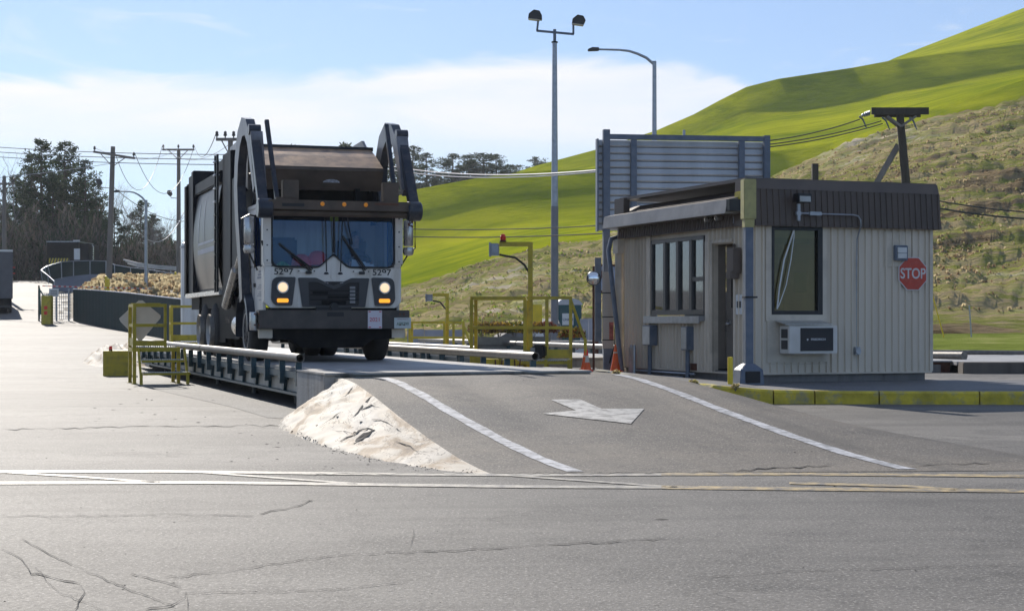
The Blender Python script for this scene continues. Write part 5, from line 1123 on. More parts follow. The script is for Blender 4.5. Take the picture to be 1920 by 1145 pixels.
# mansard band
def mans(x0, y0, x1, y1, zb, zt2, flare, name, side):
    b = MB(); L = math.hypot(x1 - x0, y1 - y0)
MB().box(-.10, BW + .12, -.10, BD + .1, 2.832, 2.86).build('soffit', M_MANS, B)
ribbed('roof_band', M_MANS, B, 'x', -.13, -.12, BW + .14, 2.80, 3.46, pitch=.125, depth=.02, tilt=.05)
b = MB().prism([(-.10, -.095, 3.46), (BW + .12, -.095, 3.46), (BW + .10, -.06, 3.64), (-.08, -.06, 3.64)], (0, .12, 0)); b.box(-.08, BW + .1, -.03, BD, 3.60, 3.66); b.build('roof_cap', M_CAPB, B)
MB().prism([(BW + .14, -.15, 2.80), (BW + .14, BD + .1, 2.80), (BW + .10, BD + .05, 3.64), (BW + .10, -.06, 3.64)], (-.04, 0, 0)).build('roof_band', M_MANS, B)
MB().prism([(-.12, -.15, 2.80), (-.12, .35, 2.80), (-.08, .35, 3.64), (-.08, -.06, 3.64)], (.04, 0, 0)).build('roof_band', M_MANS, B)
ribbed('roof_band', M_MANS, B, 'y', -.13, .35, BD + .05, 2.80, 3.06, pitch=.11, depth=.02, tilt=.02)
b = MB().prism([(-.10, .3, 3.05), (-.10, .3, 3.34), (.3, .3, 3.5), (.3, .3, 3.05)], (0, BD - .2, 0)); b.build('roof_band', M_MANS, B)
b = MB().box(-.16, -.02, BD - .35, BD + .12, 3.28, 3.64); b.build('roof_band', M_MANS, B, bevel=.01)
g_ = MB().prism([(-.42, .10, 3.02), (-.38, .10, 3.27), (-.1, .10, 3.33), (-.1, .10, 3.02)], (0, BD + .05, 0)).build('gutter_canopy', M_GUTT, B, bevel=.006)
b = MB(); b.box(-.40, -.14, -.02, .099, 3.06, 3.27); b.build('canopy_end', M_BLACKM, B)
MB().box(-.16, -.06, -.02, .25, 3.18, 3.42).build('lamp_housing', M_YEL, B, bevel=.02)
# flood light over front window with junction and conduit
fl = MB().box(.80, 1.08, -.36, -.18, 3.22, 3.38).build('flood_light', M_BLACKM, B, bevel=.01); MB().prism([(.83, -.375, 3.23), (1.05, -.375, 3.23), (1.05, -.365, 3.33), (.83, -.365, 3.33)], (0, .012, 0)).build('lens', mat('lamp lens', (.45, .45, .42), .3), fl)
b = MB().lathe([(.05, -.22), (.06, -.19), (.05, -.155)], (.90, 0, 3.03), 'y', 10); b.tube([(.90, -.2, 2.90), (.90, -.2, 3.2)], .035, 8); b.tube([(.92, -.2, 3.03), (1.12, -.2, 3.03)], .022, 8); b.box(1.12, 1.36, -.235, -.17, 3.0, 3.065); b.build('junction', M_GALV, B, smooth=False)
MB().tube([(1.36, -.2, 3.03), (2.05, -.19, 3.03), (2.15, -.19, 3.01), (2.21, -.18, 2.94), (2.22, -.17, 2.83), (2.20, -.08, 2.6), (2.20, -.06, 2.2), (2.20, -.06, .02)], .014, 8).build('conduit', M_GALV, B, smooth=True)
b = MB().lathe([(.055, -.13), (.06, -.11), (.06, -.04)], (2.20, 0, .56), 'y', 12); b.box(2.15, 2.25, -.11, -.04, .49, .63); b.build('outlet_box', M_GALV, B)
# air conditioner
ac = MB().box(.60, 1.60, -.38, -.04, .52, 1.02).build('air_conditioner', mat('off white ac housing', (.68, .65, .60), .5, var=.06, dirt=(.4, .35, .28), dirt_amt=.35), B, bevel=.012)
MB().box(.83, 1.50, -.392, -.381, .57, .98).build('grille', mat('dark ac mesh', (.03, .03, .032), .6, bump=.5, bscale=150), ac)
for z in (.60, .80): b = MB().box(.590, .599, -.33, -.12, z, z + .16); b.build('side_vent', M_PLASG, ac)
text('ac_lettering', 'FRIEDRICH', .052, mat('pale lettering', (.6, .6, .6), .5), ac, TM(1.19, -.3935, .775, 1.2), .001, bold=.001)
MB().prism([(.955, -.3935, .79), (.985, -.3935, .79), (.985, -.3935, .765), (.97, -.3935, .75), (.955, -.3935, .765)], (0, .001, 0)).build('ac_badge', mat('pale lettering', (.6, .6, .6), .5), ac)
MB().prism([(.52, -.40, 1.035), (1.48, -.40, 1.035), (1.48, -.05, 1.10), (.52, -.05, 1.10)], (0, 0, .012)).build('flashing', M_TRED, B)
# wall lamp high right
wl = MB().box(3.0, 3.28, -.11, -.031, 2.22, 2.50).build('wall_lamp', M_STEELB, B, bevel=.01); b = MB(); b.box(3.045, 3.235, -.135, -.111, 2.26, 2.35); b.box(3.045, 3.235, -.135, -.111, 2.36, 2.46); b.build('lens', mat('milky lens', (.6, .6, .58), .4), wl)
# small things on the side wall
b = MB().box(-.20, -.035, .20, .46, 1.95, 2.42); b.box(-.24, -.06, .22, .42, 1.86, 2.0); b.lathe([(.02, 0), (.03, .06), (0, .08)], (-.1, .35, 2.42)); b.build('lamp_box', M_CAPB, B, bevel=.01)
b = MB().box(-.045, -.036, .16, .40, 1.22, 1.58); nb = b.build('notice_board', M_PAPER, B); MB().box(-.0475, -.0455, .20, .36, 1.34, 1.46).build('notice_print', M_PLASG, nb)
for y0, y1, z0, z1 in ((3.62, 3.98, .62, 1.02), (2.02, 2.28, .55, 1.0)):
    e = MB().box(-.20, -.036, y0, y1, z0, z1).build('electrical_box', M_STEELB, B, bevel=.008); MB().box(-.208, -.201, y0 + .02, y1 - .02, z0 + .02, z1 - .02).build('cover', M_GALV, e)
    MB().tube([(-.12, (y0 + y1) / 2, z0), (-.12, (y0 + y1) / 2, -.05)], .045, 8).build('conduit', M_STEELB, e, smooth=True)
b = MB(); b.tube([(-.10, 1.9, .10), (-.10, 4.6, .10)], .022, 8); b.tube([(-.14, 2.3, .02), (-.14, 4.4, .02)], .022, 8); b.build('conduit', M_GALV, B, smooth=True)
for k, y in enumerate((4.15, 4.32, 4.5, 4.66)): MB().tube([(-.30 + .05 * k, y, -.05), (-.30 + .05 * k, y, .62 - .05 * (k % 2))], .035, 8).build('conduit', M_GALV, B, smooth=True)
dp = MB(); dp.tube([(-.11, BD - .02, 2.78), (-.11, BD - .02, .1)], .09, 10); dp.tube([(-.11, BD - .02, .16), (-.36, BD - .4, -.02)], .06, 8); dp.box(-.2, -.03, BD - .14, BD + .1, 2.5, 2.8); dp.build('downspout', M_TRIM, B)
b = MB(); [b.lathe([(.0, -.16), (.05, -.15), (.06, -.08), (.02, -.0)], (0, y, 2.98), 'x', 12) for y in (1.15, .75)]; b.v = [(x - .12, y, z) for x, y, z in b.v]; b.build('round_lamp', M_SILV, B, smooth=True)
MB().box(-.06, -.036, 1.9, 2.3, zf, .30).build('rust_patch', M_RUST, B)
# stop sign on the wall
import itertools
so = thing('stop_sign', 'red octagonal STOP sign on the right end of the booth front', 'sign', B.matrix_basis @ Vector((3.42, -.045, 1.98)), R(21))
oc = lambda r, y: [(r * math.cos(R(22.5 + 45 * k)), y, r * math.sin(R(22.5 + 45 * k))) for k in range(8)]
MB().prism(oc(.335, -.008), (0, .008, 0)).build('sign_border', mat('sign white', (.62, .60, .58), .45), so)
MB().prism(oc(.315, -.012), (0, .0035, 0)).build('sign_face', mat('faded sign red', (.50, .055, .03), .5, var=.12, scale=8, dirt=(.55, .2, .14), dirt_amt=.3, dscale=12), so)
text('sign_text', 'STOP', .27, mat('sign white', (.62, .60, .58), .45), so, TM(0, -.0135, -.005, .86), .0015, bold=.004)
# steel post at the corner
p = P(1403, 722, 28.6); sp = thing('steel_post', 'blue grey steel post with boxed foot and yellow top at the booth corner', 'post', (p.x, p.y, .2), R(10))
MB().box(-.07, .07, -.07, .07, .3, 2.75).build('post_shaft', M_STEELB, sp, bevel=.006)
MB().box(-.11, .115, -.10, .10, 2.86, 3.55).build('post_top', M_YPALE, sp, bevel=.01); MB().box(-.085, .085, -.08, .08, 2.50 + .22, 2.86).build('post_top', M_YPALE, sp)
bs = MB(); bs.add([(-.22, -.22, 0), (.22, -.22, 0), (.22, .22, 0), (-.22, .22, 0), (-.20, -.20, .27), (.20, -.20, .27), (.20, .20, .27), (-.20, .20, .27), (-.09, -.09, .37), (.09, -.09, .37), (.09, .09, .37), (-.09, .09, .37)],
       [(0, 3, 2, 1), (0, 1, 5, 4), (1, 2, 6, 5), (2, 3, 7, 6), (3, 0, 4, 7), (4, 5, 9, 8), (5, 6, 10, 9), (6, 7, 11, 10), (7, 4, 8, 11), (8, 9, 10, 11)]); bs.build('post_foot', M_STEELB, sp, bevel=.01)
MB().box(-.12, .14, -.228, -.218, .04, .24).build('foot_opening', M_BLACK, sp); MB().box(-.085, .14, -.085, .085, 1.50, 1.53).build('strap', M_BLACK, sp)
# yellow bollard
p = P(1362, 720, 28.0); yb = thing('bollard', 'thin bright yellow bollard on the kerb left of the steel post', 'bollard', (p.x, p.y - .5, .2), 0)
MB().lathe([(.045, 0), (.045, .49), (.038, .505), (0, .51)], (0, 0, 0), n=14).build('bollard_tube', M_YELB, yb, smooth=True); MB().lathe([(.06, 0), (.06, .012)], (0, 0, 0), n=14).build('base_ring', M_GALV, yb)

# ------------------------------------------------------------------ large board seen from the back
Yb = 37.0; a = P(1137, 602, Yb); c = P(1437, 602, Yb + .5)
bd = thing('billboard', 'back of a large slatted metal board on steel posts behind the booth', 'billboard', (a.x, Yb, 0), math.atan2(.5, c.x - a.x)); W_ = math.hypot(c.x - a.x, .5); k = Yb / F
zt3 = H + (602 - 250) * k; zbt = H + (602 - 432) * k
pan = MB(); ns_ = 13; h_ = (zt3 - .13 - zbt) / ns_
for i in range(ns_):
    z = zbt + i * h_; pan.add([(-.17, .1, z), (W_ + .04, .1, z), (W_ + .04, .07, z + .03), (-.17, .07, z + .03), (-.17, .1, z + h_ - .02), (W_ + .04, .1, z + h_ - .02), (-.17, .14, z + h_), (W_ + .04, .14, z + h_)], [(0, 1, 2, 3), (3, 2, 5, 4), (4, 5, 7, 6)])
pan.box(-.17, W_ + .04, .145, .18, zbt, zt3 - .13)
pan.build('board_panel', mat('aluminium board back', (.50, .52, .54), .5, .15, var=.12, scale=2, dirt=(.3, .31, .32), dirt_amt=.4, streak=True), bd)
MB().box(-.21, -.175, .0, .2, zbt - .02, zt3 - .12).build('board_edge', M_STEELB, bd)
MB().box(-.08, .07, -.08, .06, .1, zt3 + .08).build('board_post', M_STEELB, bd, bevel=.006); MB().box(W_ - .07, W_ + .07, -.08, .06, .1, zt3).build('board_post', M_STEELB, bd, bevel=.006)
for x in (.62, W_ - .58): MB().box(x - .06, x + .07, -.03, .068, zbt, zt3 - .12).build('board_stud', M_STEELB, bd, bevel=.004)
MB().box(.071, W_ - .071, -.05, .05, zt3 - .13, zt3 - .02).build('board_rail', M_STEELB, bd, bevel=.004)
MB().tube([(1.78, 0, zt3 - .02), (1.78, 0, zt3 + .1)], .03, 6).build('rail_stub', M_GALV, bd)
MB().tube([(.66, -.02, zbt + .62), (1.25, -.04, zbt + .28)], .012, 6).build('brace_wire', M_GALV, bd)
# leaning pole, white painted tube and pipes left of the booth
p = P(1168, 690, 34.2); lp = thing('leaning_pole', 'grey steel pipe leaning between the board post and the booth downspout', 'pole', (0, 0, 0))
a = P(1166, 692, 34.0); c = P(1141, 470, 34.3); c2 = P(1146, 448, 34.4); c3 = P(1163, 443, 34.6)
MB().tube([(a.x, 34.0, .25), c, c2, c3], .05, 8).build('pipe', M_STEELB, lp, smooth=True)
p = P(1140, 690, 34.6); wt = thing('marked_post', 'white painted post with red stains beside the large orange cone', 'post', (p.x, p.y, .28), 0)
MB().box(-.10, .10, -.08, .08, 0, .45).build('post_base', M_STEELB, wt); MB().box(-.115, .115, -.095, .095, .45, 2.05).build('sleeve', mat('sleeve paint', (.48, .44, .40), .6, var=.1, dirt=(.3, .26, .22), dirt_amt=.5, streak=True), wt, bevel=.01)
[MB().box(-.12, .12, -.10, .1, z, z + .02).build('strap', M_BLACK, wt) for z in (.62, 1.1, 1.6)]
MB().box(.02, .112, -.099, -.0955, .62, 1.0).build('red_stain', mat('red stain', (.4, .12, .10), .7, var=.5, scale=12), wt)
MB().box(-.27, -.14, .02, .12, .6, 2.35).build('side_channel', M_STEELB, wt); MB().tube([(.07, -.12, 1.6), (.14, -.14, 1.0), (.13, -.14, .5), (.02, -.13, .15)], .015, 6).build('cable', M_BLACK, wt, smooth=True)
# cones
def cone(px, Y, h, z, label, stripe):
    x = (px - CX) / F * Y; t = thing('traffic_cone', label, 'traffic cone', (x, Y, z), R(10), 'orange traffic cones')
    r = h * .19
    MB().lathe([(r, .03), (r * .62, h * .40), (r * .40, h * .68), (r * .16, h - .02), (r * .1, h), (0, h)] if not stripe else [(r, .03), (r * .55, h * .42), (r * .54, h * .42)], (0, 0, 0), n=20).build('cone_body', M_ORANGE, t, smooth=True)
    if stripe:
        MB().lathe([(r * .55, h * .42), (r * .30, h * .72)], (0, 0, 0), n=20).build('reflective_collar', mat('collar', (.6, .52, .42), .5), t, smooth=True); MB().lathe([(r * .30, h * .72), (r * .12, h - .01), (0, h)], (0, 0, 0), n=20).build('cone_tip', M_RED, t, smooth=True)
    else: MB().lathe([(r * .45, h * .60), (r * .36, h * .74)], (0, 0, 0), n=20).build('reflective_collar', mat('collar', (.6, .52, .42), .5), t, smooth=True)
    MB().box(-r * 1.25, r * 1.25, -r * 1.25, r * 1.25, 0, .03).build('cone_base', M_ORANGE if not stripe else M_RED, t, bevel=.01)
cone(1154, 33.4, .56, .27, 'large orange cone standing against the post beside the booth downspout', False)
cone(1101, 29.5, .40, .40, 'slim orange cone with pale collar beside the rusty mirror pole', True)
cone(1096, 30.6, .36, .395, 'small orange cone mostly hidden behind the slim cone', False)
# mirror on a rusty pole
p = P(1113, 698, 31); mp_ = thing('traffic_mirror', 'round convex mirror on a thin rusty pole left of the board post', 'mirror', (p.x, p.y, .38), 0)
MB().tube([(0, 0, 0), (0, 0, 1.95)], .022, 8).build('mirror_pole', M_RUST, mp_)
MB().lathe([(0, -.07), (.05, -.066), (.095, -.05), (.125, -.022), (.13, 0)], (0, -.03, 1.72), 'y', 24).build('mirror_face', mat('mirror', (.9, .9, .9), .03, 1.0, var=.01), mp_, smooth=True); MB().lathe([(.133, -.02), (.138, 0), (.133, .01), (0, .03)], (0, -.03, 1.72), 'y', 24).build('mirror_rim', M_BLACKM, mp_)

# ------------------------------------------------------------------ behind: planter wall, toilet, barriers, sign, kennel roof
p = on_ground(1040, 58)
gw = thing('gabion_wall', 'low pale stone wall with wire mesh carrying the planter, behind the yellow platform', 'wall', (0, 0, 0))
a = P(900, 700, 52); c = P(1180, 700, 52)
MB().box(a.x, c.x, 52, 53.2, 0, .56).build('wall_core', M_CONC, gw); 
b = MB()
x = a.x
while x < c.x: b.box(x - .008, x + .008, 51.975, 51.99, 0, .56); x += .16
for z in (.1, .2, .3, .4, .5): b.box(a.x, c.x, 51.96, 51.974, z - .006, z + .006)
b.build('wire_mesh', M_GALV, gw); MB().box(a.x - .05, c.x + .05, 51.95, 53.25, .561, .68).build('coping', M_CONC, gw)
M_WOODG = mat('grey timber', (.20, .19, .16), .85, var=.25, scale=3)
a = P(886, 602, 46); c = P(1032, 602, 46)
pt = thing('planter', 'long grey timber planter full of autumn shrubs behind the yellow platform', 'planter', (0, 0, 0)); b = MB()
for z in (.25, .5, .75): b.box(a.x, c.x, 46, 46.06, z - .115, z + .115)
b.box(a.x, a.x + .06, 46.06, 47, .12, .87); b.box(c.x - .06, c.x, 46.06, 47, .12, .87); b.build('planter_box', M_WOODG, pt); MB().box(a.x + .06, c.x - .06, 46.06, 47, .1, .8).build('soil', M_TRUNK, pt)
AUT = [leafm('autumn leaf red', (.22, .05, .03), .4), leafm('autumn leaf gold', (.42, .28, .05), .45), leafm('autumn leaf green', (.12, .13, .03), .4), leafm('dry stems', (.24, .16, .09), .3)]
def shrub(label, x, y, z, r, h, n, mats, seed, group=None, name='shrub', leaf=.05):
    g = np.random.default_rng(seed); v = []; f = []; mi = []
    st = MB()
    for k in range(9):
        a = g.uniform(0, 6.28); q = g.uniform(.3, .9); st.tube([(0, 0, 0), (math.cos(a) * r * q * .5, math.sin(a) * r * q * .5, h * .5), (math.cos(a) * r * q, math.sin(a) * r * q, h * g.uniform(.7, 1.05))], .006, 4, cap=False)
    t = thing(name, label, 'shrub', (x, y, z), 0, group); st.build('stems', M_TWIG, t)
    for k in range(n):
        a = g.uniform(0, 6.28); e = g.uniform(-.2, 1); rr_ = r * (1 - abs(e) ** 3 * .5) * g.uniform(.5, 1.05)
        c_ = np.array([math.cos(a) * rr_, math.sin(a) * rr_, h * (.5 + .5 * e * g.uniform(.6, 1.1))]); d1 = g.normal(size=3); d1 *= leaf / np.linalg.norm(d1); d2 = g.normal(size=3); d2 *= leaf * .6 / np.linalg.norm(d2)
        o = len(v); v += [tuple(c_ - d1), tuple(c_ + d2), tuple(c_ + d1), tuple(c_ - d2)]; f.append((o, o + 1, o + 2, o + 3)); mi.append(int(g.integers(len(mats))))
    me = bpy.data.meshes.new('foliage'); me.from_pydata(v, [], f); [me.materials.append(m) for m in mats]; me.polygons.foreach_set('material_index', mi)
    o = bpy.data.objects.new('foliage', me); C.objects.link(o); o.parent = t; return t
for k, (px, w, mm, lb) in enumerate(((905, .42, [AUT[1], AUT[2], AUT[3]], 'golden green shrub at the left end of the grey planter'), (935, .36, [AUT[3], AUT[1]], 'straw coloured shrub between the gold and the dark bush in the planter'), (965, .42, [AUT[2], AUT[1], AUT[2]], 'rounded green shrub in the middle of the grey planter'), (1000, .40, [AUT[1], AUT[1], AUT[3]], 'yellow shrub right of the signal post in the planter'), (1024, .34, [AUT[0], AUT[3]], 'dark red shrub at the right end of the planter by the lamp pole'))):
    P_ = P(px, 602, 46.5); shrub(lb, P_.x, 46.5, .78, w, .5, 750, mm, 20 + k, 'shrubs in the planter')
P_ = P(1072, 602, 50); shrub('red brown shrub just right of the tall twin lamp pole', P_.x, 50, .60, .42, .52, 800, [AUT[0], AUT[1], AUT[2]], 31)
P_ = P(905, 602, 62); shrub('leafless reddish bush behind the grey planter', P_.x, 62, .2, .9, 1.7, 260, [AUT[3], AUT[0]], 33, leaf=.03)
# rock slab
rk = thing('boulder', 'grey slab of rock lying at the foot of the bank behind the planter', 'rock', P(985, 602, 74), 0); rk.location.z = 0
b = MB(); b.prism([(-1.7, 0, 0), (1.6, 0, 0), (1.7, 0, .8), (1.5, .2, 1.25), (.2, .2, 1.2), (-.6, 0, .9), (-1.4, 0, .45)], (0, 1.6, .2)); b.build('rock_body', M_FOUND, rk, bevel=.06)
# portable toilet
P_ = P(1066, 602, 78); pl = thing('portable_toilet', 'teal portable toilet with white arched roof behind the lamp pole', 'portable toilet', (P_.x + .05, 78, .02), R(8)); M_PT = mat('teal plastic', (.012, .075, .085), .45, var=.15)
b = MB().box(-.58, .58, 0, 1.15, .1, 2.05); b.build('cabin', M_PT, pl, bevel=.03)
MB().prism([(-.62, -.04, 2.05), (.62, -.04, 2.05), (.60, -.04, 2.12), (.45, -.04, 2.27), (.2, -.04, 2.36), (-.2, -.04, 2.36), (-.45, -.04, 2.27), (-.60, -.04, 2.12)], (0, 1.23, 0)).build('roof', mat('pale roof plastic', (.5, .5, .52), .5), pl)
MB().prism([(-.45, -.02, 1.9), (.45, -.02, 1.9), (.42, -.02, 2.08), (.25, -.02, 2.2), (-.25, -.02, 2.2), (-.42, -.02, 2.08)], (0, .019, 0)).build('arch_panel', M_PT, pl)
dr_ = MB().box(-.42, .42, -.03, -.001, .15, 1.88).build('door', M_PT, pl, bevel=.01); sg_ = MB().box(-.36, .18, -.036, -.031, 1.1, 1.65).build('door_sign', M_PAPER, dr_)
text('sign_text', 'United', .19, mat('sign blue', (.03, .06, .14), .6), sg_, TM(-.09, -.038, 1.36, .95), .001, bold=.003)
MB().box(-.65, .65, -.06, 1.2, 0, .1).build('skid', M_BLACK, pl)
# white barriers left and right
M_BARR = mat('pale concrete barrier', (.36, .36, .39), .75, var=.15, scale=2, dirt=(.2, .2, .2), dirt_amt=.5)
def barrier(x0, x1, Y, z0, h, label):
    t = thing('concrete_barrier', label, 'barrier', ((x0 + x1) / 2, Y, z0), 0, 'concrete barriers'); w = (x1 - x0) / 2
    MB().prism([(-w, -.3, 0), (-w, .3, 0), (-w, .22, .12), (-w, .1, h * .4), (-w, .08, h), (-w, -.08, h), (-w, -.1, h * .4), (-w, -.22, .12)], (2 * w, 0, 0)).build('barrier_body', M_BARR, t, bevel=.01); return t
for (p0, p1, Y, yy, lab) in ((764, 795, 62, 655, 'pale concrete barrier just right of the truck bumper'), (796, 868, 58, 655, 'pale concrete barrier behind the farther yellow platform'), (1088, 1120, 66, 650, 'pale concrete barrier right of the portable toilet'), (1104, 1128, 58, 650, 'short pale barrier between the mirror pole and the board post')):
    barrier((p0 - CX) / F * Y, (p1 - CX) / F * Y, Y, 0.0, 1.0 if p0 < 1000 else 1.4, lab)
a = P(1000, 602, 60); nb_ = thing('notice_sign', 'yellow square notice on a post right of the tall signal post', 'sign', (P(1004, 602, 60).x, 60, 0), 0)
MB().tube([(0, 0, 0), (0, 0, 1.9)], .03, 6).build('sign_post', M_GALV, nb_); MB().box(-.24, .24, -.04, -.032, 1.25, 1.9).build('sign_panel', M_YELB, nb_); MB().box(-.3, .3, -.04, -.032, .75, 1.2).build('lower_panel', M_PAPER, nb_)
# red marked white sign on the gabion wall
ws = thing('warning_sign', 'white sign with red marks hanging on the wire mesh wall', 'sign', (P(1083, 602, 51.9).x, 51.9, .02), 0)
MB().box(-.24, .24, 0, .02, .10, .60).build('sign_panel', M_PAPER, ws); b = MB(); 
for cx_, cz_, rx_, rz_ in ((-.08, .46, .12, .07),):
    b.tube([(cx_ + rx_ * math.cos(t_ * .5), -.004, cz_ + rz_ * math.sin(t_ * .5)) for t_ in range(13)], .012, 6)
b.tube([(.03, -.004, .48), (.2, -.004, .47)], .014, 6); b.lathe([(.0, 0), (.14, 0), (.14, .004)], (0, -.004, .22), 'y', 16); b.v = [(x, y, (z - .22) * .5 + .22) if i >= len(b.v) - 48 else (x, y, z) for i, (x, y, z) in enumerate(b.v)]
b.build('red_mark', mat('sign crimson', (.45, .02, .06), .6), ws)
# little shed roof behind the board post
p = P(1145, 602, 48); sh = thing('shed', 'small open shed with ribbed metal roof and timber brace behind the booth', 'shed', (p.x, 48, 0), R(0))
b = MB()
for i in range(9): x = -.32 + i * .12; b.prism([(x, 0, 2.2), (x + .06, 0, 2.23), (x + .12, 0, 2.2), (x + .12, .0, 2.19), (x, .0, 2.19)], (0, 1.0, .75))
b.build('roof_sheet', M_GALV, sh); b = MB().box(-.4, .8, .95, 1.05, 2.9, 2.98); b.box(-.4, .8, -.04, .02, 2.1, 2.19); b.beam((-.42, 0, 2.15), (-.1, 1.0, 2.95), .08); b.box(.6, .7, .3, .4, 0, 2.3); b.box(-.4, -.3, 1.0, 1.1, 0, 2.9); b.build('timber', M_RUST, sh)
# kerb side steel pipe rails at right and low wall
def piperail(label, pts, r, z, posts):
    t = thing('pipe_guardrail', label, 'guardrail', (0, 0, 0), 0, 'pipe guardrails right of the booth')
    MB().tube(pts, r, 14).build('rail_pipe', M_PIPE, t, smooth=True)
    for x, y in posts: MB().box(x - .06, x + .06, y - .06, y + .06, 0, z - r * .5).build('rail_post', M_RUST, t)
    return t
a = P(1700, 661, 52); c = P(2050, 664, 50)
piperail('long brown pipe rail in front of the green verge right of the booth', [a, (c.x, c.y, c.z)], .10, a.z, [(P(1876, 0, 51).x, 51), (P(1990, 0, 50.5).x, 50.5)])
b_ = P(1700, 666, 46); d_ = P(1808, 667, 44)
piperail('shorter brown pipe rail ending above the low concrete wall', [b_, d_], .12, b_.z, [(d_.x - .05, 44)])
rw = thing('retaining_wall', 'stained low concrete wall at the right edge beyond the kerb', 'wall', (0, 0, 0)); a = P(1806, 602, 41)
MB().box(a.x, a.x + 9, 41, 41.5, -.2, .28).build('wall_body', mat('stained wall concrete', (.14, .12, .10), .85, var=.3, scale=2, dirt=(.04, .035, .03), dirt_amt=.8, streak=True), rw, bevel=.02)
MB().box(a.x - .02, a.x + 9, 41.5, 50, .20, .285).build('roadway_top', M_SLAB, rw)
a2 = P(1740, 602, 42); wb = thing('weighbridge', 'dark side of a low weighbridge between the booth and the low wall', 'truck scale', (0, 0, 0), 0, 'weighbridges'); MB().box(a2.x - 1.5, a.x - .06, 42, 42.2, -.1, .27).build('side_girder', M_RUST, wb); MB().box(a2.x - 1.5, a.x - .03, 41.9, 50, .271, .30).build('deck', M_SLAB, wb); MB().box(a.x - .62, a.x - .35, 41.8, 41.99, .0, .2).build('end_block', M_FOUND, wb)
# thin marker stake and yellow guy on the bank
mk_ = thing('marker_stake', 'thin grey stake standing in the bank right of the booth', 'stake', (P(1822, 602, 78).x, 78, .3), 0); MB().tube([(0, 0, 0), (-.12, 0, 1.75)], .035, 6).build('stake', M_GALV, mk_)
gy = thing('guy_wire', 'slanting yellow guy wire guard just right of the booth', 'wire', (0, 0, 0)); MB().tube([P(1748, 552, 74), P(1770, 632, 74)], .03, 6).build('guard', M_YELB, gy)

# ------------------------------------------------------------------ lamp posts
p = P(1040, 602, 72); lt = thing('flood_lamp_pole', 'tall grey pole with two dark floodlights rising behind the yellow platform', 'lamp post', (p.x, 72, 0), 0); k = 72 / F
zt4 = H + (602 - 58) * k
MB().tube([(0, 0, 0), (0, 0, 6.3)], [.165, .16], 16).build('lower_shaft', mat('pole steel', (.20, .20, .215), .5, .3, var=.1), lt, smooth=True)
MB().tube([(0, 0, 6.3), (0, 0, zt4 - .5)], [.15, .10], 16).build('upper_shaft', M_GALV, lt, smooth=True); MB().lathe([(.14, -.03), (.14, .03)], (0, 0, zt4 - .5), n=16).build('collar', M_BLACKM, lt)
b = MB(); b.tube([(0, 0, zt4 - .5), (0, 0, zt4 + .06)], .07, 10); b.beam((-34 * k, 0, zt4), (36 * k, 0, zt4 - .15), .09); b.beam((-33 * k, 0, zt4), (-31 * k, 0, zt4 + .42), .09); b.beam((35 * k, 0, zt4 - .15), (35 * k, 0, zt4 + .25), .09); b.build('bracket', M_STEELB, lt)
for sx, cx_, cz_ in ((-1, -37 * k, zt4 + .62), (1, 45 * k, zt4 + .40)):
    hd = MB().prism([(cx_ - .30, -.2, cz_ - .10), (cx_ - .05 * sx + .26, -.2, cz_ - .16), (cx_ + .30, -.2, cz_ + .02), (cx_ + .20, -.2, cz_ + .22), (cx_ - .05, -.2, cz_ + .27), (cx_ - .27, -.2, cz_ + .10)], (0, .4, 0)).build('floodlight', M_BLACKM, lt, bevel=.012)
    MB().prism([(cx_ - .28, -.18, cz_ - .13), (cx_ + .20, -.18, cz_ - .19), (cx_ + .20, -.18, cz_ - .165), (cx_ - .28, -.18, cz_ - .105)], (0, .36, 0)).build('lens', mat('floodlight glass', (.5, .48, .45), .2), hd)
def streetlight(px, Y, ytop, z0, armpx, drop, label):
    x = (px - CX) / F * Y; k = Y / F; t = thing('street_light', label, 'street light', (x, Y, z0), 0, 'curved arm street lights'); zt5 = H + (602 - ytop) * k - z0
    MB().tube([(0, 0, 0), (0, 0, zt5)], [.13, .085], 12).build('pole', M_GALV, t, smooth=True)
    L_ = armpx * k; pts = [(0, 0, zt5 - .15), (-.12 * L_, 0, zt5 + drop * .28), (-.25 * L_, 0, zt5 + drop * .62), (-.38 * L_, 0, zt5 + drop * .86), (-.52 * L_, 0, zt5 + drop * .95), (-.85 * L_, 0, zt5 + drop)]
    MB().tube(pts, [.06, .06, .055, .05, .045, .04], 10).build('arm', M_GALV, t, smooth=True)
    MB().prism([(-.83 * L_, -.13, zt5 + drop - .06), (-.83 * L_, -.13, zt5 + drop + .07), (-.93 * L_, -.13, zt5 + drop + .08), (-1.0 * L_, -.13, zt5 + drop - .0), (-1.0 * L_, -.13, zt5 + drop - .08)], (0, .26, 0)).build('lamp_head', M_PLASG, t, bevel=.02)
streetlight(1227, 70, 115, 0, 125, .50, 'curved arm street light rising behind the slatted board')
pgl = on_ground(274, 104); streetlight(274, 104, 375, pgl.z, 60, .55, 'curved arm street light beyond the near green fence at left')

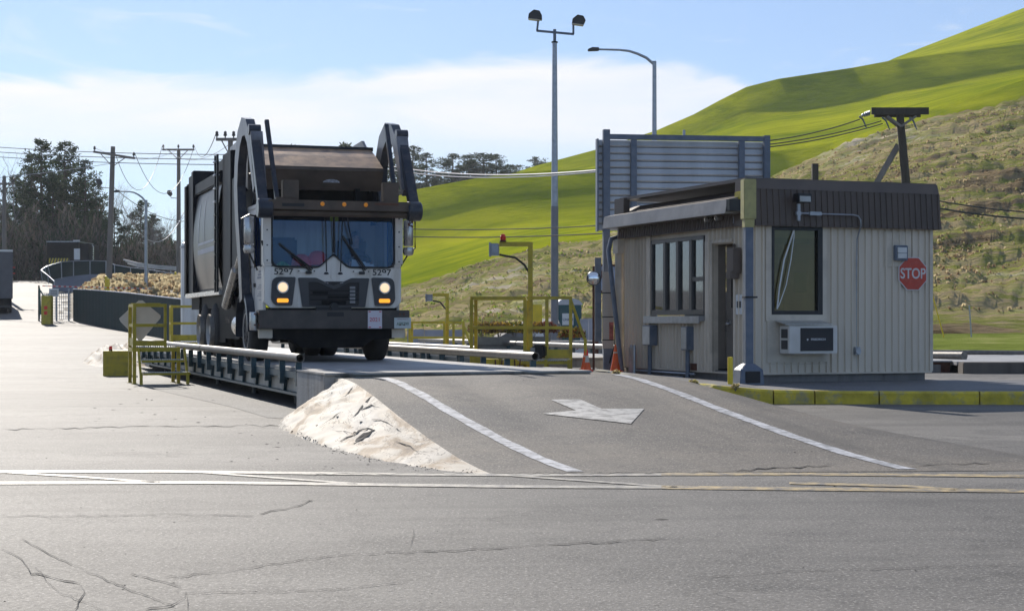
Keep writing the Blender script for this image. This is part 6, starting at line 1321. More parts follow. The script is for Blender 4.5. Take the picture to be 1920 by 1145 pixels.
# ------------------------------------------------------------------ utility poles and cables
POLES = []
def upole(px, Y, ytop, arm_px, arm_y, label, lean=0, z0=None, ins=3, w=.14, brace=True, tilt=0):
    x = (px - CX) / F * Y; k = Y / F; z0 = gz(x, Y) if z0 is None else z0; zt5 = H + (602 - ytop) * k
    t = thing('utility_pole', label, 'utility pole', (x, Y, z0), 0, 'wooden utility poles')
    MB().tube([(0, 0, 0), (lean * .5, 0, (zt5 - z0) / 2), (lean, 0, zt5 - z0)], [w * 1.15, w, w * .8], 12).build('pole', M_WOODP, t, smooth=True)
    za = H + (602 - arm_y) * k - z0; xl, xr = arm_px[0] * k + lean, arm_px[1] * k + lean
    MB().beam((xl, -.12, za + tilt), (xr, -.12, za - tilt), .12, .14).build('crossarm', M_WOODP, t)
    if brace: b = MB(); b.beam((lean, -.15, za - .8), (xl * .6 + lean * .4, -.15, za - .05 + tilt * .5), .05); b.beam((lean, -.15, za - .8), (xr * .6 + lean * .4, -.15, za - .05 - tilt * .5), .05); b.build('brace', M_WOODP, t)
    for i in range(ins):
        f = i / (ins - 1); f = .03 + .94 * f; xx = xl + (xr - xl) * f
        MB().lathe([(.03, 0), (.03, .08), (.08, .1), (.09, .17), (.06, .2), (.08, .24), (.05, .32), (0, .34)], (xx, -.12, za + .07 + tilt * (1 - 2 * f)), n=10).build('insulator', M_PLASG, t, smooth=True)
    return t, Vector((x + lean, Y, zt5)), Vector((x + xl, Y - .12, z0 + za + tilt + .3)), Vector((x + xr, Y - .12, z0 + za - tilt + .3))
u1 = upole(203, 112, 275, (-36, 42), 291, 'tall wooden utility pole with tilted crossarm behind the curved green fence', lean=.32, ins=2, w=.19, tilt=.22)
u2 = upole(335, 130, 280, (-30, 30), 281, 'wooden utility pole with level crossarm just left of the big truck', ins=3, w=.17)
u3 = upole(432, 80, 262, (-26, 24), 262, 'utility pole whose crossarm shows above the rear of the big truck', ins=4, w=.15, z0=0)
u4 = upole(8, 118, 330, (-20, 20), 345, 'plain wooden pole at the far left edge among the trees', ins=2, w=.16)
for (tt, side, hgt) in ((u1[0], -1, 9.4), (u2[0], -1, 0)):
    pass
for px, py, Y, lab in ((186, 341, 112, 'grey floodlight on a stub arm left of the tilted crossarm pole'), (318, 362, 130, 'grey floodlight on a stub arm left of the level crossarm pole')):
    p = P(px, py, Y); fl_ = thing('floodlight', lab, 'floodlight', (p.x, Y, p.z), 0, 'floodlights on the utility poles'); MB().prism([(-.2, -.15, -.05), (.05, -.15, -.28), (.22, -.15, -.1), (.1, -.15, .22), (-.15, -.15, .2)], (0, .3, 0)).build('lamp_head', M_PLASG, fl_, bevel=.03); MB().tube([(.1, 0, -.25), (.12, 0, -.38), (.85, 0, -.42)], .03, 6).build('arm', M_GALV, fl_)
# right hand pole with heavy double crossarm
p = P(1698, 602, 62); x0 = p.x; k = 62 / F; up = thing('utility_pole', 'dark leaning utility pole with heavy double crossarm and timber prop, right of centre', 'utility pole', (x0, 62, 0), 0, 'wooden utility poles')
zq = lambda y: H + (602 - y) * k
MB().tube([(.1, 0, 0), (0, 0, zq(335)), (-.22, 0, zq(212))], [.19, .16, .14], 14).build('pole', M_WOODD, up, smooth=True)
MB().box(-66 * k, 41 * k, -.22, -.15, zq(216), zq(204) + .02).build('crossarm', M_WOODD, up); MB().box(-57 * k, 30 * k, .13, .22, zq(219), zq(208)).build('crossarm', M_WOODD, up)
b = MB(); 
for yy in (-.18, .18): b.beam((-.2, yy, zq(238)), (-36 * k, yy, zq(219)), .04, .08); b.beam((-.2, yy, zq(238)), (18 * k, yy, zq(219)), .04, .08)
b.build('brace', M_WOODP, up); MB().beam((-.2, .3, zq(270)), (-50 * k, .6, zq(345)), .16, .2).build('timber_prop', M_WOODP, up)
INS = []
for px, py in ((1621, 219), (1612, 228), (1659, 222), (1700, 232)):
    pass
b = MB(); q0 = (-68 * k, -.18, zq(213)); b.lathe([(.04, 0), (.11, .04), (.06, .08), (.11, .12), (.06, .16), (.11, .2), (.05, .24), (.08, .3), (.0, .36)], (0, 0, 0), 'x', 12); b.v = [(q0[0] - x, q0[1] + y, q0[2] + z - .3 * x) for x, y, z in b.v]; b.build('insulator', M_GALV, up, smooth=True)
for dx, dz_ in ((-88, 224), (-45, 226), (6, 226)): MB().tube([(dx * k, -.1, zq(dz_) + .1), (dx * k + .14, -.1, zq(dz_) - .02), (dx * k + .28, -.1, zq(dz_ + 18))], [.04, .035, .02], 6).build('dead_end_clamp', M_STEELB, up)
wn = thing('wooden_post', 'short dark timber post behind the booth roof', 'post', (P(1528, 602, 60).x, 60, 0), 0); zz = H + (602 - 307) * 60 / F; MB().box(-.11, .11, -.1, .1, 0, zz).build('post', M_WOODD, wn)
def cable(pts, sag, r, m, label, n=18, group='overhead cables'):
    a, c = pts; q = []
    for i in range(n + 1): t_ = i / n; v = Vector(a).lerp(Vector(c), t_); v.z -= sag * 4 * t_ * (1 - t_); q.append(v)
    o = MB().tube(q, r, 5).build('power_cable', m, smooth=True); tag(o, label, 'cable', group); return o
cable([P(-60, 272, 112), P(430, 290, 88)], .15, .022, M_WIRE, 'topmost of the three dark cables crossing the left trees')
cable([P(-60, 281, 112), P(430, 299, 88)], .15, .022, M_WIRE, 'middle of the three dark cables crossing the left trees')
cable([P(-60, 290, 112), P(430, 309, 88)], .15, .022, M_WIRE, 'lowest of the three dark cables crossing the left trees')
cable([P(-60, 338, 118), P(206, 307, 112)], .1, .02, M_WIREL, 'pale cable rising from the left edge to the tilted crossarm pole')
cable([u1[1], u2[2]], 3.2, .02, M_WIRE, 'deep sagging cable from the tilted pole top to the level crossarm')
cable([u1[3], u2[3]], 3.2, .02, M_WIRE, 'deep sagging cable from the tilted crossarm right end to the level pole')
cable([u1[2], u2[1]], .8, .015, M_WIREL, 'pale cable between the two left utility poles')
cable([u2[3], u3[2]], 1.0, .02, M_WIRE, 'dark cable from the level crossarm up to the crossarm above the truck')
cable([u2[2], u3[3]], 1.2, .015, M_WIREL, 'pale cable from the level crossarm to the crossarm above the truck')
cable([P(206, 345, 112), P(345, 415, 130)], .6, .03, M_WIREL, 'bright cable dropping from the tilted pole behind the curved street light')
cable([P(230, 385, 112), P(345, 398, 130)], 2.4, .03, M_WIREL, 'bright low sagging cable in front of the bare trees')
cable([P(455, 258, 80), P(720, 312, 90)], .5, .02, M_WIRE, 'upper dark cable running right above the truck hopper', )
cable([P(455, 268, 80), P(720, 320, 90)], .5, .02, M_WIRE, 'lower dark cable running right above the truck hopper')
cable([P(720, 309, 90), P(1130, 318, 60)], .35, .028, M_WIREL, 'upper pale cable crossing the hill between truck and board')
cable([P(720, 316, 90), P(1130, 321, 60)], .35, .028, M_WIREL, 'lower pale cable crossing the hill between truck and board')
cable([P(700, 427, 70), P(1140, 422, 60)], .12, .02, M_WIRE, 'upper dark cable crossing the green slope below the pale pair')
cable([P(700, 441, 70), P(1140, 437, 60)], .12, .022, M_WIRE, 'lower dark cable crossing the green slope below the pale pair')
for y0, y1, px0, lb in ((224, 264, 1612, 'uppermost cable from the heavy crossarm down to the board'), (227, 271, 1652, 'middle cable from the heavy crossarm down to the board'), (232, 276, 1655, 'lowest cable from the heavy crossarm down to the board')): cable([P(px0, y0, 62), P(1440, y1, 60)], .1, .022, M_WIRE, lb)
cable([P(1735, 372, 55), P(1990, 401, 58)], .1, .022, M_WIRE, 'upper dark cable leaving the booth roof to the right')
cable([P(1735, 386, 55), P(1990, 413, 58)], .1, .03, M_WIRE, 'lower dark cable leaving the booth roof to the right')

# ------------------------------------------------------------------ left background: fences, gate, walls, vehicles
def fence_line(name, label, top, bot, Yf, m, group, step, post_w=.04):
    t = thing(name, label, 'fence', (0, 0, 0), 0, group); b = MB(); n = len(top)
    T_, Bm = [P(x, y, Yf(i / (n - 1))) for i, (x, y) in enumerate(top)], [P(x, y, Yf(i / (n - 1))) for i, (x, y) in enumerate(bot)]
    for a, c in zip(Bm, T_): b.v += [tuple(a), tuple(c)]
    for a, c in zip(Bm, T_): b.v += [(a.x, a.y + .05, a.z), (c.x, c.y + .05, c.z)]
    for i in range(n - 1):
        b.f += [(2 * i, 2 * i + 2, 2 * i + 3, 2 * i + 1), (2 * n + 2 * i, 2 * n + 2 * i + 1, 2 * n + 2 * i + 3, 2 * n + 2 * i + 2), (2 * i + 1, 2 * i + 3, 2 * n + 2 * i + 3, 2 * n + 2 * i + 1)]
    b.m = [0] * len(b.f); b.build('fence_panel', m, t)
    MB().tube([q + Vector((0, -.02, .02)) for q in T_], .035, 6).build('top_rail', M_GALV, t, smooth=True)
    L = 0; k_ = 0
    for i in range(n - 1):
        seg = (T_[i + 1] - T_[i]).length; m_ = max(1, round(seg / step))
        for j in range(m_):
            f = j / m_; a = Bm[i].lerp(Bm[i + 1], f); c = T_[i].lerp(T_[i + 1], f); MB().tube([a + Vector((0, -.04, -.1)), c + Vector((0, -.04, 0))], post_w, 6).build('fence_post', M_GALV, t)
    return t
top = [(102, 528), (90, 517), (77, 507), (84, 502), (90, 499), (115, 491.6), (138, 490), (169, 489), (199, 490), (215, 497), (245, 502), (279, 506), (310, 511), (345, 515)]
bot = [(102, 534), (92, 530), (80, 524), (88, 524), (96, 524), (116, 520), (138, 517), (169, 514), (199, 514), (215, 519), (245, 522), (279, 525), (310, 527), (345, 530)]
fence_line('railing_fence', 'curved dark green fence with grey posts on the ramp wall at far left', top, bot, lambda u: 124 + 6 * math.sin(u * 3), M_GREENF, 'dark green fences', 1.3)
rwl = thing('ramp_wall', 'pale blue grey concrete wall under the curved green fence', 'wall', (0, 0, 0)); b = MB()
for px, yt, yb in ((98, 524, 560), (116, 520, 556), (138, 517, 552), (169, 514, 548), (199, 514, 546), (225, 521, 545), (345, 531, 548)): a, c = P(px, yt, 129.5), P(px, yb, 129.5); b.v += [tuple(a), tuple(c), (a.x, a.y + .5, a.z), (c.x, c.y + .5, c.z)]
for i in range(6): o = i * 4; b.f += [(o, o + 4, o + 5, o + 1), (o, o + 2, o + 6, o + 4), (o + 2, o + 3, o + 7, o + 6)]
b.m = [0] * len(b.f); b.build('wall_body', mat('blue grey concrete', (.20, .22, .27), .85, var=.15, scale=.6, dirt=(.12, .12, .14), dirt_amt=.5), rwl)
top = [(137, 542), (170, 543.5), (205, 546), (240, 549), (290, 555), (345, 561)]; bot = [(137, 593), (170, 603), (205, 611), (240, 619), (290, 630), (345, 645)]
Yff = lambda u: 92 - 26 * u
tf = thing('sheet_fence', 'tall dark slate green sheet fence running behind the yellow steps', 'fence', (0, 0, 0), 0, 'dark green fences'); b = MB()
nn_ = 70; ft, fb = PL(top), PL(bot); V1, V2 = [], []
for i in range(nn_ + 1):
    u = i / nn_; px = 137 + 208 * u; Y = Yff(u) + (.05 if i % 2 else 0); V1.append(P(px, fb(px) + 1, Y)); V2.append(P(px, ft(px), Y))
for a, c in zip(V1, V2): a.z = min(a.z, gz(a.x, a.y)) - .05; b.v += [tuple(a), tuple(c)]
b.f = [(2 * i, 2 * i + 2, 2 * i + 3, 2 * i + 1) for i in range(nn_)]; b.m = [0] * nn_; b.build('fence_sheet', M_GREENF, tf); MB().tube([q + Vector((0, -.0, .0)) for q in V2[::5]], .03, 6).build('top_rail', M_GALV, tf)
# dry grass bank between the fences
def bankz(px, Y):
    u = (Y - 94) / 34; return gz((px - CX) / F * Y, Y) + 1.5 * sm(-.1, .35, u) * (1 - sm(.7, 1.05, u)) * sm(120, 200, px) * (1 - sm(400, 470, px))
b = MB(); pxs = list(range(110, 480, 6)); Ysb = [90 + 1.5 * i for i in range(27)]
b.v = [((px - CX) / F * Y, Y, bankz(px, Y) - .02 + .08 * math.sin(px * .9 + Y * 2) * math.sin(Y * 1.3) * sm(90, 96, Y)) for Y in Ysb for px in pxs]; nx = len(pxs)
b.f = [(j * nx + i, j * nx + i + 1, (j + 1) * nx + i + 1, (j + 1) * nx + i) for j in range(len(Ysb) - 1) for i in range(nx - 1)]; b.m = [0] * len(b.f)
tag(b.build('dry_bank', mat('dry grass earth', (.22, .185, .13), .9, var=.35, scale=1.2, bump=1, bscale=4, dirt=(.14, .12, .06), dirt_amt=.6), smooth=True), kind='structure')
tufts('dry_grass', 1800, (150, 420), (95, 124), .28, [GC[0], GC[1], GC[0]], 'dry straw coloured grass on the bank behind the sheet fence', zf=lambda X, Y: bankz(X / Y * F + CX, Y), seed=9)
# gate, cabinet, sign
g0 = 92.0; kk = g0 / F
gt = thing('gate', 'open mesh gate with grey posts left of the sheet fence', 'gate', (0, 0, 0)); zb_ = gz(P(100, 0, g0).x, g0)
for px in (73, 106, 129): a = P(px, 535 if px < 80 else 541, g0); MB().tube([(a.x, g0, zb_ - .1), (a.x, g0, a.z)], .05, 8).build('gate_post', M_GREENF if px < 80 else M_GALV, gt)
b = MB(); xl, xr = P(75, 0, g0).x, P(134, 0, g0).x; x = xl
while x < xr: b.box(x - .012, x + .012, g0 - .01, g0 + .01, zb_ + .1, zb_ + 1.55); x += .12
for i in range(10): z = zb_ + .1 + i * .16; b.box(xl, xr, g0 - .02, g0 - .011, z - .01, z + .01)
b.build('gate_mesh', M_GALV, gt)
b = MB(); b.tube([P(74, 540, 91), P(76, 590, 91)], .05, 6); b.tube([P(76, 545, 91), P(93, 573, 90)], .04, 6); b.build('gate_frame', mat('gate frame', (.05, .12, .09), .5), gt)
gs = thing('gate_sign', 'small white sign hanging on the mesh gate', 'sign', (0, 0, 0)); a = P(92, 556, g0 - .1); c = P(110, 541, g0 - .1); s1 = MB().box(a.x, c.x, g0 - .12, g0 - .09, a.z, c.z).build('sign_panel', M_PAPER, gs)
b = MB(); [b.box(a.x + .08, c.x - .08, g0 - .125, g0 - .121, a.z + .1 + .1 * i, a.z + .14 + .1 * i) for i in range(3)]; b.build('printed_lines', M_PLASG, gs)
a = P(77, 597, 88); c = P(95, 554, 88); cb = thing('gate_cabinet', 'yellow green gate operator cabinet with red marks in front of the mesh gate', 'cabinet', (a.x, 88, gz(a.x, 88)), 0)
MB().box(0, c.x - a.x, 0, .5, 0, c.z - gz(a.x, 88)).build('cabinet_body', M_YEL, cb, bevel=.02); b = MB(); [b.box(.16, .34, -.012, -.001, .8 - .28 * i, .98 - .28 * i) for i in range(2)]; b.build('red_mark', M_RED, cb)
br = thing('road_barrier', 'thin red and white barrier arm over the gate at left', 'barrier arm', (0, 0, 0)); a, c = P(80, 536, 90), P(282, 541, 88); b = MB()
for i in range(40): b.mi = i % 2; b.beam(a.lerp(c, i / 40), a.lerp(c, (i + 1) / 40 - .001), .045)
b.build('arm', [M_RED, M_PAPER], br)
for px, y0, y1, lab in ((199, 517, 548, 'yellow pipe bollard at the foot of the tilted crossarm pole, left one'), (203, 521, 549, 'yellow pipe bollard at the foot of the tilted crossarm pole, right one'), (329, 509, 529, 'single yellow bollard beside the level crossarm pole')):
    Y = 100 if px < 300 else 118; a = P(px, y1, Y); c = P(px, y0, Y); t = thing('bollard', lab, 'bollard', (a.x, Y, a.z), 0, 'yellow pipe bollards'); hh = c.z - a.z; r = .09
    MB().lathe([(r, -.3), (r, hh - .08), (r * .7, hh - .02), (0, hh)], (0, 0, 0), n=12).build('bollard_tube', M_YELB, t, smooth=True)
# container truck seen from the rear
a = P(88, 602, 150); z0_ = gz(a.x, 150); zz = lambda y: H + (602 - y) * 150 / F; xx = lambda px: (px - CX) / F * 150 - a.x
ct_ = thing('container_truck', 'dark container truck with yellow chevron panel parked by the trees', 'truck', (a.x, 150, 0), 0); zt6 = zz(454)
MB().box(0, xx(147), 0, 5, zz(520), zt6).build('container', M_TDARK, ct_, bevel=.03); MB().box(-.05, xx(149), -.03, 5.05, zt6 + .001, zt6 + .1).build('top_rim', M_GALV, ct_); MB().box(xx(138), xx(150), -.12, -.03, zz(452), zz(450)).build('light_bar', M_PAPER, ct_)
b = MB(); x0, x1, z0, z1 = xx(92), xx(130), zz(496), zz(484); b.box(x0, x1, -.04, -.02, z0, z1); b.build('chevron_board', M_YEL, ct_); b = MB()
for i in range(7): q = x0 + (x1 - x0) * i / 7; b.prism([(q, -.045, z0), (q + .12, -.045, z0), (q + .3, -.045, z1), (q + .18, -.045, z1)], (0, .004, 0))
b.build('chevron_stripe', M_BLACK, ct_); MB().box(xx(139), xx(150), -.06, -.01, zz(487), zz(466)).build('white_placard', M_PAPER, ct_)
MB().box(xx(147) + .02, xx(165), .3, 4, zz(520), zz(456)).build('cab', M_TBODY, ct_, bevel=.05); MB().tube([(xx(169), 1, zz(500)), (xx(170), 1, zz(462)), (xx(167), 1, zz(458))], .06, 8).build('exhaust', M_SILV, ct_)
for x_ in (xx(100), xx(130), xx(158)): MB().lathe([(.3, -.2), (.5, -.18), (.5, .18), (.3, .2)], (x_, .3, z0_ + .5), 'y', 16).build('wheel', M_TYRE, ct_)
# trailer at the left edge
Y = 100; a = P(24, 602, Y); z0_ = gz(a.x, Y); tr = thing('box_trailer', 'grey box trailer with its rear side cut by the left edge', 'trailer', (a.x, Y, z0_), R(17.5)); zz = lambda y: H + (602 - y) * Y / F - z0_
MB().box(-2.5, 0, 0, 9, .9, zz(472)).build('trailer_box', mat('trailer grey', (.10, .10, .11), .5, .1, var=.15), tr, bevel=.02); MB().box(-2.5, .0, -.02, 9, zz(472) + .001, zz(468)).build('roof', M_PAPER, tr)
b = MB(); [b.box(.001, .14, .3, .36, zz(y), zz(y) + .06) for y in (502, 513)]; b.build('side_lamp', M_RED, tr); MB().box(-2.4, -.1, .1, 8.5, .5, .9).build('chassis', M_TDARK, tr)
for yy in (.9, 2.2): MB().lathe([(.3, -.15), (.5, -.13), (.5, .13), (.3, .15)], (-.2, yy, .5), 'x', 18).build('wheel', M_TYRE, tr); MB().lathe([(.3, -.15), (.5, -.13), (.5, .13), (.3, .15)], (-2.2, yy, .5), 'x', 18).build('wheel', M_TYRE, tr)
b = MB().box(-2.4, -.1, -.1, -.03, .35, .5); b.build('rear_bumper', M_BLACKM, tr)
# pale guard rails beyond the fence
for k_, (y0, y1, y2) in enumerate(((487, 498, 501), (490, 501, 504), (494, 503, 506))):
    t = thing('guardrail', ('upper', 'middle', 'lower')[k_] + ' pale guard rail curving behind the green fence near the level pole', 'guardrail', (0, 0, 0), 0, 'pale guard rails'); pts = [P(232 + 4 * k_, y0, 142), P(258, (y0 + y1) / 2 + 1, 140), P(290, y1, 139), P(320, y1 + 2, 139), P(345, y2 + 1, 139)]
    MB().tube(pts, .07, 6).build('rail', mat('pale rail', (.5, .48, .45), .6), t, smooth=True)
    for q in pts[1:-1]: MB().tube([q, (q.x, q.y, gz(q.x, q.y))], .05, 6).build('rail_post', M_GALV, t)

# ------------------------------------------------------------------ trees
PINE = [leafm('pine needles dark', (.040, .060, .036), .35, .3, .3), leafm('pine needles light', (.08, .105, .055), .4, .3, .3)]
def pine_mesh(seed, h=14, spread=3.6, start=.3, nb=60, open_=.0, leaf=.30, per=22):
    g = np.random.default_rng(seed); tb = MB(); tb.tube([(0, 0, -.5), (.1, .05, h * .35), (-.05, .1, h * .7), (.05, 0, h * .98)], [h * .016, h * .012, h * .008, .03], 8)
    cs = []
    for k in range(nb):
        f = start + (1 - start) * (k + g.uniform(0, 1)) / nb; z = h * f; a = g.uniform(0, 6.283)
        L = spread * (1 - f) ** .55 * g.uniform(.45, 1.1) + .35; up = g.uniform(.15, .75)
        pts = [(0, 0, z), (math.cos(a) * L * .5, math.sin(a) * L * .5, z + L * .15 * up), (math.cos(a) * L, math.sin(a) * L, z + L * .55 * up)]
        tb.tube(pts, [.05, .03, .012], 4, cap=False)
        nc = max(2, int(L * 2.2))
        for c in range(nc):
            t_ = .35 + .65 * (c + g.uniform(0, 1)) / nc; b_ = np.array(pts[1]) * (1 - (t_ - .5) * 2) + np.array(pts[2]) * ((t_ - .5) * 2) if t_ > .5 else np.array(pts[0]) * (1 - 2 * t_) + np.array(pts[1]) * 2 * t_
            cs.append((b_ + g.normal(0, .16, 3) * [1, 1, .6], g.uniform(.35, .7)))
    cs.append((np.array([0, 0, h]), .35)); n = len(cs) * per
    cen = np.repeat(np.array([c for c, r in cs]), per, 0); rad = np.repeat(np.array([r for c, r in cs]), per)[:, None]
    d = g.normal(size=(n, 3)); d /= np.linalg.norm(d, axis=1)[:, None]; d[:, 2] = d[:, 2] * .6 + .15
    p = cen + d * rad * g.uniform(.3, 1, (n, 1)); t1 = d + g.normal(0, .5, (n, 3)); t1 /= np.linalg.norm(t1, axis=1)[:, None]; t2 = np.cross(t1, g.normal(size=(n, 3))); t2 /= np.linalg.norm(t2, axis=1)[:, None] + 1e-6
    s_ = leaf * g.uniform(.6, 1.3, (n, 1)); V = np.stack([p - t1 * s_ * .5, p + t2 * s_ * .22, p + t1 * s_ * .6, p - t2 * s_ * .22], 1).reshape(-1, 3)
    me = bpy.data.meshes.new('crown'); me.from_pydata(V.tolist(), [], [(4 * i, 4 * i + 1, 4 * i + 2, 4 * i + 3) for i in range(n)]); [me.materials.append(m) for m in PINE]; me.polygons.foreach_set('material_index', (g.random(n) > .6).astype(int).tolist())
    return tb, me
def bare_mesh(seed, h=12):
    r_ = random.Random(seed); b = MB()
    def grow(p, d, L, r, lev):
        q = p + d * L; m_ = p.lerp(q, .5) + Vector((r_.uniform(-1, 1), r_.uniform(-1, 1), 0)) * L * .05
        b.tube([p, m_, q], [r, r * .85, r * .7], 5 if lev < 2 else 3, cap=False)
        if lev >= 6 or r < .004: return
        for k in range(3 if lev < 4 else 2):
            a = r_.uniform(.25, .75); w = Vector((r_.gauss(0, 1), r_.gauss(0, 1), r_.gauss(0, .6))); w = (w - w.project(d)).normalized(); nd_ = (d * math.cos(a) + w * math.sin(a) + Vector((0, 0, .12))).normalized()
            grow(q if k < 2 else m_, nd_, L * r_.uniform(.6, .86), r * r_.uniform(.5, .68), lev + 1)
    grow(Vector((0, 0, -.3)), Vector((r_.uniform(-.05, .05), 0, 1)).normalized(), h * .30, h * .013, 0); return b
pines = [pine_mesh(1, 14, 4.0, .18, 80), pine_mesh(2, 14, 3.6, .28, 66), pine_mesh(3, 12, 4.0, .12, 70), pine_mesh(4, 9, 3.4, .2, 46)]
pm = [(a.build('trunk', M_TRUNK, smooth=True), m) for a, m in pines]
TM_ = [(t.data, m) for t, m in pm]; [bpy.data.objects.remove(t) for t, m in pm]
bm_ = [bare_mesh(s_) for s_ in (11, 12, 13)]; BMs = []
for b in bm_: o = b.build('branches', M_TWIG); BMs.append(o.data); bpy.data.objects.remove(o)
def put_pine(px, Y, ytop, kind, rot, label, group, z0=None, sxy=1.0):
    x = (px - CX) / F * Y; z = gz(x, Y) if z0 is None else z0; hh = (H + (602 - ytop) * Y / F - z); hm = (14, 14, 12, 9)[kind]; s_ = hh / hm
    t = thing('pine_tree', label, 'tree', (x, Y, z), rot, group); t.scale = (s_ * sxy, s_ * sxy, s_)
    for nm, me in (('trunk', TM_[kind][0]), ('crown', TM_[kind][1])): o = bpy.data.objects.new(nm, me); C.objects.link(o); o.parent = t
def put_bare(px, Y, ytop, kind, rot, label, z0=None, sxy=1):
    x = (px - CX) / F * Y; z = gz(x, Y) if z0 is None else z0; s_ = (H + (602 - ytop) * Y / F - z) / 12 * 1.0
    t = thing('bare_tree', label, 'tree', (x, Y, z), rot, 'leafless trees at left'); t.scale = (s_ * sxy, s_ * sxy, s_); o = bpy.data.objects.new('branches', BMs[kind]); C.objects.link(o); o.parent = t
gp = 'pines at left'
for a in ((78, 172, 266, 0, .3, 'tall dense pine, left of the two highest tops at left'), (122, 175, 268, 1, 1.9, 'tall pine with split top, right of the two highest tops at left'), (160, 170, 302, 1, 3.1, 'slimmer pine on the right shoulder of the tall pine pair'), (98, 168, 330, 2, 4.0, 'broad dark pine filling the space under the tall pair'),
          (45, 176, 360, 2, 5.0, 'dark pine low at the left under the bare tree'), (12, 172, 400, 3, 1.0, 'squat pine behind the pole at the far left edge'), (185, 165, 398, 3, 2.0, 'broad low pine behind the tilted crossarm pole'), (215, 168, 392, 2, .8, 'low olive pine right of the tilted crossarm pole'), (140, 164, 405, 3, 3.7, 'low pine above the dark container truck'), (285, 180, 405, 3, 4.4, 'dark low pine behind the curved street light')):
    put_pine(*a, gp)
for a in ((60, 178, 292, 1, 2.2, 'tall pine just left of the two highest tops'), (110, 180, 300, 0, 5.1, 'dense pine filling the gap between the two highest tops'), (150, 178, 335, 2, .5, 'broad pine behind the slim shouldered one'), (30, 180, 330, 0, 3.3, 'dark pine behind the bare tree near the left edge'), (180, 176, 345, 1, 4.6, 'narrow pine just left of the tilted crossarm pole'), (265, 184, 378, 2, 1.2, 'dark pine top behind the curved street light arm')):
    put_pine(*a, gp)
for a in ((15, 168, 285, 0, 0, 'large bare tree at the far left edge'), (-25, 170, 300, 1, 2, 'bare tree cut by the left edge'), (215, 172, 330, 2, 1, 'thin bare tree between the tilted pole and the street light'), (245, 176, 352, 1, 3, 'bare tree just left of the curved street light'), (262, 170, 388, 0, 4, 'bare tree behind the curved street light'), (292, 172, 402, 2, 2, 'bare tree right of the curved street light'),
          (310, 168, 398, 1, 5, 'bare tree left of the level crossarm pole'), (330, 172, 392, 0, 1.2, 'bare tree directly behind the level crossarm pole'), (350, 170, 396, 2, .4, 'bare tree partly hidden by the truck tail'), (280, 160, 432, 1, .9, 'low bare sapling behind the pale guard rails'), (320, 158, 428, 2, 2.9, 'low bare sapling left of the single yellow bollard'), (60, 162, 410, 2, 4.1, 'bare undergrowth tree behind the trailer')):
    put_bare(*a, sxy=1.1)
hp = 'pines behind the hill'
def ridge_z(px, Y): return H + (602 - (min(LB(px), LC(px)) + 52)) * Y / F
b = MB(); pr = list(range(380, 1100, 12)); yr = [240, 262, 284, 300, 330, 345, 380, 430, 470]
b.v = [((px - CX) / F * Y, Y, max(-1, ridge_z(px, min(Y, 430)) * interp(Y, [(240, .3), (284, .93), (300, 1), (430, 1), (470, .6)]) - (.4 if Y < 300 else 0))) for Y in yr for px in pr]; nx = len(pr)
b.f = [(j * nx + i, j * nx + i + 1, (j + 1) * nx + i + 1, (j + 1) * nx + i) for j in range(len(yr) - 1) for i in range(nx - 1)]; b.m = [0] * len(b.f); tag(b.build('hill', M_ROUGH, smooth=True), kind='structure')
for a in ((560, 330, 282, 3, 0, 'tiny pine top just above the truck hopper, left of centre'), (650, 330, 276, 3, 1, 'pine top beside the pale slab above the hopper'), (668, 335, 290, 2, 2, 'low pine top behind the right lift arm'), (748, 300, 280, 1, 1.2, 'pine seen between and behind the right fork arms'), (775, 300, 276, 0, 1, 'tall pine just right of the raised right arm'), (800, 305, 288, 1, 3, 'open crowned pine leaning right of the truck arm'), (735, 310, 300, 2, 4, 'bushy pine behind the right fork arm'),
          (850, 310, 290, 2, 2, 'left pine of the clump on the green skyline'), (880, 312, 292, 2, .3, 'middle pine of the clump on the green skyline'), (905, 308, 290, 3, 5, 'rounded pine right of the clump middle'), (930, 312, 290, 1, 3.3, 'slim pine at the right end of the skyline clump'), (820, 320, 330, 3, .9, 'low pine filling the gap left of the skyline clump'), (950, 330, 312, 3, 2.2, 'small pine low right of the skyline clump'), (1005, 420, 297, 3, 1, 'tiny isolated pine top on the skyline left of the lamp pole'), (970, 420, 312, 3, 2, 'tiny shrubby pine top at the skyline dip')):
    x = (a[0] - CX) / F * a[1]; put_pine(*a, hp, z0=ridge_z(a[0], a[1]) - .3, sxy=1.9 * (100 if a[0] < 960 else 60) / (min(LB(a[0]), LC(a[0])) + 52 - a[2]))
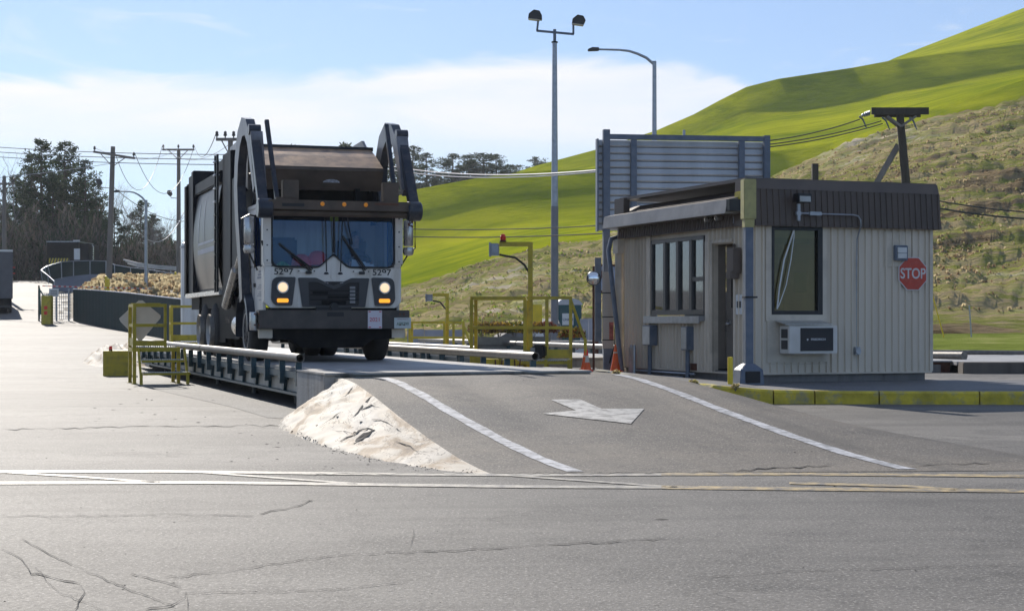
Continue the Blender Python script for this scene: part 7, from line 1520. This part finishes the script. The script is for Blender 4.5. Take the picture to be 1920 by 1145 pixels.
# dense dark undergrowth behind the road at left: one mass
g = np.random.default_rng(77); n = 38000; px = g.uniform(-260, 350, n); Y = g.uniform(156, 185, n); X = (px - CX) / F * Y
hgt = np.where(px < 190, 7.5, 4.2) * (1 - .3 * np.abs(np.sin(px * .05))); zz0 = np.array([gz(a, b_) for a, b_ in zip(X, Y)]); Z = zz0 + g.uniform(0, 1, n) ** 1.3 * hgt
w = g.uniform(.02, .09, n); l = g.uniform(.2, .9, n); th = g.normal(0, .5, n); ph = g.uniform(0, 3.14, n)
dx, dy = np.cos(ph), np.sin(ph); V = np.zeros((n, 4, 3)); up = np.stack([np.sin(th) * dx, np.sin(th) * dy, np.cos(th)], 1); sd2 = np.stack([dx, dy, 0 * dx], 1); c0 = np.stack([X, Y, Z], 1)
V[:, 0] = c0 - sd2 * w[:, None]; V[:, 1] = c0 + sd2 * w[:, None]; V[:, 2] = c0 + up * l[:, None] + sd2 * w[:, None] * .4; V[:, 3] = c0 + up * l[:, None] - sd2 * w[:, None] * .8
me = bpy.data.meshes.new('undergrowth'); me.from_pydata(V.reshape(-1, 3).tolist(), [], [(4 * i, 4 * i + 1, 4 * i + 2, 4 * i + 3) for i in range(n)])
for m in (leafm('dead brush', (.12, .105, .095), .2), leafm('brown brush', (.13, .105, .085), .2), PINE[0]): me.materials.append(m)
me.polygons.foreach_set('material_index', g.integers(0, 3, n).tolist()); o = bpy.data.objects.new('undergrowth', me); C.objects.link(o); tag(o, 'dense dark brush and undergrowth below the trees at left', 'undergrowth', kind='stuff')
for k, (d_, lb) in enumerate(((2.2, 'small dry weed in the kerb joint left of the yellow bollard'), (4.6, 'tuft of yellowed weed in the kerb joint right of the steel post'), (5.4, 'small weed where the kerb turns yellow'))):
    pw, tw = cpt(d_); shrub(lb, pw.x, pw.y - .02, pw.z - .06, .07, .12, 70, [GC[3], GC[0]], 90 + k, 'weeds in the kerb', 'weed', .03)
# ------------------------------------------------------------------ haze
hz = MB().box(-900, 900, -40, 900, -1, 140).build('haze', bpy.data.materials.new('haze air')); m = hz.data.materials[0]; m.use_nodes = True; t = m.node_tree; t.nodes.clear()
o_ = t.nodes.new('ShaderNodeOutputMaterial'); v_ = t.nodes.new('ShaderNodeVolumePrincipled'); v_.inputs['Color'].default_value = (.82, .88, .95, 1); v_.inputs['Density'].default_value = HAZE; v_.inputs['Anisotropy'].default_value = .35
t.links.new(v_.outputs[0], o_.inputs['Volume']); tag(hz, 'thin bright haze in the air', 'haze', kind='stuff')
#@@NEXT
